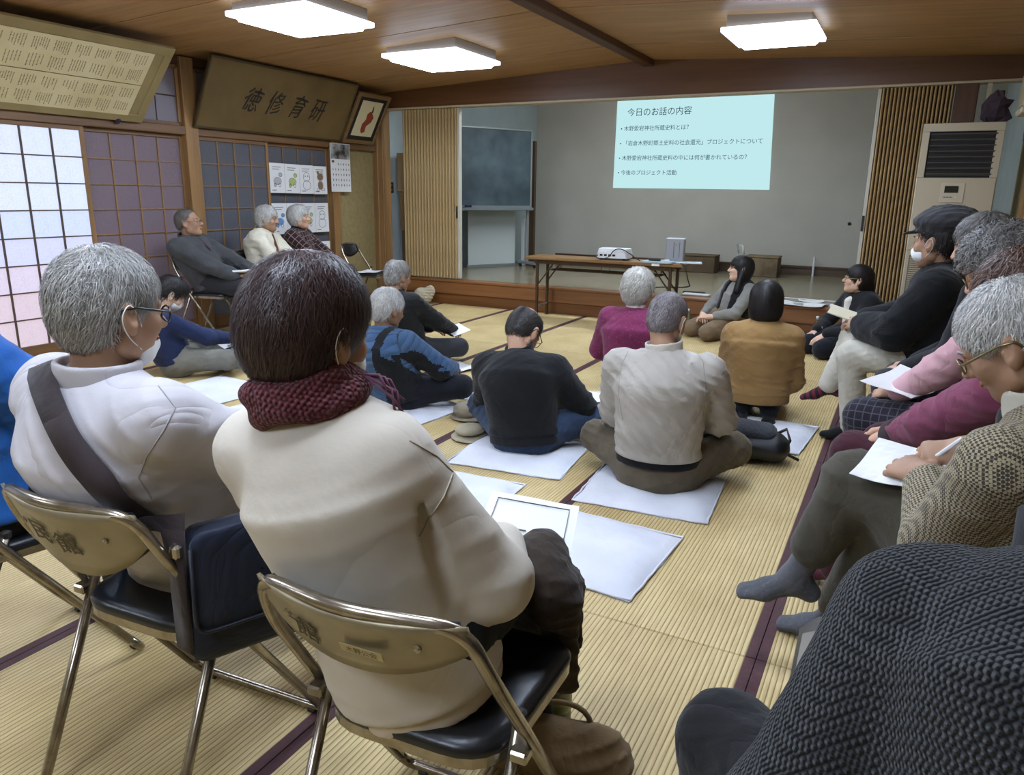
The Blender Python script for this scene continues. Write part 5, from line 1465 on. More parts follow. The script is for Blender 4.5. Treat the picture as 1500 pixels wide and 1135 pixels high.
# ------------------------------------------------------------------ people
def ray(px, py):
    return np.array(f_) + np.array(r2_) * (px - 750) / CAM_F + np.array(u2_) * (567.5 - py) / CAM_F
def on_ray(px, py, hd):
    """point of a pixel's line of sight at horizontal distance hd (taken from where the person sits)"""
    d = ray(px, py); return np.array([0, 0, CAM_H]) + d * (hd / math.hypot(d[0], d[1]))
S_TAN = skin_mat('tan', '#a8846a', '#96725a'); S_FAIR = skin_mat('fair', '#c69f86', '#b88e74'); S_PALE = skin_mat('pale', '#d6b39c', '#c9a188'); S_BROWN = skin_mat('brown', '#86644c', '#765640')
H_GREY = hair_mat('grey', '#3f3d3b', '#bcb9b3'); H_WHITE = hair_mat('white', '#6f6d6a', '#e2e0da'); H_BLACK = hair_mat('black', '#0a0909', '#2e2928', .45); H_DBROWN = hair_mat('dark_brown', '#130c0b', '#4e3c3a', .4)
H_SALT = hair_mat('salt', '#2c2a29', '#8d8a86'); H_BROWN = hair_mat('brown', '#3d2a22', '#6d5145')
def crosslegged(p, kx=.30, ky=.24, kz=.13, ax=.06, ay=.34):
    p.legs((-kx, ky, kz), (ax, ay, .07), (kx, ky + .02, kz), (-ax, ay + .05, .06))
def kneeling(p, sp=.10, kf=.36):
    p.legs((-sp, kf, .085), (-.08, -.06, .07), (sp, kf, .085), (.08, -.06, .07))
def sitting(p, kf=.40, kz=.52, sp=.10, af=.42):
    kz = .525
    p.legs((-sp, kf, kz), (-sp, af, .10), (sp, kf, kz), (sp, af, .10))

def cushion(x0, y0, x1, y1, label, rz=0.0, seed=1, th=.030, wav=.014):
    rr = random.Random(seed); cx, cy_ = (x0 + x1) / 2, (y0 + y1) / 2; w_, d_ = x1 - x0, y1 - y0
    o = empty('floor_cushion', (cx, cy_, .001), R(rz), label=label, cat='cushion', group='white floor cushions')
    ph = [rr.uniform(0, 6) for _ in range(6)]
    def surf(u, v, top):
        ex = 1 - abs(2 * u - 1) ** 6; ey = 1 - abs(2 * v - 1) ** 6
        e = ex * ey
        jx = .007 * math.sin(v * 9 + ph[0]) * (abs(2 * u - 1) ** 4); jy = .007 * math.sin(u * 8 + ph[1]) * (abs(2 * v - 1) ** 4)
        z = (th * e ** .6 if e > 0 else 0) + wav * e * (math.sin(u * 7 + ph[2]) * math.sin(v * 5 + ph[3]) + .5 * math.sin(u * 15 + v * 9 + ph[4])) * .5
        return ((u - .5) * w_ + jx, (v - .5) * d_ + jy, max(z, .004) if top else .0)
    mb = MB().grid(28, 28, lambda u, v: surf(u, v, True)); n = len(mb.v); nf = len(mb.f)
    mb2 = MB().grid(28, 28, lambda u, v: surf(u, v, False))
    mb.add(mb2.v, [f[::-1] for f in mb2.f])
    m = mat('cushion_cover', '#d4d5da', rough=.85, var='#c8cad1', vscale=5, bump=.5, bscale=22, bdist=.008)
    mb.build('cover', m, o, True)
    ed = [(-w_ / 2, -d_ / 2), (w_ / 2, -d_ / 2), (w_ / 2, d_ / 2), (-w_ / 2, d_ / 2)]
    pts = []
    for i in range(4):
        a, b = ed[i], ed[(i + 1) % 4]
        for k in range(10): t = k / 10; pts.append((a[0] * (1 - t) + b[0] * t + .003 * math.sin(k * 3 + i), a[1] * (1 - t) + b[1] * t + .003 * math.sin(k * 4 + i), .006))
    MB().tube(pts, .005, 5, closed=True).build('hem', m, o, True)
    return o

def on_rayx(px, py, x):
    d = ray(px, py); return np.array([0, 0, CAM_H]) + d * (x / d[0])
PEOPLE_T = time.time()

def hyp(p): return math.hypot(p[0], p[1])
def seam(person, key, pts, m, rad=.0016, name='seam'):
    """stitched seam lying on a garment along the line where the photograph shows it"""
    from mathutils.bvhtree import BVHTree
    ob = person.parts[key]; me = ob.data
    bv = BVHTree.FromPolygons([v.co for v in me.vertices], [q.vertices for q in me.polygons]); out = []
    n = (len(pts) - 1) * 8
    for k in range(n + 1):
        i, t = min(k // 8, len(pts) - 2), (k - 8 * min(k // 8, len(pts) - 2)) / 8
        d = person.Rw.T @ ray(pts[i][0] * (1 - t) + pts[i + 1][0] * t, pts[i][1] * (1 - t) + pts[i + 1][1] * t)
        h = bv.ray_cast(Vector(person.w2l((0, 0, CAM_H))), Vector(d).normalized())
        if h[0] is not None: out.append(tuple(h[0]))
    if len(out) > 3: MB().tube(out, rad, 5).build(name, m, ob, True)
BLACK_F = mat('black_frame', '#141414', rough=.3); GOLD_F = mat('wire_frame', '#8a7a5a', rough=.3, metal=.8)

# ==== the two in front, on folding chairs
# ---- woman in cream sweater
p = Person('woman in cream sweater and dark red scarf on the nearest chair, back turned', (-.725, .985), 6, .545, on_ray(455, 484, 1.25), hunch=.012, sw=.126, scale=.97, vox=.007, seed=8, neck_fw=.02, drop=.092)
p.head(-16, 8, 0, .985)
p.arms((-.04, .33, .58), (-.02, .37, .57), (-.4, -.4, -1), (.40, -.35, -1)); sitting(p, .40, .50, .10, .44)
p.arm['R'] = (p.sh['R'], p.w2l((-.575, 1.05, .66)), p.w2l((-.68, 1.27, .60))); p.arm['L'] = (p.sh['L'], p.w2l((-.93, 1.0, .67)), p.w2l((-.82, 1.22, .60)))
M_CREAM = cloth('cream_knit', '#c6beb0', '#bcb3a4', 'wool', bump=.3, wr=.22, ws=3.0)
sw_ = p.top(M_CREAM, 'sweater', e=.028, hem=-.085, amp=.0035, wl=.17, flare=.006, d=1.0, sleeve=1.05, arm_r=1.1, w=.86, post=(rcone(p.w2l(on_ray(614, 742, 1.10)), p.w2l(on_ray(640, 815, 1.10)), .008, .013, .014, 's'), rcone(p.w2l(on_ray(640, 815, 1.10)), p.w2l(on_ray(668, 890, 1.10)), .013, .012, .014, 's')), hem_band=(cloth('cream_rib', '#c2b5a0', '#b9ac96', 'rib', size=.008, bump=.5), .03))
M_SEAM = mat('cream_seam', '#a59c8d', rough=.9)
seam(p, 'sweater', [(600, 645), (640, 668), (664, 692), (650, 728), (625, 765), (612, 790)], M_SEAM)
p.pants(cloth('black_trousers', '#101012'), e=.008, hipw=.8, amp=.003)
p.hand('R', (-.5, .85, -.1), (0, .1, 1)); p.hand('L', (.5, .85, -.1), (0, .1, 1))
p.body(S_TAN, hv=.0045, brow='#221b18')
p.hair(H_DBROWN, HairStyle(((-.13, -.11), (-.06, -.105), (-.02, -.085), (.005, -.03), (.03, .0), (.055, .03), (.075, .05), (.12, .06)), .017, extra=(ell((0, -.050, -.005), (.074, .060, .072), .04),), seed=8), 9000, .085, .0007, .005, hv=.0045, swirl=.2, droop=1.2)
p.mask()
# scarf: two thick wound rolls with a tasselled end
M_SCARF = cloth('scarf_knit', '#7a3a40', '#642c36', 'chain', col2='#4a1f28', size=.011, bump=.9)
na = nrm(p.H((0, -.02, -.09)) - p.neck); cpos = p.neck + na * .028
sp_ = []
for dz, rr_, tr_, ph_ in ((-.016, .080, .025, 0), (.016, .073, .022, 1.2)):
    ring_ = [cpos + na * (dz + .008 * math.sin(3 * a + ph_)) + (p.side * math.cos(a) + p.fwd * math.sin(a)) * rr_ * (1.0 if math.sin(a) < 0 else 1.06) for a in [2 * math.pi * k / 20 for k in range(20)]]
    for k in range(20): sp_.append(rcone(ring_[k], ring_[(k + 1) % 20], tr_, tr_, .012))
vf = sdf_mesh(sp_, .006, folds(5, .004, .05)); sc_o = p.obj('scarf', vf, M_SCARF); set_st(sc_o, vf[0], [(cpos - na * .06, cpos + na * .06, .11, p.fwd)])
t0 = cpos + p.side * .10 + p.fwd * .03
tl_ = MB()
for k in range(7): tl_.tube([tuple(t0 + V(.0, 0, .01)), tuple(t0 + V(.03 + .004 * k, .01 * (k % 3), .012 - .006 * k)), tuple(t0 + V(.045 + .003 * k, .012 * (k % 4), -.012 - .008 * k))], .0025, 5)
tag(tl_.build('tassel', mat('tassel_violet', '#6b4358', rough=.9), sc_o, True), kind='stuff')
chair('folding chair with a paper label on its worn back, under the woman in cream', (-.665, 1.0), 4, ph=.112,
      writing=(('館', -.42, .72, .048, M_INK_S), ('一', -.56, .6, .03, M_INK_S)))
lc = COL.objects['folding_chair']
lb_ = frame_m((.03, -.268, .690), (1, .0, 0), (0, -.38, 1)) ; lo_ = MB().box((-.036, -.0085, 0), (.036, .0085, .0012)).xf(lb_).build('paper_label', mat('old_label', '#a8986c', rough=.7), lc)
text('label_print', '木野公会', .0135, M_INK_S, lc, lb_ @ Matrix.Translation((0, -.005, .0016)), 'CENTER')
pp = paper(-.66, 1.345, .60, .21, .297, 18, 'printed sheet with a framed drawing on the lap of the woman in cream', tilt=(10, 6))
for lo2, hi2 in (((-.085, -.125), (.085, -.1235)), ((-.085, .12), (.085, .1215)), ((-.085, -.125), (-.0838, .12)), ((.0838, -.125), (.085, .12)), ((-.02, -.03), (.01, -.027)), ((-.03, .01), (.0, .013))):
    MB().box((lo2[0], lo2[1], .004), (hi2[0], hi2[1], .0062)).build('printed_line', M_LINE, pp)
# brown coat over her right knee, bottle and bag on the floor beside the chair
ct = empty('folded_coat', (-.57, 1.27, .475), label='bundled dark brown woollen coat hanging from the lap of the woman in cream', cat='coat')
M_COAT = cloth('brown_coat', '#3b3128', '#2c241d', 'wool', bump=.6)
vf = sdf_mesh([ell((-.02, 0, .10), (.060, .085, .050), .03), ell((-.04, .05, .12), (.05, .06, .04), .03), ell((.02, -.02, .06), (.045, .075, .06), .03), econe((.025, -.01, .05), (.030, .02, -.165), .028, .05, .022, .042, (0, 1, 0), .05), econe((.02, .06, .05), (.025, .075, -.10), .025, .035, .02, .03, (0, 1, 0), .05)], .006, folds(12, .004, .07, 1.0))
mesh_obj('wool_body', vf[0], vf[1], M_COAT, ct, True)
bt = empty('tea_bottle', (-.640, 1.515, 0), label='green tea bottle with a white cap on the mats beside the chair', cat='bottle')
MB().lathe([(.030, 0), (.034, .006), (.034, .05), (.032, .055), (.034, .06), (.034, .135), (.028, .16), (.014, .185), (.0135, .195)], n=16).build('bottle', mat('tea_green', '#6d6a2c', rough=.25), bt, True)
MB().lathe([(.0352, .062), (.0352, .130)], n=16).build('label_wrap', mat('tea_label', '#3f5a2c', rough=.4, var='#c5c89a', vscale=18), bt, True)
MB().lathe([(.0155, .193), (.0155, .212), (.012, .215)], n=14).build('cap', M_WPL, bt, True)
hb = empty('handbag', (-.575, 1.375, 0), R(12), label='beige soft handbag on the mats under the chair of the woman in cream', cat='bag')
vf = sdf_mesh([econe((-.13, 0, .05), (.13, 0, .05), .075, .05, .075, .05, (0, 1, 0), .03), econe((-.10, .02, .09), (.10, .02, .09), .04, .04, .04, .04, (0, 1, 0), .05)], .007, folds(6, .008, .06, 1.0)); mesh_obj('bag_body', vf[0], vf[1], cloth('beige_bag', '#7f6a4c', '#6d5a3f'), hb, True)
MB().tube(chaikin([(-.08, .03, .09), (-.06, .05, .15), (.05, .05, .155), (.08, .03, .09)]), .007, 6).build('handle', cloth('beige_bag', '#7f6a4c'), hb, True)
# ---- man in white jacket
p = Person('man in pale grey jacket with glasses, mask and shoulder bag on the folding chair', (-1.43, 1.10), -4, .545, on_ray(161, 452, 1.68), hunch=.05, sw=.172, scale=1.0, vox=.0075, seed=21, neck_fw=.05)
p.head(-4, 6, 0, .96)
p.arms((-.10, .38, .58), (.12, .40, .58), (-.5, -.5, -.8), (.8, -.45, -.6)); sitting(p, .40, .50, .11, .42)
M_WJ = cloth('pale_jacket', '#bcb7b9', '#b2aeb1', rough=.6, bump=.12, wr=.55, ws=3.2)
p.top(M_WJ, e=.032, hem=-.07, amp=.012, wl=.17, arm_r=1.12, sleeve=.95, back=.02)
M_SEAM1 = mat('grey_seam', '#9d999c', rough=.9)
seam(p, 'jacket', [(232, 565), (257, 597), (240, 630), (215, 668), (203, 700), (222, 730)], M_SEAM1)
p.collar(M_WJ, h=.030, r=.072, th=.013, flare=.012, tilt=.05)
p.pants(cloth('khaki_trousers', '#8f8163', '#7d7053'), e=.014)
p.socks(cloth('grey_sock', '#55585c', '#4a4d52', 'wool'), [(0, 1, -.1), (0, 1, -.1)], [(0, 0, 1), (0, 0, 1)])
p.hand('L', (.3, .9, -.2), (0, .1, 1)); p.hand('R', (-.3, .9, -.2), (0, .1, 1))
p.body(S_TAN, hv=.0045, nose=1.05)
p.hair(H_GREY, HairStyle(LINE_SHORT, .012, seed=21, bald=(ell((0, .10, .07), (.06, .03, .05)),)), 9000, .055, .0007, .006, hv=.0045, swirl=.35)
p.glasses(BLACK_F); p.mask(dz=-.030, k=.80, dy=-.006)
P1 = p
chair('folding chair with painted characters on its back, under the man with the shoulder bag', (-1.385, 1.02), 4, ph=.165, writing=(('民', -.28, .55, .06, M_INK_S), ('館', .12, .62, .06, M_INK_S)))
# shoulder bag: strap over the left shoulder, bag at the right hip
bg = empty('shoulder_bag', (-1.115, 1.0, .41), R(-24), label='navy shoulder bag with a wide brown strap hanging beside the man in pale grey', cat='bag')
M_NAVY = cloth('navy_nylon', '#1b2336', '#151b2a', rough=.6, bump=.2)
Rb = lambda p_: p_
def pouch(x0, x1, z0, z1, wb_, wt_, rb, bulge, name, m, par):
    # rounded panel in the y-z plane, thick along x, swelling in the middle
    ol_ = []
    for (sy_, zz, a0, w_) in ((1, z1 - rb, 0, wt_), (-1, z1 - rb, 90, wt_), (-1, z0 + rb, 180, wb_), (1, z0 + rb, 270, wb_)):
        for k in range(5): a = R(a0 + 22.5 * k); ol_.append((sy_ * (w_ - rb) + rb * math.cos(a), zz + rb * math.sin(a)))
    g = MB(); n = len(ol_); cz = (z0 + z1) / 2
    rings = [(x0 + .004, .93), (x0, .985), (x0 + (x1 - x0) * .3, 1.0), (x0 + (x1 - x0) * .7, 1.0), (x1, .985), (x1 + bulge * .6, .90), (x1 + bulge, .6), (x1 + bulge * 1.1, .02)]
    g.v = [(x_, u * k, (v - cz) * k + cz) for x_, k in rings for u, v in ol_]
    for i in range(len(rings) - 1):
        for k in range(n): k2 = (k + 1) % n; g.f.append((i * n + k, i * n + k2, (i + 1) * n + k2, (i + 1) * n + k))
    g.f.append(tuple(range(n))[::-1])
    return g.build(name, m, par, True)
pouch(-.045, .030, .0, .27, .145, .128, .035, .012, 'pouch', M_NAVY, bg)
fo = pouch(.036, .046, .075, .285, .136, .130, .03, .006, 'flap', M_NAVY, bg)
MB().tube(fillet([(.052, -.132, .26), (.052, -.134, .078), (.052, .134, .078), (.052, .132, .26)], .03), .004, 6).build('piping', mat('piping_navy', '#0e1320', rough=.5), fo, True)
MB().box((.052, .035, .05), (.060, .075, .13), bev=.004).build('tab', M_NAVY, fo); MB().lathe([(.010, 0), (.011, .003), (.004, .005)], n=12, M=rotm((0, 1, 0), R(90)), c=(.060, .055, .085)).build('snap', M_CHROME, fo)
def ribbon(pts, ups, w_, th_, name, m, parent):
    g = MB()
    P = [Vector(q) for q in pts]
    for i, q in enumerate(P):
        t = (P[min(i + 1, len(P) - 1)] - P[max(i - 1, 0)]).normalized(); u = Vector(ups[i]); u = (u - t * u.dot(t)).normalized(); sd = t.cross(u)
        g.v += [tuple(q - sd * w_ - u * th_), tuple(q + sd * w_ - u * th_), tuple(q + sd * w_ + u * th_), tuple(q - sd * w_ + u * th_)]
    for i in range(len(P) - 1):
        for k in range(4): k2 = (k + 1) % 4; g.f.append((4 * i + k, 4 * i + k2, 4 * i + 4 + k2, 4 * i + 4 + k))
    g.f += [(3, 2, 1, 0), tuple(4 * (len(P) - 1) + k for k in range(4))]
    return g.build(name, m, parent, True)
def wrap_strap(person, obj, pts, off):
    """lay a strap on the outside of a garment: push every point out of the mesh along its normal"""
    me = obj.data; from mathutils.bvhtree import BVHTree
    bv = BVHTree.FromPolygons([v.co for v in me.vertices], [p_.vertices for p_ in me.polygons])
    P, U = [], []
    for q in pts:
        lo_, no_, ix_, ds_ = bv.find_nearest(Vector(q)); P.append(lo_ + no_ * off); U.append(no_)
    return P, U
from mathutils.bvhtree import BVHTree
me_ = p.parts['jacket'].data
bv_ = BVHTree.FromPolygons([v.co for v in me_.vertices], [q.vertices for q in me_.polygons])
SP, SU = [], []
px_ = [(64, 545), (70, 566), (80, 592), (93, 622), (108, 650), (125, 676), (146, 702), (170, 724), (194, 744), (214, 760)]
px_ = [(px_[k // 5][0] * (1 - k % 5 / 5) + px_[min(k // 5 + 1, 9)][0] * (k % 5 / 5), px_[k // 5][1] * (1 - k % 5 / 5) + px_[min(k // 5 + 1, 9)][1] * (k % 5 / 5)) for k in range(46)]
for a_, b_ in px_:                                        # the strap lies on the jacket, where the photograph shows it crossing the back
    d_ = p.Rw.T @ ray(a_, b_); hit = bv_.ray_cast(Vector(p.w2l((0, 0, CAM_H))), Vector(d_).normalized())
    if hit[0] is not None: SP.append(hit[0] + hit[1] * .013); SU.append(hit[1])
for _ in range(4):
    SP = [SP[0]] + [(SP[i - 1] + SP[i] * 2 + SP[i + 1]) / 4 for i in range(1, len(SP) - 1)] + [SP[-1]]
    SU = [SU[0]] + [(SU[i - 1] + SU[i] * 2 + SU[i + 1]).normalized() for i in range(1, len(SU) - 1)] + [SU[-1]]
fr0 = SP[0] - Vector(p.w2l((0, 0, CAM_H))); SP = [SP[0] + Vector((0, .09, -.02)), SP[0] + Vector((0, .04, .006))] + SP; SU = [SU[0], SU[0]] + SU
# to the bag's own frame
iw = Matrix.Translation(bg.location) @ Matrix.Rotation(R(-24), 4, 'Z'); iw = iw.inverted() @ (Matrix.Translation(p.root.location) @ Matrix.Rotation(R(-4), 4, 'Z'))
pts_ = [iw @ q for q in SP]; ups_ = [iw.to_3x3() @ u for u in SU]
pts_ += [Vector((.0, -.145, .30)), Vector((.01, -.148, .22)), Vector((.01, -.148, .03))]; ups_ += [Vector((1, -.3, .2)), Vector((.3, -1, 0)), Vector((.3, -1, 0))]
ribbon(pts_, ups_, .026, .003, 'strap', cloth('brown_strap', '#352a2b', '#2b2223', rough=.7), bg)
MB().box((-.03, -.158, .235), (.035, -.140, .265), bev=.006).build('strap_buckle', M_CHROME, bg)

# ---- person cut by the left edge, blue jacket
p = Person('person in a bright blue jacket cut off by the left picture edge', (-2.10, 1.02), -8, .545, (-2.12, 1.0, 1.12), hunch=.05, sw=.175, vox=.011, seed=5)
p.head(0, 8).arms((-.14, .38, .54), (.14, .38, .54), (-.9, -.5, -.5), (.9, -.5, -.5)); sitting(p, .38, .50, .12, .36)
p.top(cloth('blue_jacket', '#1f5fae', '#1a5298', rough=.7), e=.035, hem=-.05, amp=.008, wl=.12, arm_r=1.1)
p.pants(cloth('black_trousers', '#101012'), e=.015); p.socks(cloth('grey_sock', '#55585c'), [(0, 1, -.1), (0, 1, -.1)], [(0, 0, 1), (0, 0, 1)])
p.hand('L', (.3, .9, -.2), (0, .1, 1)); p.hand('R', (-.3, .9, -.2), (0, .1, 1))
p.body(S_TAN); p.hair(H_SALT, HairStyle(LINE_SHORT, .012, seed=2), 600)
chair('folding chair under the person in the bright blue jacket', (-2.09, 1.02), -8)

# ==== row along the left wall
ROWL = []
def wall_chair(y, label, x=-5.47, yaw=-80): return chair(label, (x, y), yaw)
# ---- man in dark grey jacket
p = Person('man with glasses in dark grey jacket leaning back on a chair by the left wall', (-5.46, 4.68), -74, .545, on_rayx(276, 326, -5.55), hunch=.03, sw=.18, vox=.012, seed=31, neck_fw=.03)
p.head(14, -10, 0).arms((-.20, .34, .60), (.10, .36, .58), (-.9, -.3, -.5), (.9, -.5, -.5)); p.legs((-.12, .42, .50), (-.10, .40, .10), (.12, .42, .50), (.14, .46, .10))
p.top(cloth('charcoal_jacket', '#474849', '#3a3b3c'), e=.035, hem=-.05, amp=.009, wl=.12, arm_r=1.1); p.collar(cloth('charcoal_jacket', '#37383a'), h=.03, r=.075, flare=.02, open_=.03)
p.pants(cloth('dark_trousers', '#2e2e30', '#262628'), e=.016, amp=.006); p.socks(cloth('black_sock', '#0f1012'), [(0, 1, -.1), (0, 1, -.1)], [(0, 0, 1)] * 2)
vf = sdf_mesh([econe(p.waist - p.bk * .085 + p.sp * .06, p.neck - p.s2 * .06 - p.bk * .058, .014, .085, .034, .062, p.side, .0)], .01); p.obj('shirt_front', vf, cloth('burgundy_shirt', '#3a2226', '#2c1a1d'))
p.hand('R', (-.4, .9, .0), (.1, 0, 1)); p.hand('L', (.4, .9, 0), (-.1, 0, 1)); p.body(S_TAN, hv=.005)
p.hair(hair_mat('buzz', '#34302d', '#77706a'), HairStyle(LINE_HIGH, .005, seed=31), 1200, .02, .0009, .002); p.glasses(GOLD_F)
wall_chair(4.68, 'chrome folding chair under the man in the dark grey jacket by the left wall', yaw=-74)
bk_ = MB().box((-.08, -.11, 0), (.08, .11, .018), bev=.003).build('notebook', M_SHEET, loc=(-5.08, 4.72, .625)); bk_.rotation_euler = (R(5), R(-14), R(-60)); tag(bk_, 'white notebook held on the lap of the man in dark grey', 'notebook')
# ---- white jacket
p = Person('grey haired person in white jacket over a rust shirt seated by the left wall', (-5.46, 5.36), -72, .545, on_rayx(391, 320, -5.50), hunch=.04, sw=.165, scale=.96, vox=.012, seed=33)
p.head(4, 2, 0).arms((-.12, .34, .58), (.12, .34, .58), (-.9, -.4, -.5), (.9, -.4, -.5)); sitting(p, .40, .50, .11, .42)
p.top(cloth('white_jacket', '#d3cdb9', '#c7c0aa'), e=.034, hem=-.06, amp=.008, wl=.12); p.collar(cloth('white_jacket', '#d3cdb9'), h=.02, r=.08, flare=.03, open_=.05)
vf = sdf_mesh([econe(p.waist - p.bk * .085, p.neck - p.s2 * .06 - p.bk * .055, .062, .085, .045, .06, p.side, .0)], .01); p.obj('shirt_front', vf, cloth('rust_shirt', '#6b4029', '#4a2a1b'))
p.pants(cloth('dark_trousers', '#2e2e30'), e=.014); p.hand('R', (-.4, .9, 0), (0, 0, 1)); p.hand('L', (.4, .9, 0), (0, 0, 1)); p.body(S_TAN, hv=.005, nose=1.1)
p.hair(H_WHITE, HairStyle(((-.12, -.085), (-.05, -.08), (-.01, -.05), (.02, -.035), (.045, -.02), (.06, .03), (.08, .055), (.12, .06)), .018, seed=33, ears=False), 1200, .06)
wall_chair(5.36, 'folding chair hidden behind the person in the white jacket', yaw=-72)
# ---- plaid blouse
p = Person('white haired woman in dark plaid blouse seated nearest the posted drawings', (-5.46, 5.93), -72, .545, on_rayx(438, 318, -5.50), hunch=.04, sw=.158, scale=.93, vox=.012, seed=34)
p.head(8, -4, 0).arms((-.12, .32, .58), (.12, .32, .58), (-.9, -.4, -.5), (.9, -.4, -.5)); sitting(p, .40, .50, .11, .42)
p.top(cloth('plaid_blouse', '#1d1518', '#2a1c20', 'plaid', col2='#7a6058', size=.05), 'blouse', e=.026, hem=-.05, amp=.006); p.collar(cloth('black_wool', '#141214', kind='wool'), h=.04, r=.068, parent='blouse')
p.pants(cloth('dark_trousers', '#2e2e30'), e=.014); p.hand('R', (-.4, .9, 0), (0, 0, 1)); p.hand('L', (.4, .9, 0), (0, 0, 1)); p.body(S_FAIR, hv=.005)
p.hair(H_WHITE, HairStyle(((-.12, -.085), (-.05, -.08), (-.01, -.06), (.02, -.05), (.05, -.03), (.06, .03), (.08, .055), (.12, .06)), .02, seed=35, ears=False), 1200, .06)
wall_chair(5.93, 'folding chair hidden behind the woman in the plaid blouse', yaw=-72)
chair('empty folding chair with papers on its black seat near the stage', (-5.36, 6.78), -78)
paper(-5.30, 6.74, .455, .21, .27, 10, 'pale papers left on the empty folding chair', curl=.004)

# ==== people on the floor
# ---- P7 writer by the left wall
p = Person('black haired person in mask and navy top writing cross-legged behind the man in pale grey', (-4.66, 3.62), -28, .115, on_ray(250, 430, 5.92), hunch=.07, sw=.165, scale=.95, vox=.012, seed=41, neck_up=.13, neck_fw=.06)
p.head(0, 38, 0).arms((-.08, .36, .24), (.10, .40, .25), (-.9, -.2, -.4), (.9, -.2, -.4)); crosslegged(p, .28, .28, .13)
p.top(cloth('navy_top', '#1f2a4a', '#182140'), 'sweatshirt', e=.025, hem=-.02, amp=.006, sleeve=.9); p.pants(cloth('grey_trousers', '#75736a', '#66645c'), e=.018, amp=.006)
p.socks(cloth('light_sock', '#8f9296', kind='wool'), [(-.8, .5, -.1), (.85, .45, -.1)], [(.6, -.5, .6), (-.6, -.5, .6)])
p.hand('R', (-.3, .9, -.3), (.5, .1, .9), (35, 55, 30)); p.hand('L', (.6, .7, -.1), (-.3, 0, .9)); p.body(S_PALE, hv=.005, brow='#171310')
p.hair(H_BLACK, HairStyle(LINE_SHORT, .02, seed=41, extra=(ell((0, .05, .075), (.062, .045, .035), .03),)), 1500, .06); p.mask()
q = paper(*(p.loc + p.Rw @ V(.06, .46, 0))[:2], .205, .30, .22, -28, 'white sheet on the knee of the writer in navy', curl=.0, tilt=(10, 0)); q2 = paper(*(p.loc + p.Rw @ V(.10, .40, 0))[:2], .175, .24, .20, -60, 'pale blue folder under the writer\'s sheet', m=mat('blue_folder', '#6f9ac4', rough=.4), cat='folder', tilt=(20, -12))
pen = MB().tube([(0, 0, 0), (0, 0, .13)], .004, 6).build('pen', M_WPL, loc=tuple(p.loc + p.Rw @ (p.arm['R'][2] + V(-.02, .10, -.03)))); pen.rotation_euler = (R(-25), R(15), 0); tag(pen, 'white pen in the hand of the writer in navy', 'pen')
paper(*(p.loc + p.Rw @ V(.05, .75, 0))[:2], .03, .45, .12, -40, 'long folded newspaper lying before the writer in navy', curl=.01)

# ---- P9 man in black jacket, back left
p = Person('grey haired man in black jacket cross-legged nearest the left curtain', (-3.40, 4.78), -12, .115, on_ray(583, 404, 5.88), hunch=.05, sw=.178, vox=.012, seed=43)
p.head(-8, 12, 0).arms((-.10, .34, .24), (.14, .36, .24), (-.9, -.2, -.5), (.9, -.2, -.5)); crosslegged(p, .30, .24, .14)
p.top(cloth('black_jacket2', '#1b1c1c', '#131414'), e=.03, hem=-.02, amp=.006); p.collar(cloth('black_jacket2', '#1b1c1c'), h=.03, r=.07)
p.pants(cloth('charcoal_trousers', '#2f3034', '#27282c'), e=.016); p.socks(cloth('black_sock', '#0f1012'), [(-.8, .5, -.1), (.85, .45, -.1)], [(.6, -.5, .6), (-.6, -.5, .6)])
p.hand('R', (-.4, .9, -.2), (.2, 0, 1)); p.hand('L', (.4, .9, -.2), (0, 0, 1)); p.body(S_TAN, hv=.0055)
p.hair(H_GREY, HairStyle(LINE_SHORT, .010, seed=43, bald=(ell((.0, -.03, .125), (.035, .04, .02)),)), 1200, .045)
paper(*(p.loc + p.Rw @ V(.18, .36, 0))[:2], .25, .20, .15, -30, 'sheet held over the lap of the man nearest the left curtain', tilt=(15, 8)); paper(*(p.loc + p.Rw @ V(.40, .16, 0))[:2], .003, .28, .24, -18, 'white sheet half under the knee of the man nearest the left curtain', curl=.012)

# ---- P8 man in blue padded jacket
p = Person('white haired man in blue and black padded jacket cross-legged on the mats', (-2.72, 3.70), -10, .115, on_ray(568, 452, 4.60), hunch=.06, sw=.178, vox=.011, seed=45)
p.head(-10, 14, 0).arms((-.10, .34, .24), (.14, .34, .22), (-.9, -.2, -.5), (.95, -.3, -.4)); crosslegged(p, .32, .22, .15)
p.top(cloth('blue_padded', '#3f5877', '#36506f', 'quilt', size=.09, bump=.9), e=.038, hem=-.03, amp=.004, vox=.010); p.collar(cloth('black_jacket2', '#1b1c1c'), h=.03, r=.074)
# black side panels and sleeve stripes of the jacket
M_BPAN = cloth('black_panel', '#15171b', '#101216')
jk = p.parts['jacket']; jk.data.materials.append(M_BPAN)
nf = len(jk.data.polygons); fc = np.empty(nf * 3); jk.data.polygons.foreach_get('center', fc); fc = fc.reshape(-1, 3)
fn_ = np.empty(nf * 3); jk.data.polygons.foreach_get('normal', fn_); fn_ = fn_.reshape(-1, 3)
def seg_d(P, a, b):
    d = b - a; t = np.clip((P - a) @ d / (d @ d), 0, 1); return np.linalg.norm(P - a - t[:, None] * d, axis=1)
ar = p.arm['R']; da = np.minimum(seg_d(fc, ar[0], ar[1]), seg_d(fc, ar[1], ar[2])) - .075; dt = seg_d(fc, p.pel, p.neck) - .16
u_ = (fc - p.pel) @ p.side; h_ = (fc - p.pel) @ p.sp
torso = (dt < da) & (np.abs(u_) > np.interp(h_, [0, .12, .3, .45], [.06, .075, .085, .07])) & (np.abs(u_) < np.interp(h_, [0, .15, .3, .45], [.3, .3, .135, .115]))
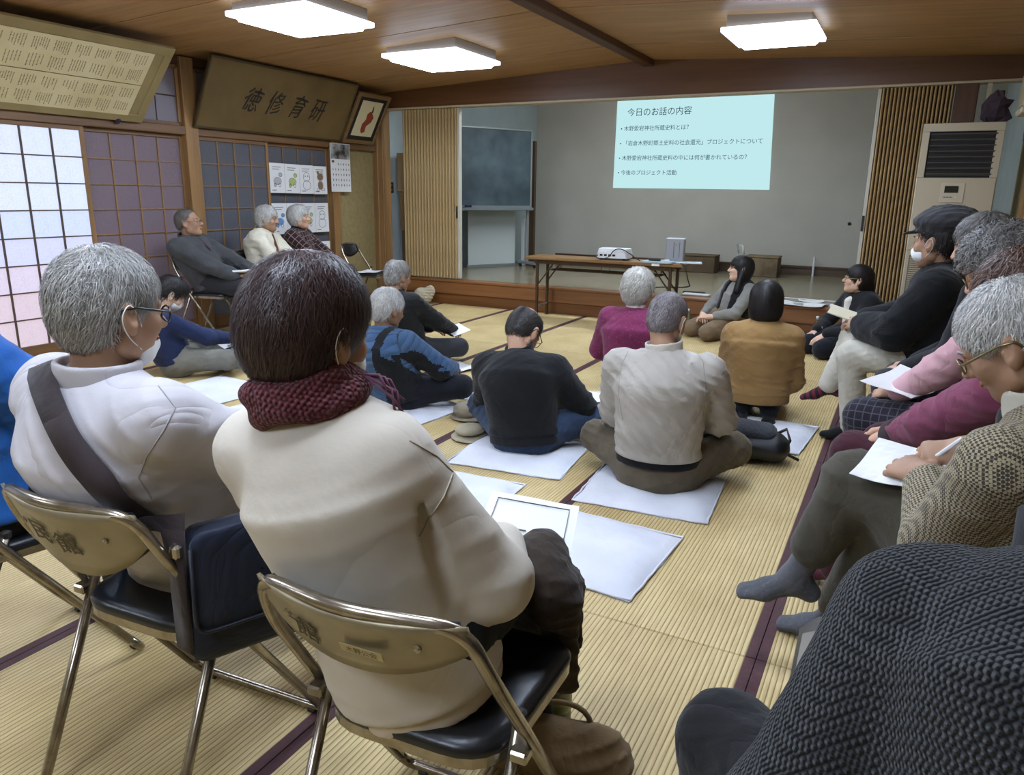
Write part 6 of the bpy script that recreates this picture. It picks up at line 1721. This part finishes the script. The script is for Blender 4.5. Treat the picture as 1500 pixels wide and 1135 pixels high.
sleeve = (da <= dt) & (fn_ @ nrm(-p.fwd * .75 - V(0, 0, 1) * .75) > .30) & (fc @ p.sp < (ar[0] @ p.sp) - .03)
jk.data.polygons.foreach_set('material_index', (torso | sleeve).astype(np.int32))
p.pants(cloth('navy_trousers', '#171a22', '#12151c'), e=.016); p.socks(cloth('black_sock', '#0f1012'), [(-.8, .5, -.1), (.85, .45, -.1)], [(.6, -.5, .6), (-.6, -.5, .6)])
p.hand('R', (-.4, .9, -.2), (.2, 0, 1)); p.hand('L', (.4, .9, -.2), (0, 0, 1)); p.body(S_BROWN, hv=.0055)
p.hair(H_WHITE, HairStyle(LINE_SHORT, .013, seed=45), 2200, .055, .0009)
cushion(-2.98, 3.42, -2.38, 3.98, 'white floor cushion under the man in the blue padded jacket', -6, 5)

# ---- P10 balding man
p = Person('balding man in black jacket and jeans bent over on a floor cushion', (-1.66, 3.36), 8, .115, on_ray(768, 484, 3.86), hunch=.06, sw=.18, vox=.010, seed=3, neck_up=.115, neck_fw=.055, drop=.085)
p.head(-22, 48, 0).arms((-.10, .34, .20), (.10, .36, .20), (-.9, -.2, -.5), (.95, -.3, -.45)); crosslegged(p, .34, .24, .16)
p.top(cloth('black_blouson', '#17181b', '#101113'), e=.034, hem=-.01, amp=.010, wl=.10, hem_band=(cloth('black_rib', '#131417'), .045), back=.015, arm_r=1.12, k_sh=.07)
p.collar(cloth('black_blouson', '#17181b'), h=.055, r=.074, th=.012, tilt=.35)
p.pants(cloth('jeans', '#33435c', '#27354b', bump=.6), e=.016, amp=.007)
p.socks(cloth('black_sock', '#0f1012'), [(-.8, .5, -.1), (.85, .35, -.1)], [(.6, -.5, .6), (-.6, -.5, .6)])
p.hand('L', (.5, .8, -.3), (-.3, .2, .9)); p.hand('R', (-.4, .8, -.4), (.3, .2, .9), (30, 50, 30))
p.body(S_FAIR, jaw=1.05, hv=.005)
p.hair(hair_mat('thin_black', '#1b1918', '#4a4644'), HairStyle(LINE_SHORT, .007, bald=(ell((0, -.015, .125), (.072, .100, .070)), ell((0, .08, .08), (.08, .06, .07))), seed=3), 1500, .045, .0008)
p.glasses(BLACK_F)
paper(*(p.loc + p.Rw @ V(.16, .44, 0))[:2], .20, .30, .21, -10, 'leaflet held over the knees of the balding man', tilt=(12, 0))
cushion(-1.96, 3.04, -1.36, 3.62, 'white floor cushion under the balding man in jeans', 6, 1)

# ---- P11 woman in magenta sweater
p = Person('white haired woman in magenta sweater kneeling beside the man in light grey', (-1.45, 4.44), 6, .21, on_ray(935, 424, 4.68), hunch=.04, sw=.165, scale=.96, vox=.011, seed=51)
p.head(-10, 6, 0).arms((-.12, .26, .24), (.12, .26, .24), (-.9, -.3, -.5), (.9, -.3, -.5)); kneeling(p)
p.top(cloth('magenta_knit', '#7c2f55', '#6d2849', 'wool', col2='#94476c'), 'sweater', e=.026, hem=-.10, amp=.006, arm_r=1.08); p.collar(cloth('white_cotton', '#d0ccc2'), h=.04, r=.064, parent='sweater')
p.pants(cloth('dark_trousers', '#2e2e30'), e=.014); p.hand('R', (-.4, .9, -.2), (0, 0, 1)); p.hand('L', (.4, .9, -.2), (0, 0, 1)); p.body(S_FAIR, hv=.0055)
p.hair(hair_mat('pale_white', '#7d796f', '#e6e2d8'), HairStyle(((-.12, -.10), (-.05, -.095), (-.01, -.07), (.02, -.045), (.045, -.02), (.06, .03), (.08, .055), (.12, .06)), .022, seed=51, ears=False), 2400, .06, .001, .007, swirl=.5)
cushion(-1.78, 4.16, -1.16, 4.72, 'white floor cushion under the woman in magenta', 3, 7)

# ---- P12 man in light grey jacket
p = Person('man with thin grey hair in light grey jacket seated with his back turned', (-.90, 3.22), 10, .115, on_ray(978, 468, 3.40), hunch=.05, sw=.185, scale=1.03, vox=.0095, seed=55, neck_fw=.05, drop=.088)
p.head(-24, 24, 0, .96).arms((-.10, .34, .24), (.14, .34, .24), (-.7, -.3, -.7), (.75, -.35, -.6)); crosslegged(p, .33, .22, .15)
M_LG = cloth('light_grey_jacket', '#aca69c', '#a09a90', rough=.65, bump=.15, wr=.6, ws=3.4)
p.top(M_LG, e=.036, hem=.055, amp=.013, wl=.12, arm_r=1.15, back=.015, hem_band=(cloth('black_belt', '#0f0f11'), .035), flare=.0)
M_SEAM2 = mat('taupe_seam', '#8f8a81', rough=.9)
seam(p, 'jacket', [(1012, 505), (1030, 530), (1034, 565), (1030, 610), (1034, 650)], M_SEAM2); seam(p, 'jacket', [(925, 505), (910, 535), (906, 575), (912, 615)], M_SEAM2)
p.collar(cloth('pale_collar', '#c3bdb2'), h=.045, r=.074, flare=.010, tilt=.15)
p.pants(cloth('olive_trousers', '#645a49', '#574e3f'), e=.022, amp=.006, hipw=1.05); p.socks(cloth('olive_sock', '#4d463c'), [(-.8, .5, -.1), (.85, .45, -.1)], [(.6, -.5, .6), (-.6, -.5, .6)])
p.hand('L', (.5, .8, -.3), (-.3, .2, .9)); p.hand('R', (-.4, .8, -.4), (.3, .2, .9)); p.body(S_TAN, hv=.005)
p.hair(hair_mat('thin_grey', '#262223', '#a39b9c'), HairStyle(LINE_SHORT, .007, seed=55, bald=(ell((0, .09, .09), (.07, .05, .06)),)), 3000, .04, .0008, .003)
p.mask()
cushion(-1.20, 2.90, -.61, 3.44, 'large white floor cushion under the man in light grey', 4, 2)

# ---- P13 woman in tan cardigan
p = Person('woman with black bob in tan cardigan kneeling, back turned', (-.70, 4.62), 8, .22, on_ray(1122, 443, 4.70), hunch=.02, sw=.165, scale=.98, vox=.010, seed=61, neck_fw=.02, drop=.082)
p.head(4, 4, 0, 1.0).arms((-.06, .24, .32), (.06, .24, .32), (-.5, -.5, -.8), (.5, -.5, -.8)); kneeling(p)
p.top(cloth('tan_cardigan', '#957548', '#8a6b40', 'wool', bump=.2), 'cardigan', e=.034, hem=-.05, amp=.006, wl=.1, hem_band=(cloth('tan_rib', '#86683d'), .05)); p.collar(cloth('cream_blouse', '#c9b9a4'), h=.035, r=.062, parent='cardigan')
p.pants(cloth('black_trousers', '#101012'), 'skirt', e=.014, hipw=.88); p.socks(cloth('black_sock', '#0f1012'), [(0, -1, 0), (0, -1, 0)], [(0, .2, 1), (0, .2, 1)]); p.body(S_PALE, hv=.005)
p.hair(H_BLACK, HairStyle(((-.13, -.125), (-.05, -.12), (.0, -.10), (.035, -.08), (.055, .0), (.075, .045), (.12, .055)), .02, seed=61, ears=False, extra=(ell((0, -.04, -.055), (.088, .070, .072), .04),)), 4500, .10, .0009, .004, droop=2.0, swirl=.1)
cushion(-.97, 4.05, -.35, 4.62, 'white floor cushion under the woman in tan, behind the black bag', -4, 9)

# ---- P14 speaker
p = Person('long haired woman in grey shirt and black vest kneeling by the table', (-1.43, 7.36), 140, .21, on_ray(1085, 394, 7.48), hunch=.02, sw=.16, scale=.97, vox=.012, seed=71)
p.head(-24, -8, 6).arms((-.06, .30, .22), (.07, .28, .22), (-.9, -.3, -.5), (.9, -.3, -.5)); kneeling(p, .13, .36)
p.top(cloth('grey_shirt', '#83827c', '#787771'), 'shirt', e=.018, hem=-.08, amp=.005, sleeve=.75)
vf = sdf_mesh([econe(p.pel + p.sp * .02, p.chest, .185, .145, .190, .150, p.side, .03), econe(p.chest, p.neck - p.s2 * .09, .190, .150, .125, .092, p.side, .04), plane_clip(p.pel - p.sp * .0, -p.sp), econe(p.pel - p.bk * .17, p.neck - p.bk * .14, .065, .10, .05, .10, p.side, .01, 's')], .011); p.obj('vest', vf, cloth('black_vest', '#17181b'))
p.pants(cloth('beige_trousers', '#7d6a52', '#6f5d47'), e=.02); p.hand('R', (-.8, .5, -.1), (0, .2, 1)); p.hand('L', (.8, .5, -.1), (0, .2, 1)); p.body(S_PALE, hv=.005, brow='#1b1512')
p.hair(H_BLACK, HairStyle(LINE_LONG, .016, seed=71, ears=False, extra=(econe((0, -.05, .0), (0, -.055, -.20), .075, .05, .07, .035, (1, 0, 0), .04), rcone((-.07, .0, -.05), (-.085, .02, -.21), .03, .03, .03))), 2500, .12, .0012, .004, droop=3)
# ---- P15 woman in blazer
p = Person('woman with glasses in black blazer kneeling by the right curtain', (-.27, 7.05), 126, .21, on_ray(1257, 409, 7.04), hunch=.02, sw=.16, scale=.97, vox=.012, seed=73)
p.head(-28, -8, 0).arms((-.06, .34, .20), (.14, .32, .20), (-.9, -.3, -.5), (.9, -.3, -.5)); kneeling(p, .12, .40)
p.top(cloth('black_blazer', '#1c1d20', '#141518'), 'blazer', e=.028, hem=-.10, amp=.006)
vf = sdf_mesh([econe(p.waist - p.bk * .085 - p.sp * .1, p.neck - p.s2 * .06 - p.bk * .078, .042, .095, .048, .080, p.side, .0)], .01); p.obj('blouse_front', vf, cloth('white_cotton', '#d0ccc2'))
p.collar(cloth('black_blazer', '#1c1d20'), h=.012, r=.078, flare=.02, open_=.05, parent='blazer')
p.pants(cloth('navy_skirt', '#14161f'), 'skirt', e=.024); p.hand('L', (.3, .8, -.5), (-.2, .3, 1), (8, 15, 10)); p.hand('R', (.1, .8, -.5), (.2, .3, 1), (8, 15, 10)); p.body(S_PALE, hv=.005, brow='#1b1512')
p.hair(H_BLACK, HairStyle(((-.13, -.12), (-.05, -.11), (-.01, -.06), (.02, -.03), (.045, .01), (.06, .04), (.08, .06), (.12, .07)), .016, seed=73, extra=(ell((0, -.10, -.06), (.04, .045, .05), .04), rcone((0, -.11, -.08), (0, -.12, -.17), .028, .018, .03))), 1800, .09, .001, .003); p.glasses(GOLD_F)

# ==== row along the right wall
def right_chair(x, y, yaw, label): return chair(label, (x, y), yaw)
# ---- P16 man in flat cap
p = Person('man in a dark puffy cap, mask and black coat seated before the air conditioner', (.20, 4.42), 82, .545, on_ray(1374, 354, 4.30), hunch=.03, sw=.175, scale=1.04, vox=.010, seed=81, neck_fw=.04)
p.head(-18, 2, 0, 1.04).arms((-.06, .34, .66), (.08, .36, .66), (-.7, -.3, -.8), (.9, -.3, -.6)); p.legs((-.08, .40, .50), (-.04, .30, .10), (.03, .42, .58), (.16, .56, .33))
p.leg['L'] = (p.leg['L'][0], V(-.10, .38, .50), V(-.06, .34, .10)); p.leg['R'] = (p.leg['R'][0], V(.05, .40, .58), V(.02, .50, .30))
p.top(cloth('black_coat', '#131416', '#0d0e10', 'wool', bump=.3), 'coat', e=.058, hem=-.13, amp=.007, wl=.14, flare=.02, arm_r=1.08, d=1.1); p.collar(cloth('black_coat', '#131416'), h=.05, r=.078, th=.014, parent='coat', open_=.03)
p.pants(cloth('white_trousers', '#c2bdae', '#b3ae9f', bump=.3), e=.02, amp=.007)
p.socks(cloth('striped_sock', '#5f1f2b', kind='stripe', col2='#1f1a22', size=.035), [(-.1, .95, -.25)], [(0, -.35, .9)], keys=('R',)); p.socks(cloth('black_sock', '#0f1012'), [(0, 1, -.1)], [(0, 0, 1)], keys=('L',))
p.hand('L', (.25, .9, .1), (-.8, 0, .6), (30, 40, 25)); p.hand('R', (-.25, .9, .0), (.6, 0, .8), (30, 40, 25)); p.body(S_TAN, hv=.005)
p.hair(H_BLACK, HairStyle(LINE_SHORT, .008, seed=81), 600, .03); p.mask()
cap = [ell((0, -.022, .092), (.118, .140, .056), .03), ell((.02, -.03, .116), (.098, .112, .048), .04), ell((0, -.01, .055), (.090, .112, .035), .02), Prim(lambda X, Y, Z: .032 + .10 * Y - Z + 0 * X, [-9] * 3, [9] * 3, .006, 'c'), ell((0, .105, .046), (.062, .062, .009), .012, 'u', rot3(0, 14, 0))]
v_, f__ = sdf_mesh(cap, .006, folds(4, .006, .07)); p.obj('cap', (p.H(v_), f__), cloth('cap_wool', '#3b3b3d', '#323234', 'wool'))
right_chair(.24, 4.42, 82, 'folding chair under the man in the puffy cap')
bkl = MB().box((-.05, -.09, 0), (.05, .09, .008), bev=.002).build('booklet', mat('cream_paper', '#c9c0a4', rough=.8), loc=tuple(p.loc + p.Rw @ V(.02, .46, .70))); bkl.rotation_euler = (R(16), R(-20), R(80)); tag(bkl, 'cream booklet in the hands of the man in the cap', 'booklet')
# ---- P17 mostly hidden
p = Person('dark haired person mostly hidden behind the man in the cap', (.42, 3.66), 78, .545, on_ray(1440, 358, 3.66), hunch=.04, sw=.165, scale=.96, vox=.012, seed=82)
p.head(4, 14, 0).arms((-.10, .34, .60), (.10, .34, .60)); sitting(p, .40, .50, .10, .42)
p.top(cloth('dark_cardigan', '#1d1c20', '#17161a'), 'cardigan', e=.024, hem=-.05, amp=.005); p.pants(cloth('dark_trousers', '#2e2e30'), e=.014)
p.hand('L', (.3, .9, -.2), (-.2, 0, 1)); p.hand('R', (-.3, .9, -.2), (.2, 0, 1)); p.body(S_FAIR, hv=.006); p.hair(H_SALT, HairStyle(LINE_SHORT, .018, seed=82), 1500, .06)
right_chair(.46, 3.66, 78, 'folding chair of the person hidden behind the capped man')
# ---- P18 grey wavy hair, pink shirt, paisley vest, plaid trousers
p = Person('grey wavy haired person with glasses, pink sleeve and checked trousers reading a sheet', (.36, 3.05), 70, .545, on_ray(1466, 392, 2.98), hunch=.05, sw=.165, scale=.96, vox=.010, seed=83, neck_up=.13, neck_fw=.05)
p.head(6, 30, 0, 1.04).arms((-.02, .34, .60), (.14, .34, .60), (-.9, -.2, -.6), (.9, -.3, -.5)); p.legs((-.08, .42, .50), (-.06, .42, .10), (.10, .42, .50), (.10, .42, .10))
p.top(cloth('pale_pink_shirt', '#c99fa4', '#b98f95'), 'shirt', e=.024, hem=-.05, amp=.005)
vf = sdf_mesh([econe(p.pel, p.chest, .185, .135, .188, .138, p.side, .03), econe(p.chest, p.neck - p.s2 * .05, .188, .138, .125, .092, p.side, .04), plane_clip(p.pel - p.sp * .03, -p.sp)], .012); vo = p.obj('vest', vf, mat('paisley_vest', '#3c3940', rough=.9, var='#8d8890', vscale=60))
p.pants(cloth('check_trousers', '#24222c', '#1d1b24', 'plaid', col2='#4a4650', size=.03), e=.02); p.hand('L', (.25, .9, -.2), (-.5, 0, .8)); p.hand('R', (-.3, .9, -.2), (.2, 0, 1)); p.body(S_FAIR, hv=.0055)
p.hair(H_SALT, HairStyle(((-.12, -.09), (-.05, -.085), (-.01, -.05), (.02, -.01), (.045, .01), (.06, .035), (.08, .055), (.12, .06)), .028, seed=83, clump=.004), 3000, .05, .0011, .007, curl=1.5); p.glasses(GOLD_F)
paper(*(p.loc + p.Rw @ V(-.03, .31, 0))[:2], .645, .28, .20, 62, 'white sheet held by the person with the pink sleeve', curl=.012, tilt=(8, -6))
right_chair(.40, 3.05, 70, 'folding chair of the grey wavy haired person')
# ---- P19 magenta cardigan, maroon trousers
p = Person('brown haired person in magenta top and maroon trousers with hands folded', (.38, 2.47), 62, .545, on_ray(1500, 440, 2.32), hunch=.05, sw=.17, scale=.98, vox=.010, seed=84, neck_up=.13, neck_fw=.05)
p.head(10, 26, 0, 1.0).arms((-.10, .36, .585), (.00, .38, .585), (-.9, -.3, -.4), (.9, -.3, -.5)); p.legs((-.08, .46, .50), (-.10, .46, .10), (.10, .46, .50), (.10, .46, .10))
p.top(cloth('magenta_top', '#7d3f57', '#6f364c', bump=.2), 'sweater', e=.026, hem=-.05, amp=.007, wl=.1, sleeve=.80, cuff=cloth('dark_cuff', '#2b1820')); p.pants(cloth('maroon_trousers', '#3d1620', '#32111a'), e=.022, amp=.005)
p.socks(cloth('maroon_sock', '#4a1c28'), [(0, 1, -.1), (0, 1, -.1)], [(0, 0, 1)] * 2)
p.hand('L', (.5, .8, -.3), (-.4, .1, .9), (25, 40, 25)); p.hand('R', (-.5, .8, -.2), (.4, .1, .9), (25, 40, 25)); p.body(S_FAIR, hv=.005)
p.hair(H_BROWN, HairStyle(LINE_SHORT, .02, seed=84), 3000, .055, .001, .006)
right_chair(.42, 2.47, 62, 'folding chair under the person in the magenta top')
# ---- P20 man in tweed jacket
p = Person('white haired man with glasses in tweed jacket writing with legs crossed', (.38, 1.70), 70, .545, on_ray(1486, 497, 1.70), hunch=.06, sw=.18, scale=1.03, vox=.0085, seed=85, neck_up=.12, neck_fw=.05)
p.head(2, 34, -6, .90)
WL, WR = V(.112, 1.85, .712), V(.195, 2.0, .755)
p.arms(WL, WR, (-.25, .1, -1), (.9, -.4, -.4), world=True)
p.arm['L'] = (p.sh['L'], p.w2l((.132, 1.655, .635)), p.w2l((.112, 1.85, .712)))
p.legs(V(.06, 2.10, .50), V(-.055, 2.26, .095), V(-.04, 2.06, .60), V(-.165, 2.10, .275), world=True)
M_TW = cloth('tweed', '#a2967c', '#978b70', 'tweed', col2='#3f392f', size=.0105, bump=.5)
p.top(M_TW, e=.034, hem=-.10, amp=.007, wl=.13, arm_r=1.0, sleeve=.84)
vf = sdf_mesh([econe(p.waist - p.bk * .09, p.neck - p.s2 * .03 - p.bk * .045, .07, .075, .05, .05, p.side, .0)], .009); p.obj('vest_front', vf, cloth('black_leather', '#1b1b1e', rough=.5))
p.collar(cloth('pale_shirt', '#b5b0a0'), h=.04, r=.066)
p.pants(cloth('olive_grey_trousers', '#4c483c', '#403d33', bump=.25), e=.024, amp=.008, wl=.11, shins={'L': .86, 'R': .66}, th=1.05)
GS = cloth('grey_wool_sock', '#4a4b4f', '#56575c', 'wool', col2='#626368', bump=.6)
dw = lambda v_: p.Rw.T @ V(*v_)
p.socks(GS, [dw((-1, .05, -.12)), dw((-1, -.05, -.18))], [dw((.25, -.15, 1)), dw((.55, -.1, .85))], keys=('L', 'R'), fs=1.0, top_=.18)
p.hand('L', dw((-.62, .75, .0)), dw((-.3, -.35, .9)), (22, 35, 25), .2, hs=1.08); p.hand('R', dw((-.95, -.2, -.25)), dw((.0, -.35, .95)), (38, 55, 30), .6, hs=1.08)
p.body(S_TAN, hv=.0045, jaw=1.05, brow='#8d8a86')
p.hair(H_WHITE, HairStyle(LINE_SHORT, .010, seed=85), 8000, .045, .0008, .006, hv=.005); p.glasses(GOLD_F)
P20 = p
right_chair(.44, 1.69, 66, 'folding chair under the man in the tweed jacket')
q = paper(.082, 1.945, .700, .235, .165, 158, 'white sheet on the crossed knee of the man in tweed', curl=.004, tilt=(-20, 4))
pen = MB().tube([(.096, 1.955, .700), (.104, 1.956, .710), (.172, 1.96, .786)], [.0015, .005, .0055], 8).build('pen', M_WPL); tag(pen, 'white pen in the hand of the man in tweed', 'pen')
# ---- P21 knit sleeve at the lower right
p = Person('person in charcoal waffle knit at the lower right edge, head cut off', (.23, .75), 10, .545, (.25, .95, 1.09), hunch=.05, drop=.095, sw=.175, scale=1.05, vox=.0075, seed=91)
p.head(0, 10)
p.arms(V(-.02, 1.02, .56), V(.36, 1.06, .60), (-.42, -.35, -.85), (.9, -.4, -.5), world=True); p.legs(V(-.15, 1.06, .48), V(-.16, 1.10, .10), V(.34, 1.10, .52), V(.36, 1.14, .10), world=True)
p.top(cloth('waffle_knit', '#282a2d', '#2e3033', 'waffle', col2='#0f1012', size=.0085), 'sweater', e=.038, hem=-.10, amp=.006, wl=.2, arm_r=1.15, sleeve=.97, k_arm=.04); p.collar(cloth('black_collar', '#121317'), h=.055, r=.108, th=.02, parent='sweater', low=.06)
p.pants(cloth('black_trousers', '#101012'), e=.02); p.socks(cloth('black_sock', '#0f1012'), [(0, 1, -.1), (0, 1, -.1)], [(0, 0, 1)] * 2)
p.hand('L', (.2, .9, -.3), (-.1, 0, 1)); p.hand('R', (-.3, .9, -.2), (0, 0, 1)); p.body(S_TAN); p.hair(H_SALT, HairStyle(LINE_SHORT, .012, seed=91), 400)
right_chair(.26, .70, 10, 'folding chair under the person in waffle knit')

# ==== loose cushions
cushion(-1.25, 2.20, -.66, 2.76, 'empty white floor cushion nearest the camera, right of the woman in cream', -3, 11)
cushion(-1.98, 2.40, -1.43, 2.92, 'white floor cushion half hidden by the shoulder of the woman in cream', 3, 12)
cushion(-4.34, 3.16, -3.74, 3.70, 'empty white floor cushion beside the writer in navy', -4, 13)
cushion(-5.30, 4.00, -4.70, 4.60, 'empty white floor cushion before the chair of the man in dark grey', 6, 14)
cushion(-3.62, 2.92, -3.06, 3.46, 'empty white floor cushion behind the red scarf of the woman in cream', -8, 15)
cushion(-2.74, 4.08, -2.30, 4.50, 'white floor cushion left of the balding man, beside the folded cap', 0, 16)

# ==== small things on the mats
# white paper carrier bag standing before the grey socks
wb_ = empty('paper_carrier', (-.055, 1.97, 0), R(25), label='white carrier bag with a dark cord handle beside the grey socked feet', cat='bag')
def sheetb(u, v): return ((u - .5) * .26, .03 * math.sin(u * 3.1) , v * .26 + .03 * math.sin(u * 4))
for sg_ in (-1, 1):
    MB().grid(8, 8, lambda u, v: ((u - .5) * .17 * (1 - .15 * v), sg_ * (.012 + .035 * (1 - abs(2 * u - 1) ** 2) * (1 - .5 * v)), v * (.20 + .03 * math.sin(u * 3)))).build('side_panel', mat('carrier_white', '#c6c6c6', rough=.6), wb_, True)
MB().tube([(-.03, -.04, .20), (-.035, -.05, .12), (-.02, -.052, .06), (.02, -.052, .03)], .004, 6).build('cord_handle', M_INK, wb_, True)
# black fur-trimmed bag behind the man in light grey
kb = empty('black_bag', (-.60, 3.84, 0), R(8), label='black shoulder bag with a fleece cover lying behind the woman in tan', cat='bag')
vf = sdf_mesh([econe((-.14, 0, .085), (.13, 0, .08), .12, .085, .11, .08, (0, 1, 0), .03)], .009, folds(14, .008, .08, 1.0)); mesh_obj('pouch', vf[0], vf[1], mat('black_leather', '#15171a', rough=.4, bump=.2), kb, True)
vf = sdf_mesh([econe((-.13, .02, .155), (.09, .03, .145), .115, .06, .10, .05, (0, 1, 0), .03)], .008, folds(15, .006, .035, 1.2)); mesh_obj('fleece_cover', vf[0], vf[1], cloth('fleece', '#26282c', '#33363b', 'wool', col2='#3d4147', bump=1.0), kb, True)
MB().tube([(.10, .04, .12), (.18, .05, .17), (.20, .02, .12), (.17, -.03, .06), (.13, -.02, .08)], .009, 6).build('strap', M_INK, kb, True)
MB().tube([(.13, .0, .08), (.21, -.02, .05), (.25, -.01, .03)], .008, 6).build('strap', M_INK, kb, True)
# cloth caps beside the balding man
for k_, (x_, y_, rz_, lb_) in enumerate(((-2.24, 3.74, 20, 'grey-beige cloth hat lying crown up beside the balding man'), (-2.03, 3.42, -10, 'folded pale cloth cap at the corner of the balding man\'s cushion'))):
    hh_ = empty('cloth_hat', (x_, y_, 0), R(rz_), label=lb_, cat='hat')
    vf = sdf_mesh([ell((0, 0, .05), (.085, .095, .06 if k_ == 0 else .035), .02)], .008, folds(20 + k_, .006, .06, 1.0)); mesh_obj('crown', vf[0], vf[1], cloth('hat_beige%d' % k_, ('#7d7462', '#a39a82')[k_]), hh_, True)
    vf = sdf_mesh([ell((.02, 0, .014), (.125, .12, .012), .01)], .006, folds(22 + k_, .003, .09)); mesh_obj('brim', vf[0], vf[1], cloth('hat_beige%d' % k_, '#7d7462'), hh_, True)
# cloth sack at the foot of the stage
sk = empty('cloth_sack', (-5.17, 7.58, 0), label='pale cloth sack slumped against the foot of the stage by the left curtain', cat='bag')
vf = sdf_mesh([ell((0, 0, .10), (.13, .09, .11), .03), ell((.10, .02, .17), (.06, .05, .07), .04), ell((-.12, -.02, .06), (.06, .05, .06), .04)], .010, folds(30, .010, .07, 1.4)); mesh_obj('sack_body', vf[0], vf[1], cloth('canvas', '#b5aa90', '#a3987e'), sk, True)
def pet(x_, y_, z_, label, h=.21, col='#8a8f80', brown=None):
    o_ = empty('drink_bottle', (x_, y_, z_), label=label, cat='bottle', group='small drink bottles')
    MB().lathe([(.026, 0), (.031, .005), (.031, .12 * h / .21), (.026, .15 * h / .21), (.012, .185 * h / .21), (.012, .195 * h / .21)], n=14).build('bottle', mat('pet_' + col, col, rough=.15), o_, True)
    MB().lathe([(.0315, .05), (.0315, .09)], n=14).build('label_wrap', mat('petl_' + (brown or '#3a3a3a'), brown or '#3a3a3a', rough=.4), o_, True)
    MB().lathe([(.014, .19 * h / .21), (.014, .213 * h / .21), (.011, .215 * h / .21)], n=12).build('cap', M_WPL, o_, True)
pet(-1.84, 7.34, 0, 'clear drink bottle with white cap standing beside the speaker', .24, '#6d6a4e', '#55503a')
pet(-.66, 7.52, 0, 'amber drink bottle with white cap between the two kneeling women', .24, '#6a4524', '#5a3a20')
pet(-5.15, 4.62, 0, 'amber drink bottle on the mats at the feet of the man in dark grey', .22, '#5e3c22', '#7a7468')
# papers on the mats
paper(-2.27, 4.00, .002, .26, .18, 14, 'white sheet on the mats between the padded jacket and the balding man', curl=.01)
paper(-1.62, 1.95, .002, .21, .30, 30, 'white sheet on the mats seen over the shoulder of the man in pale grey', curl=.004)
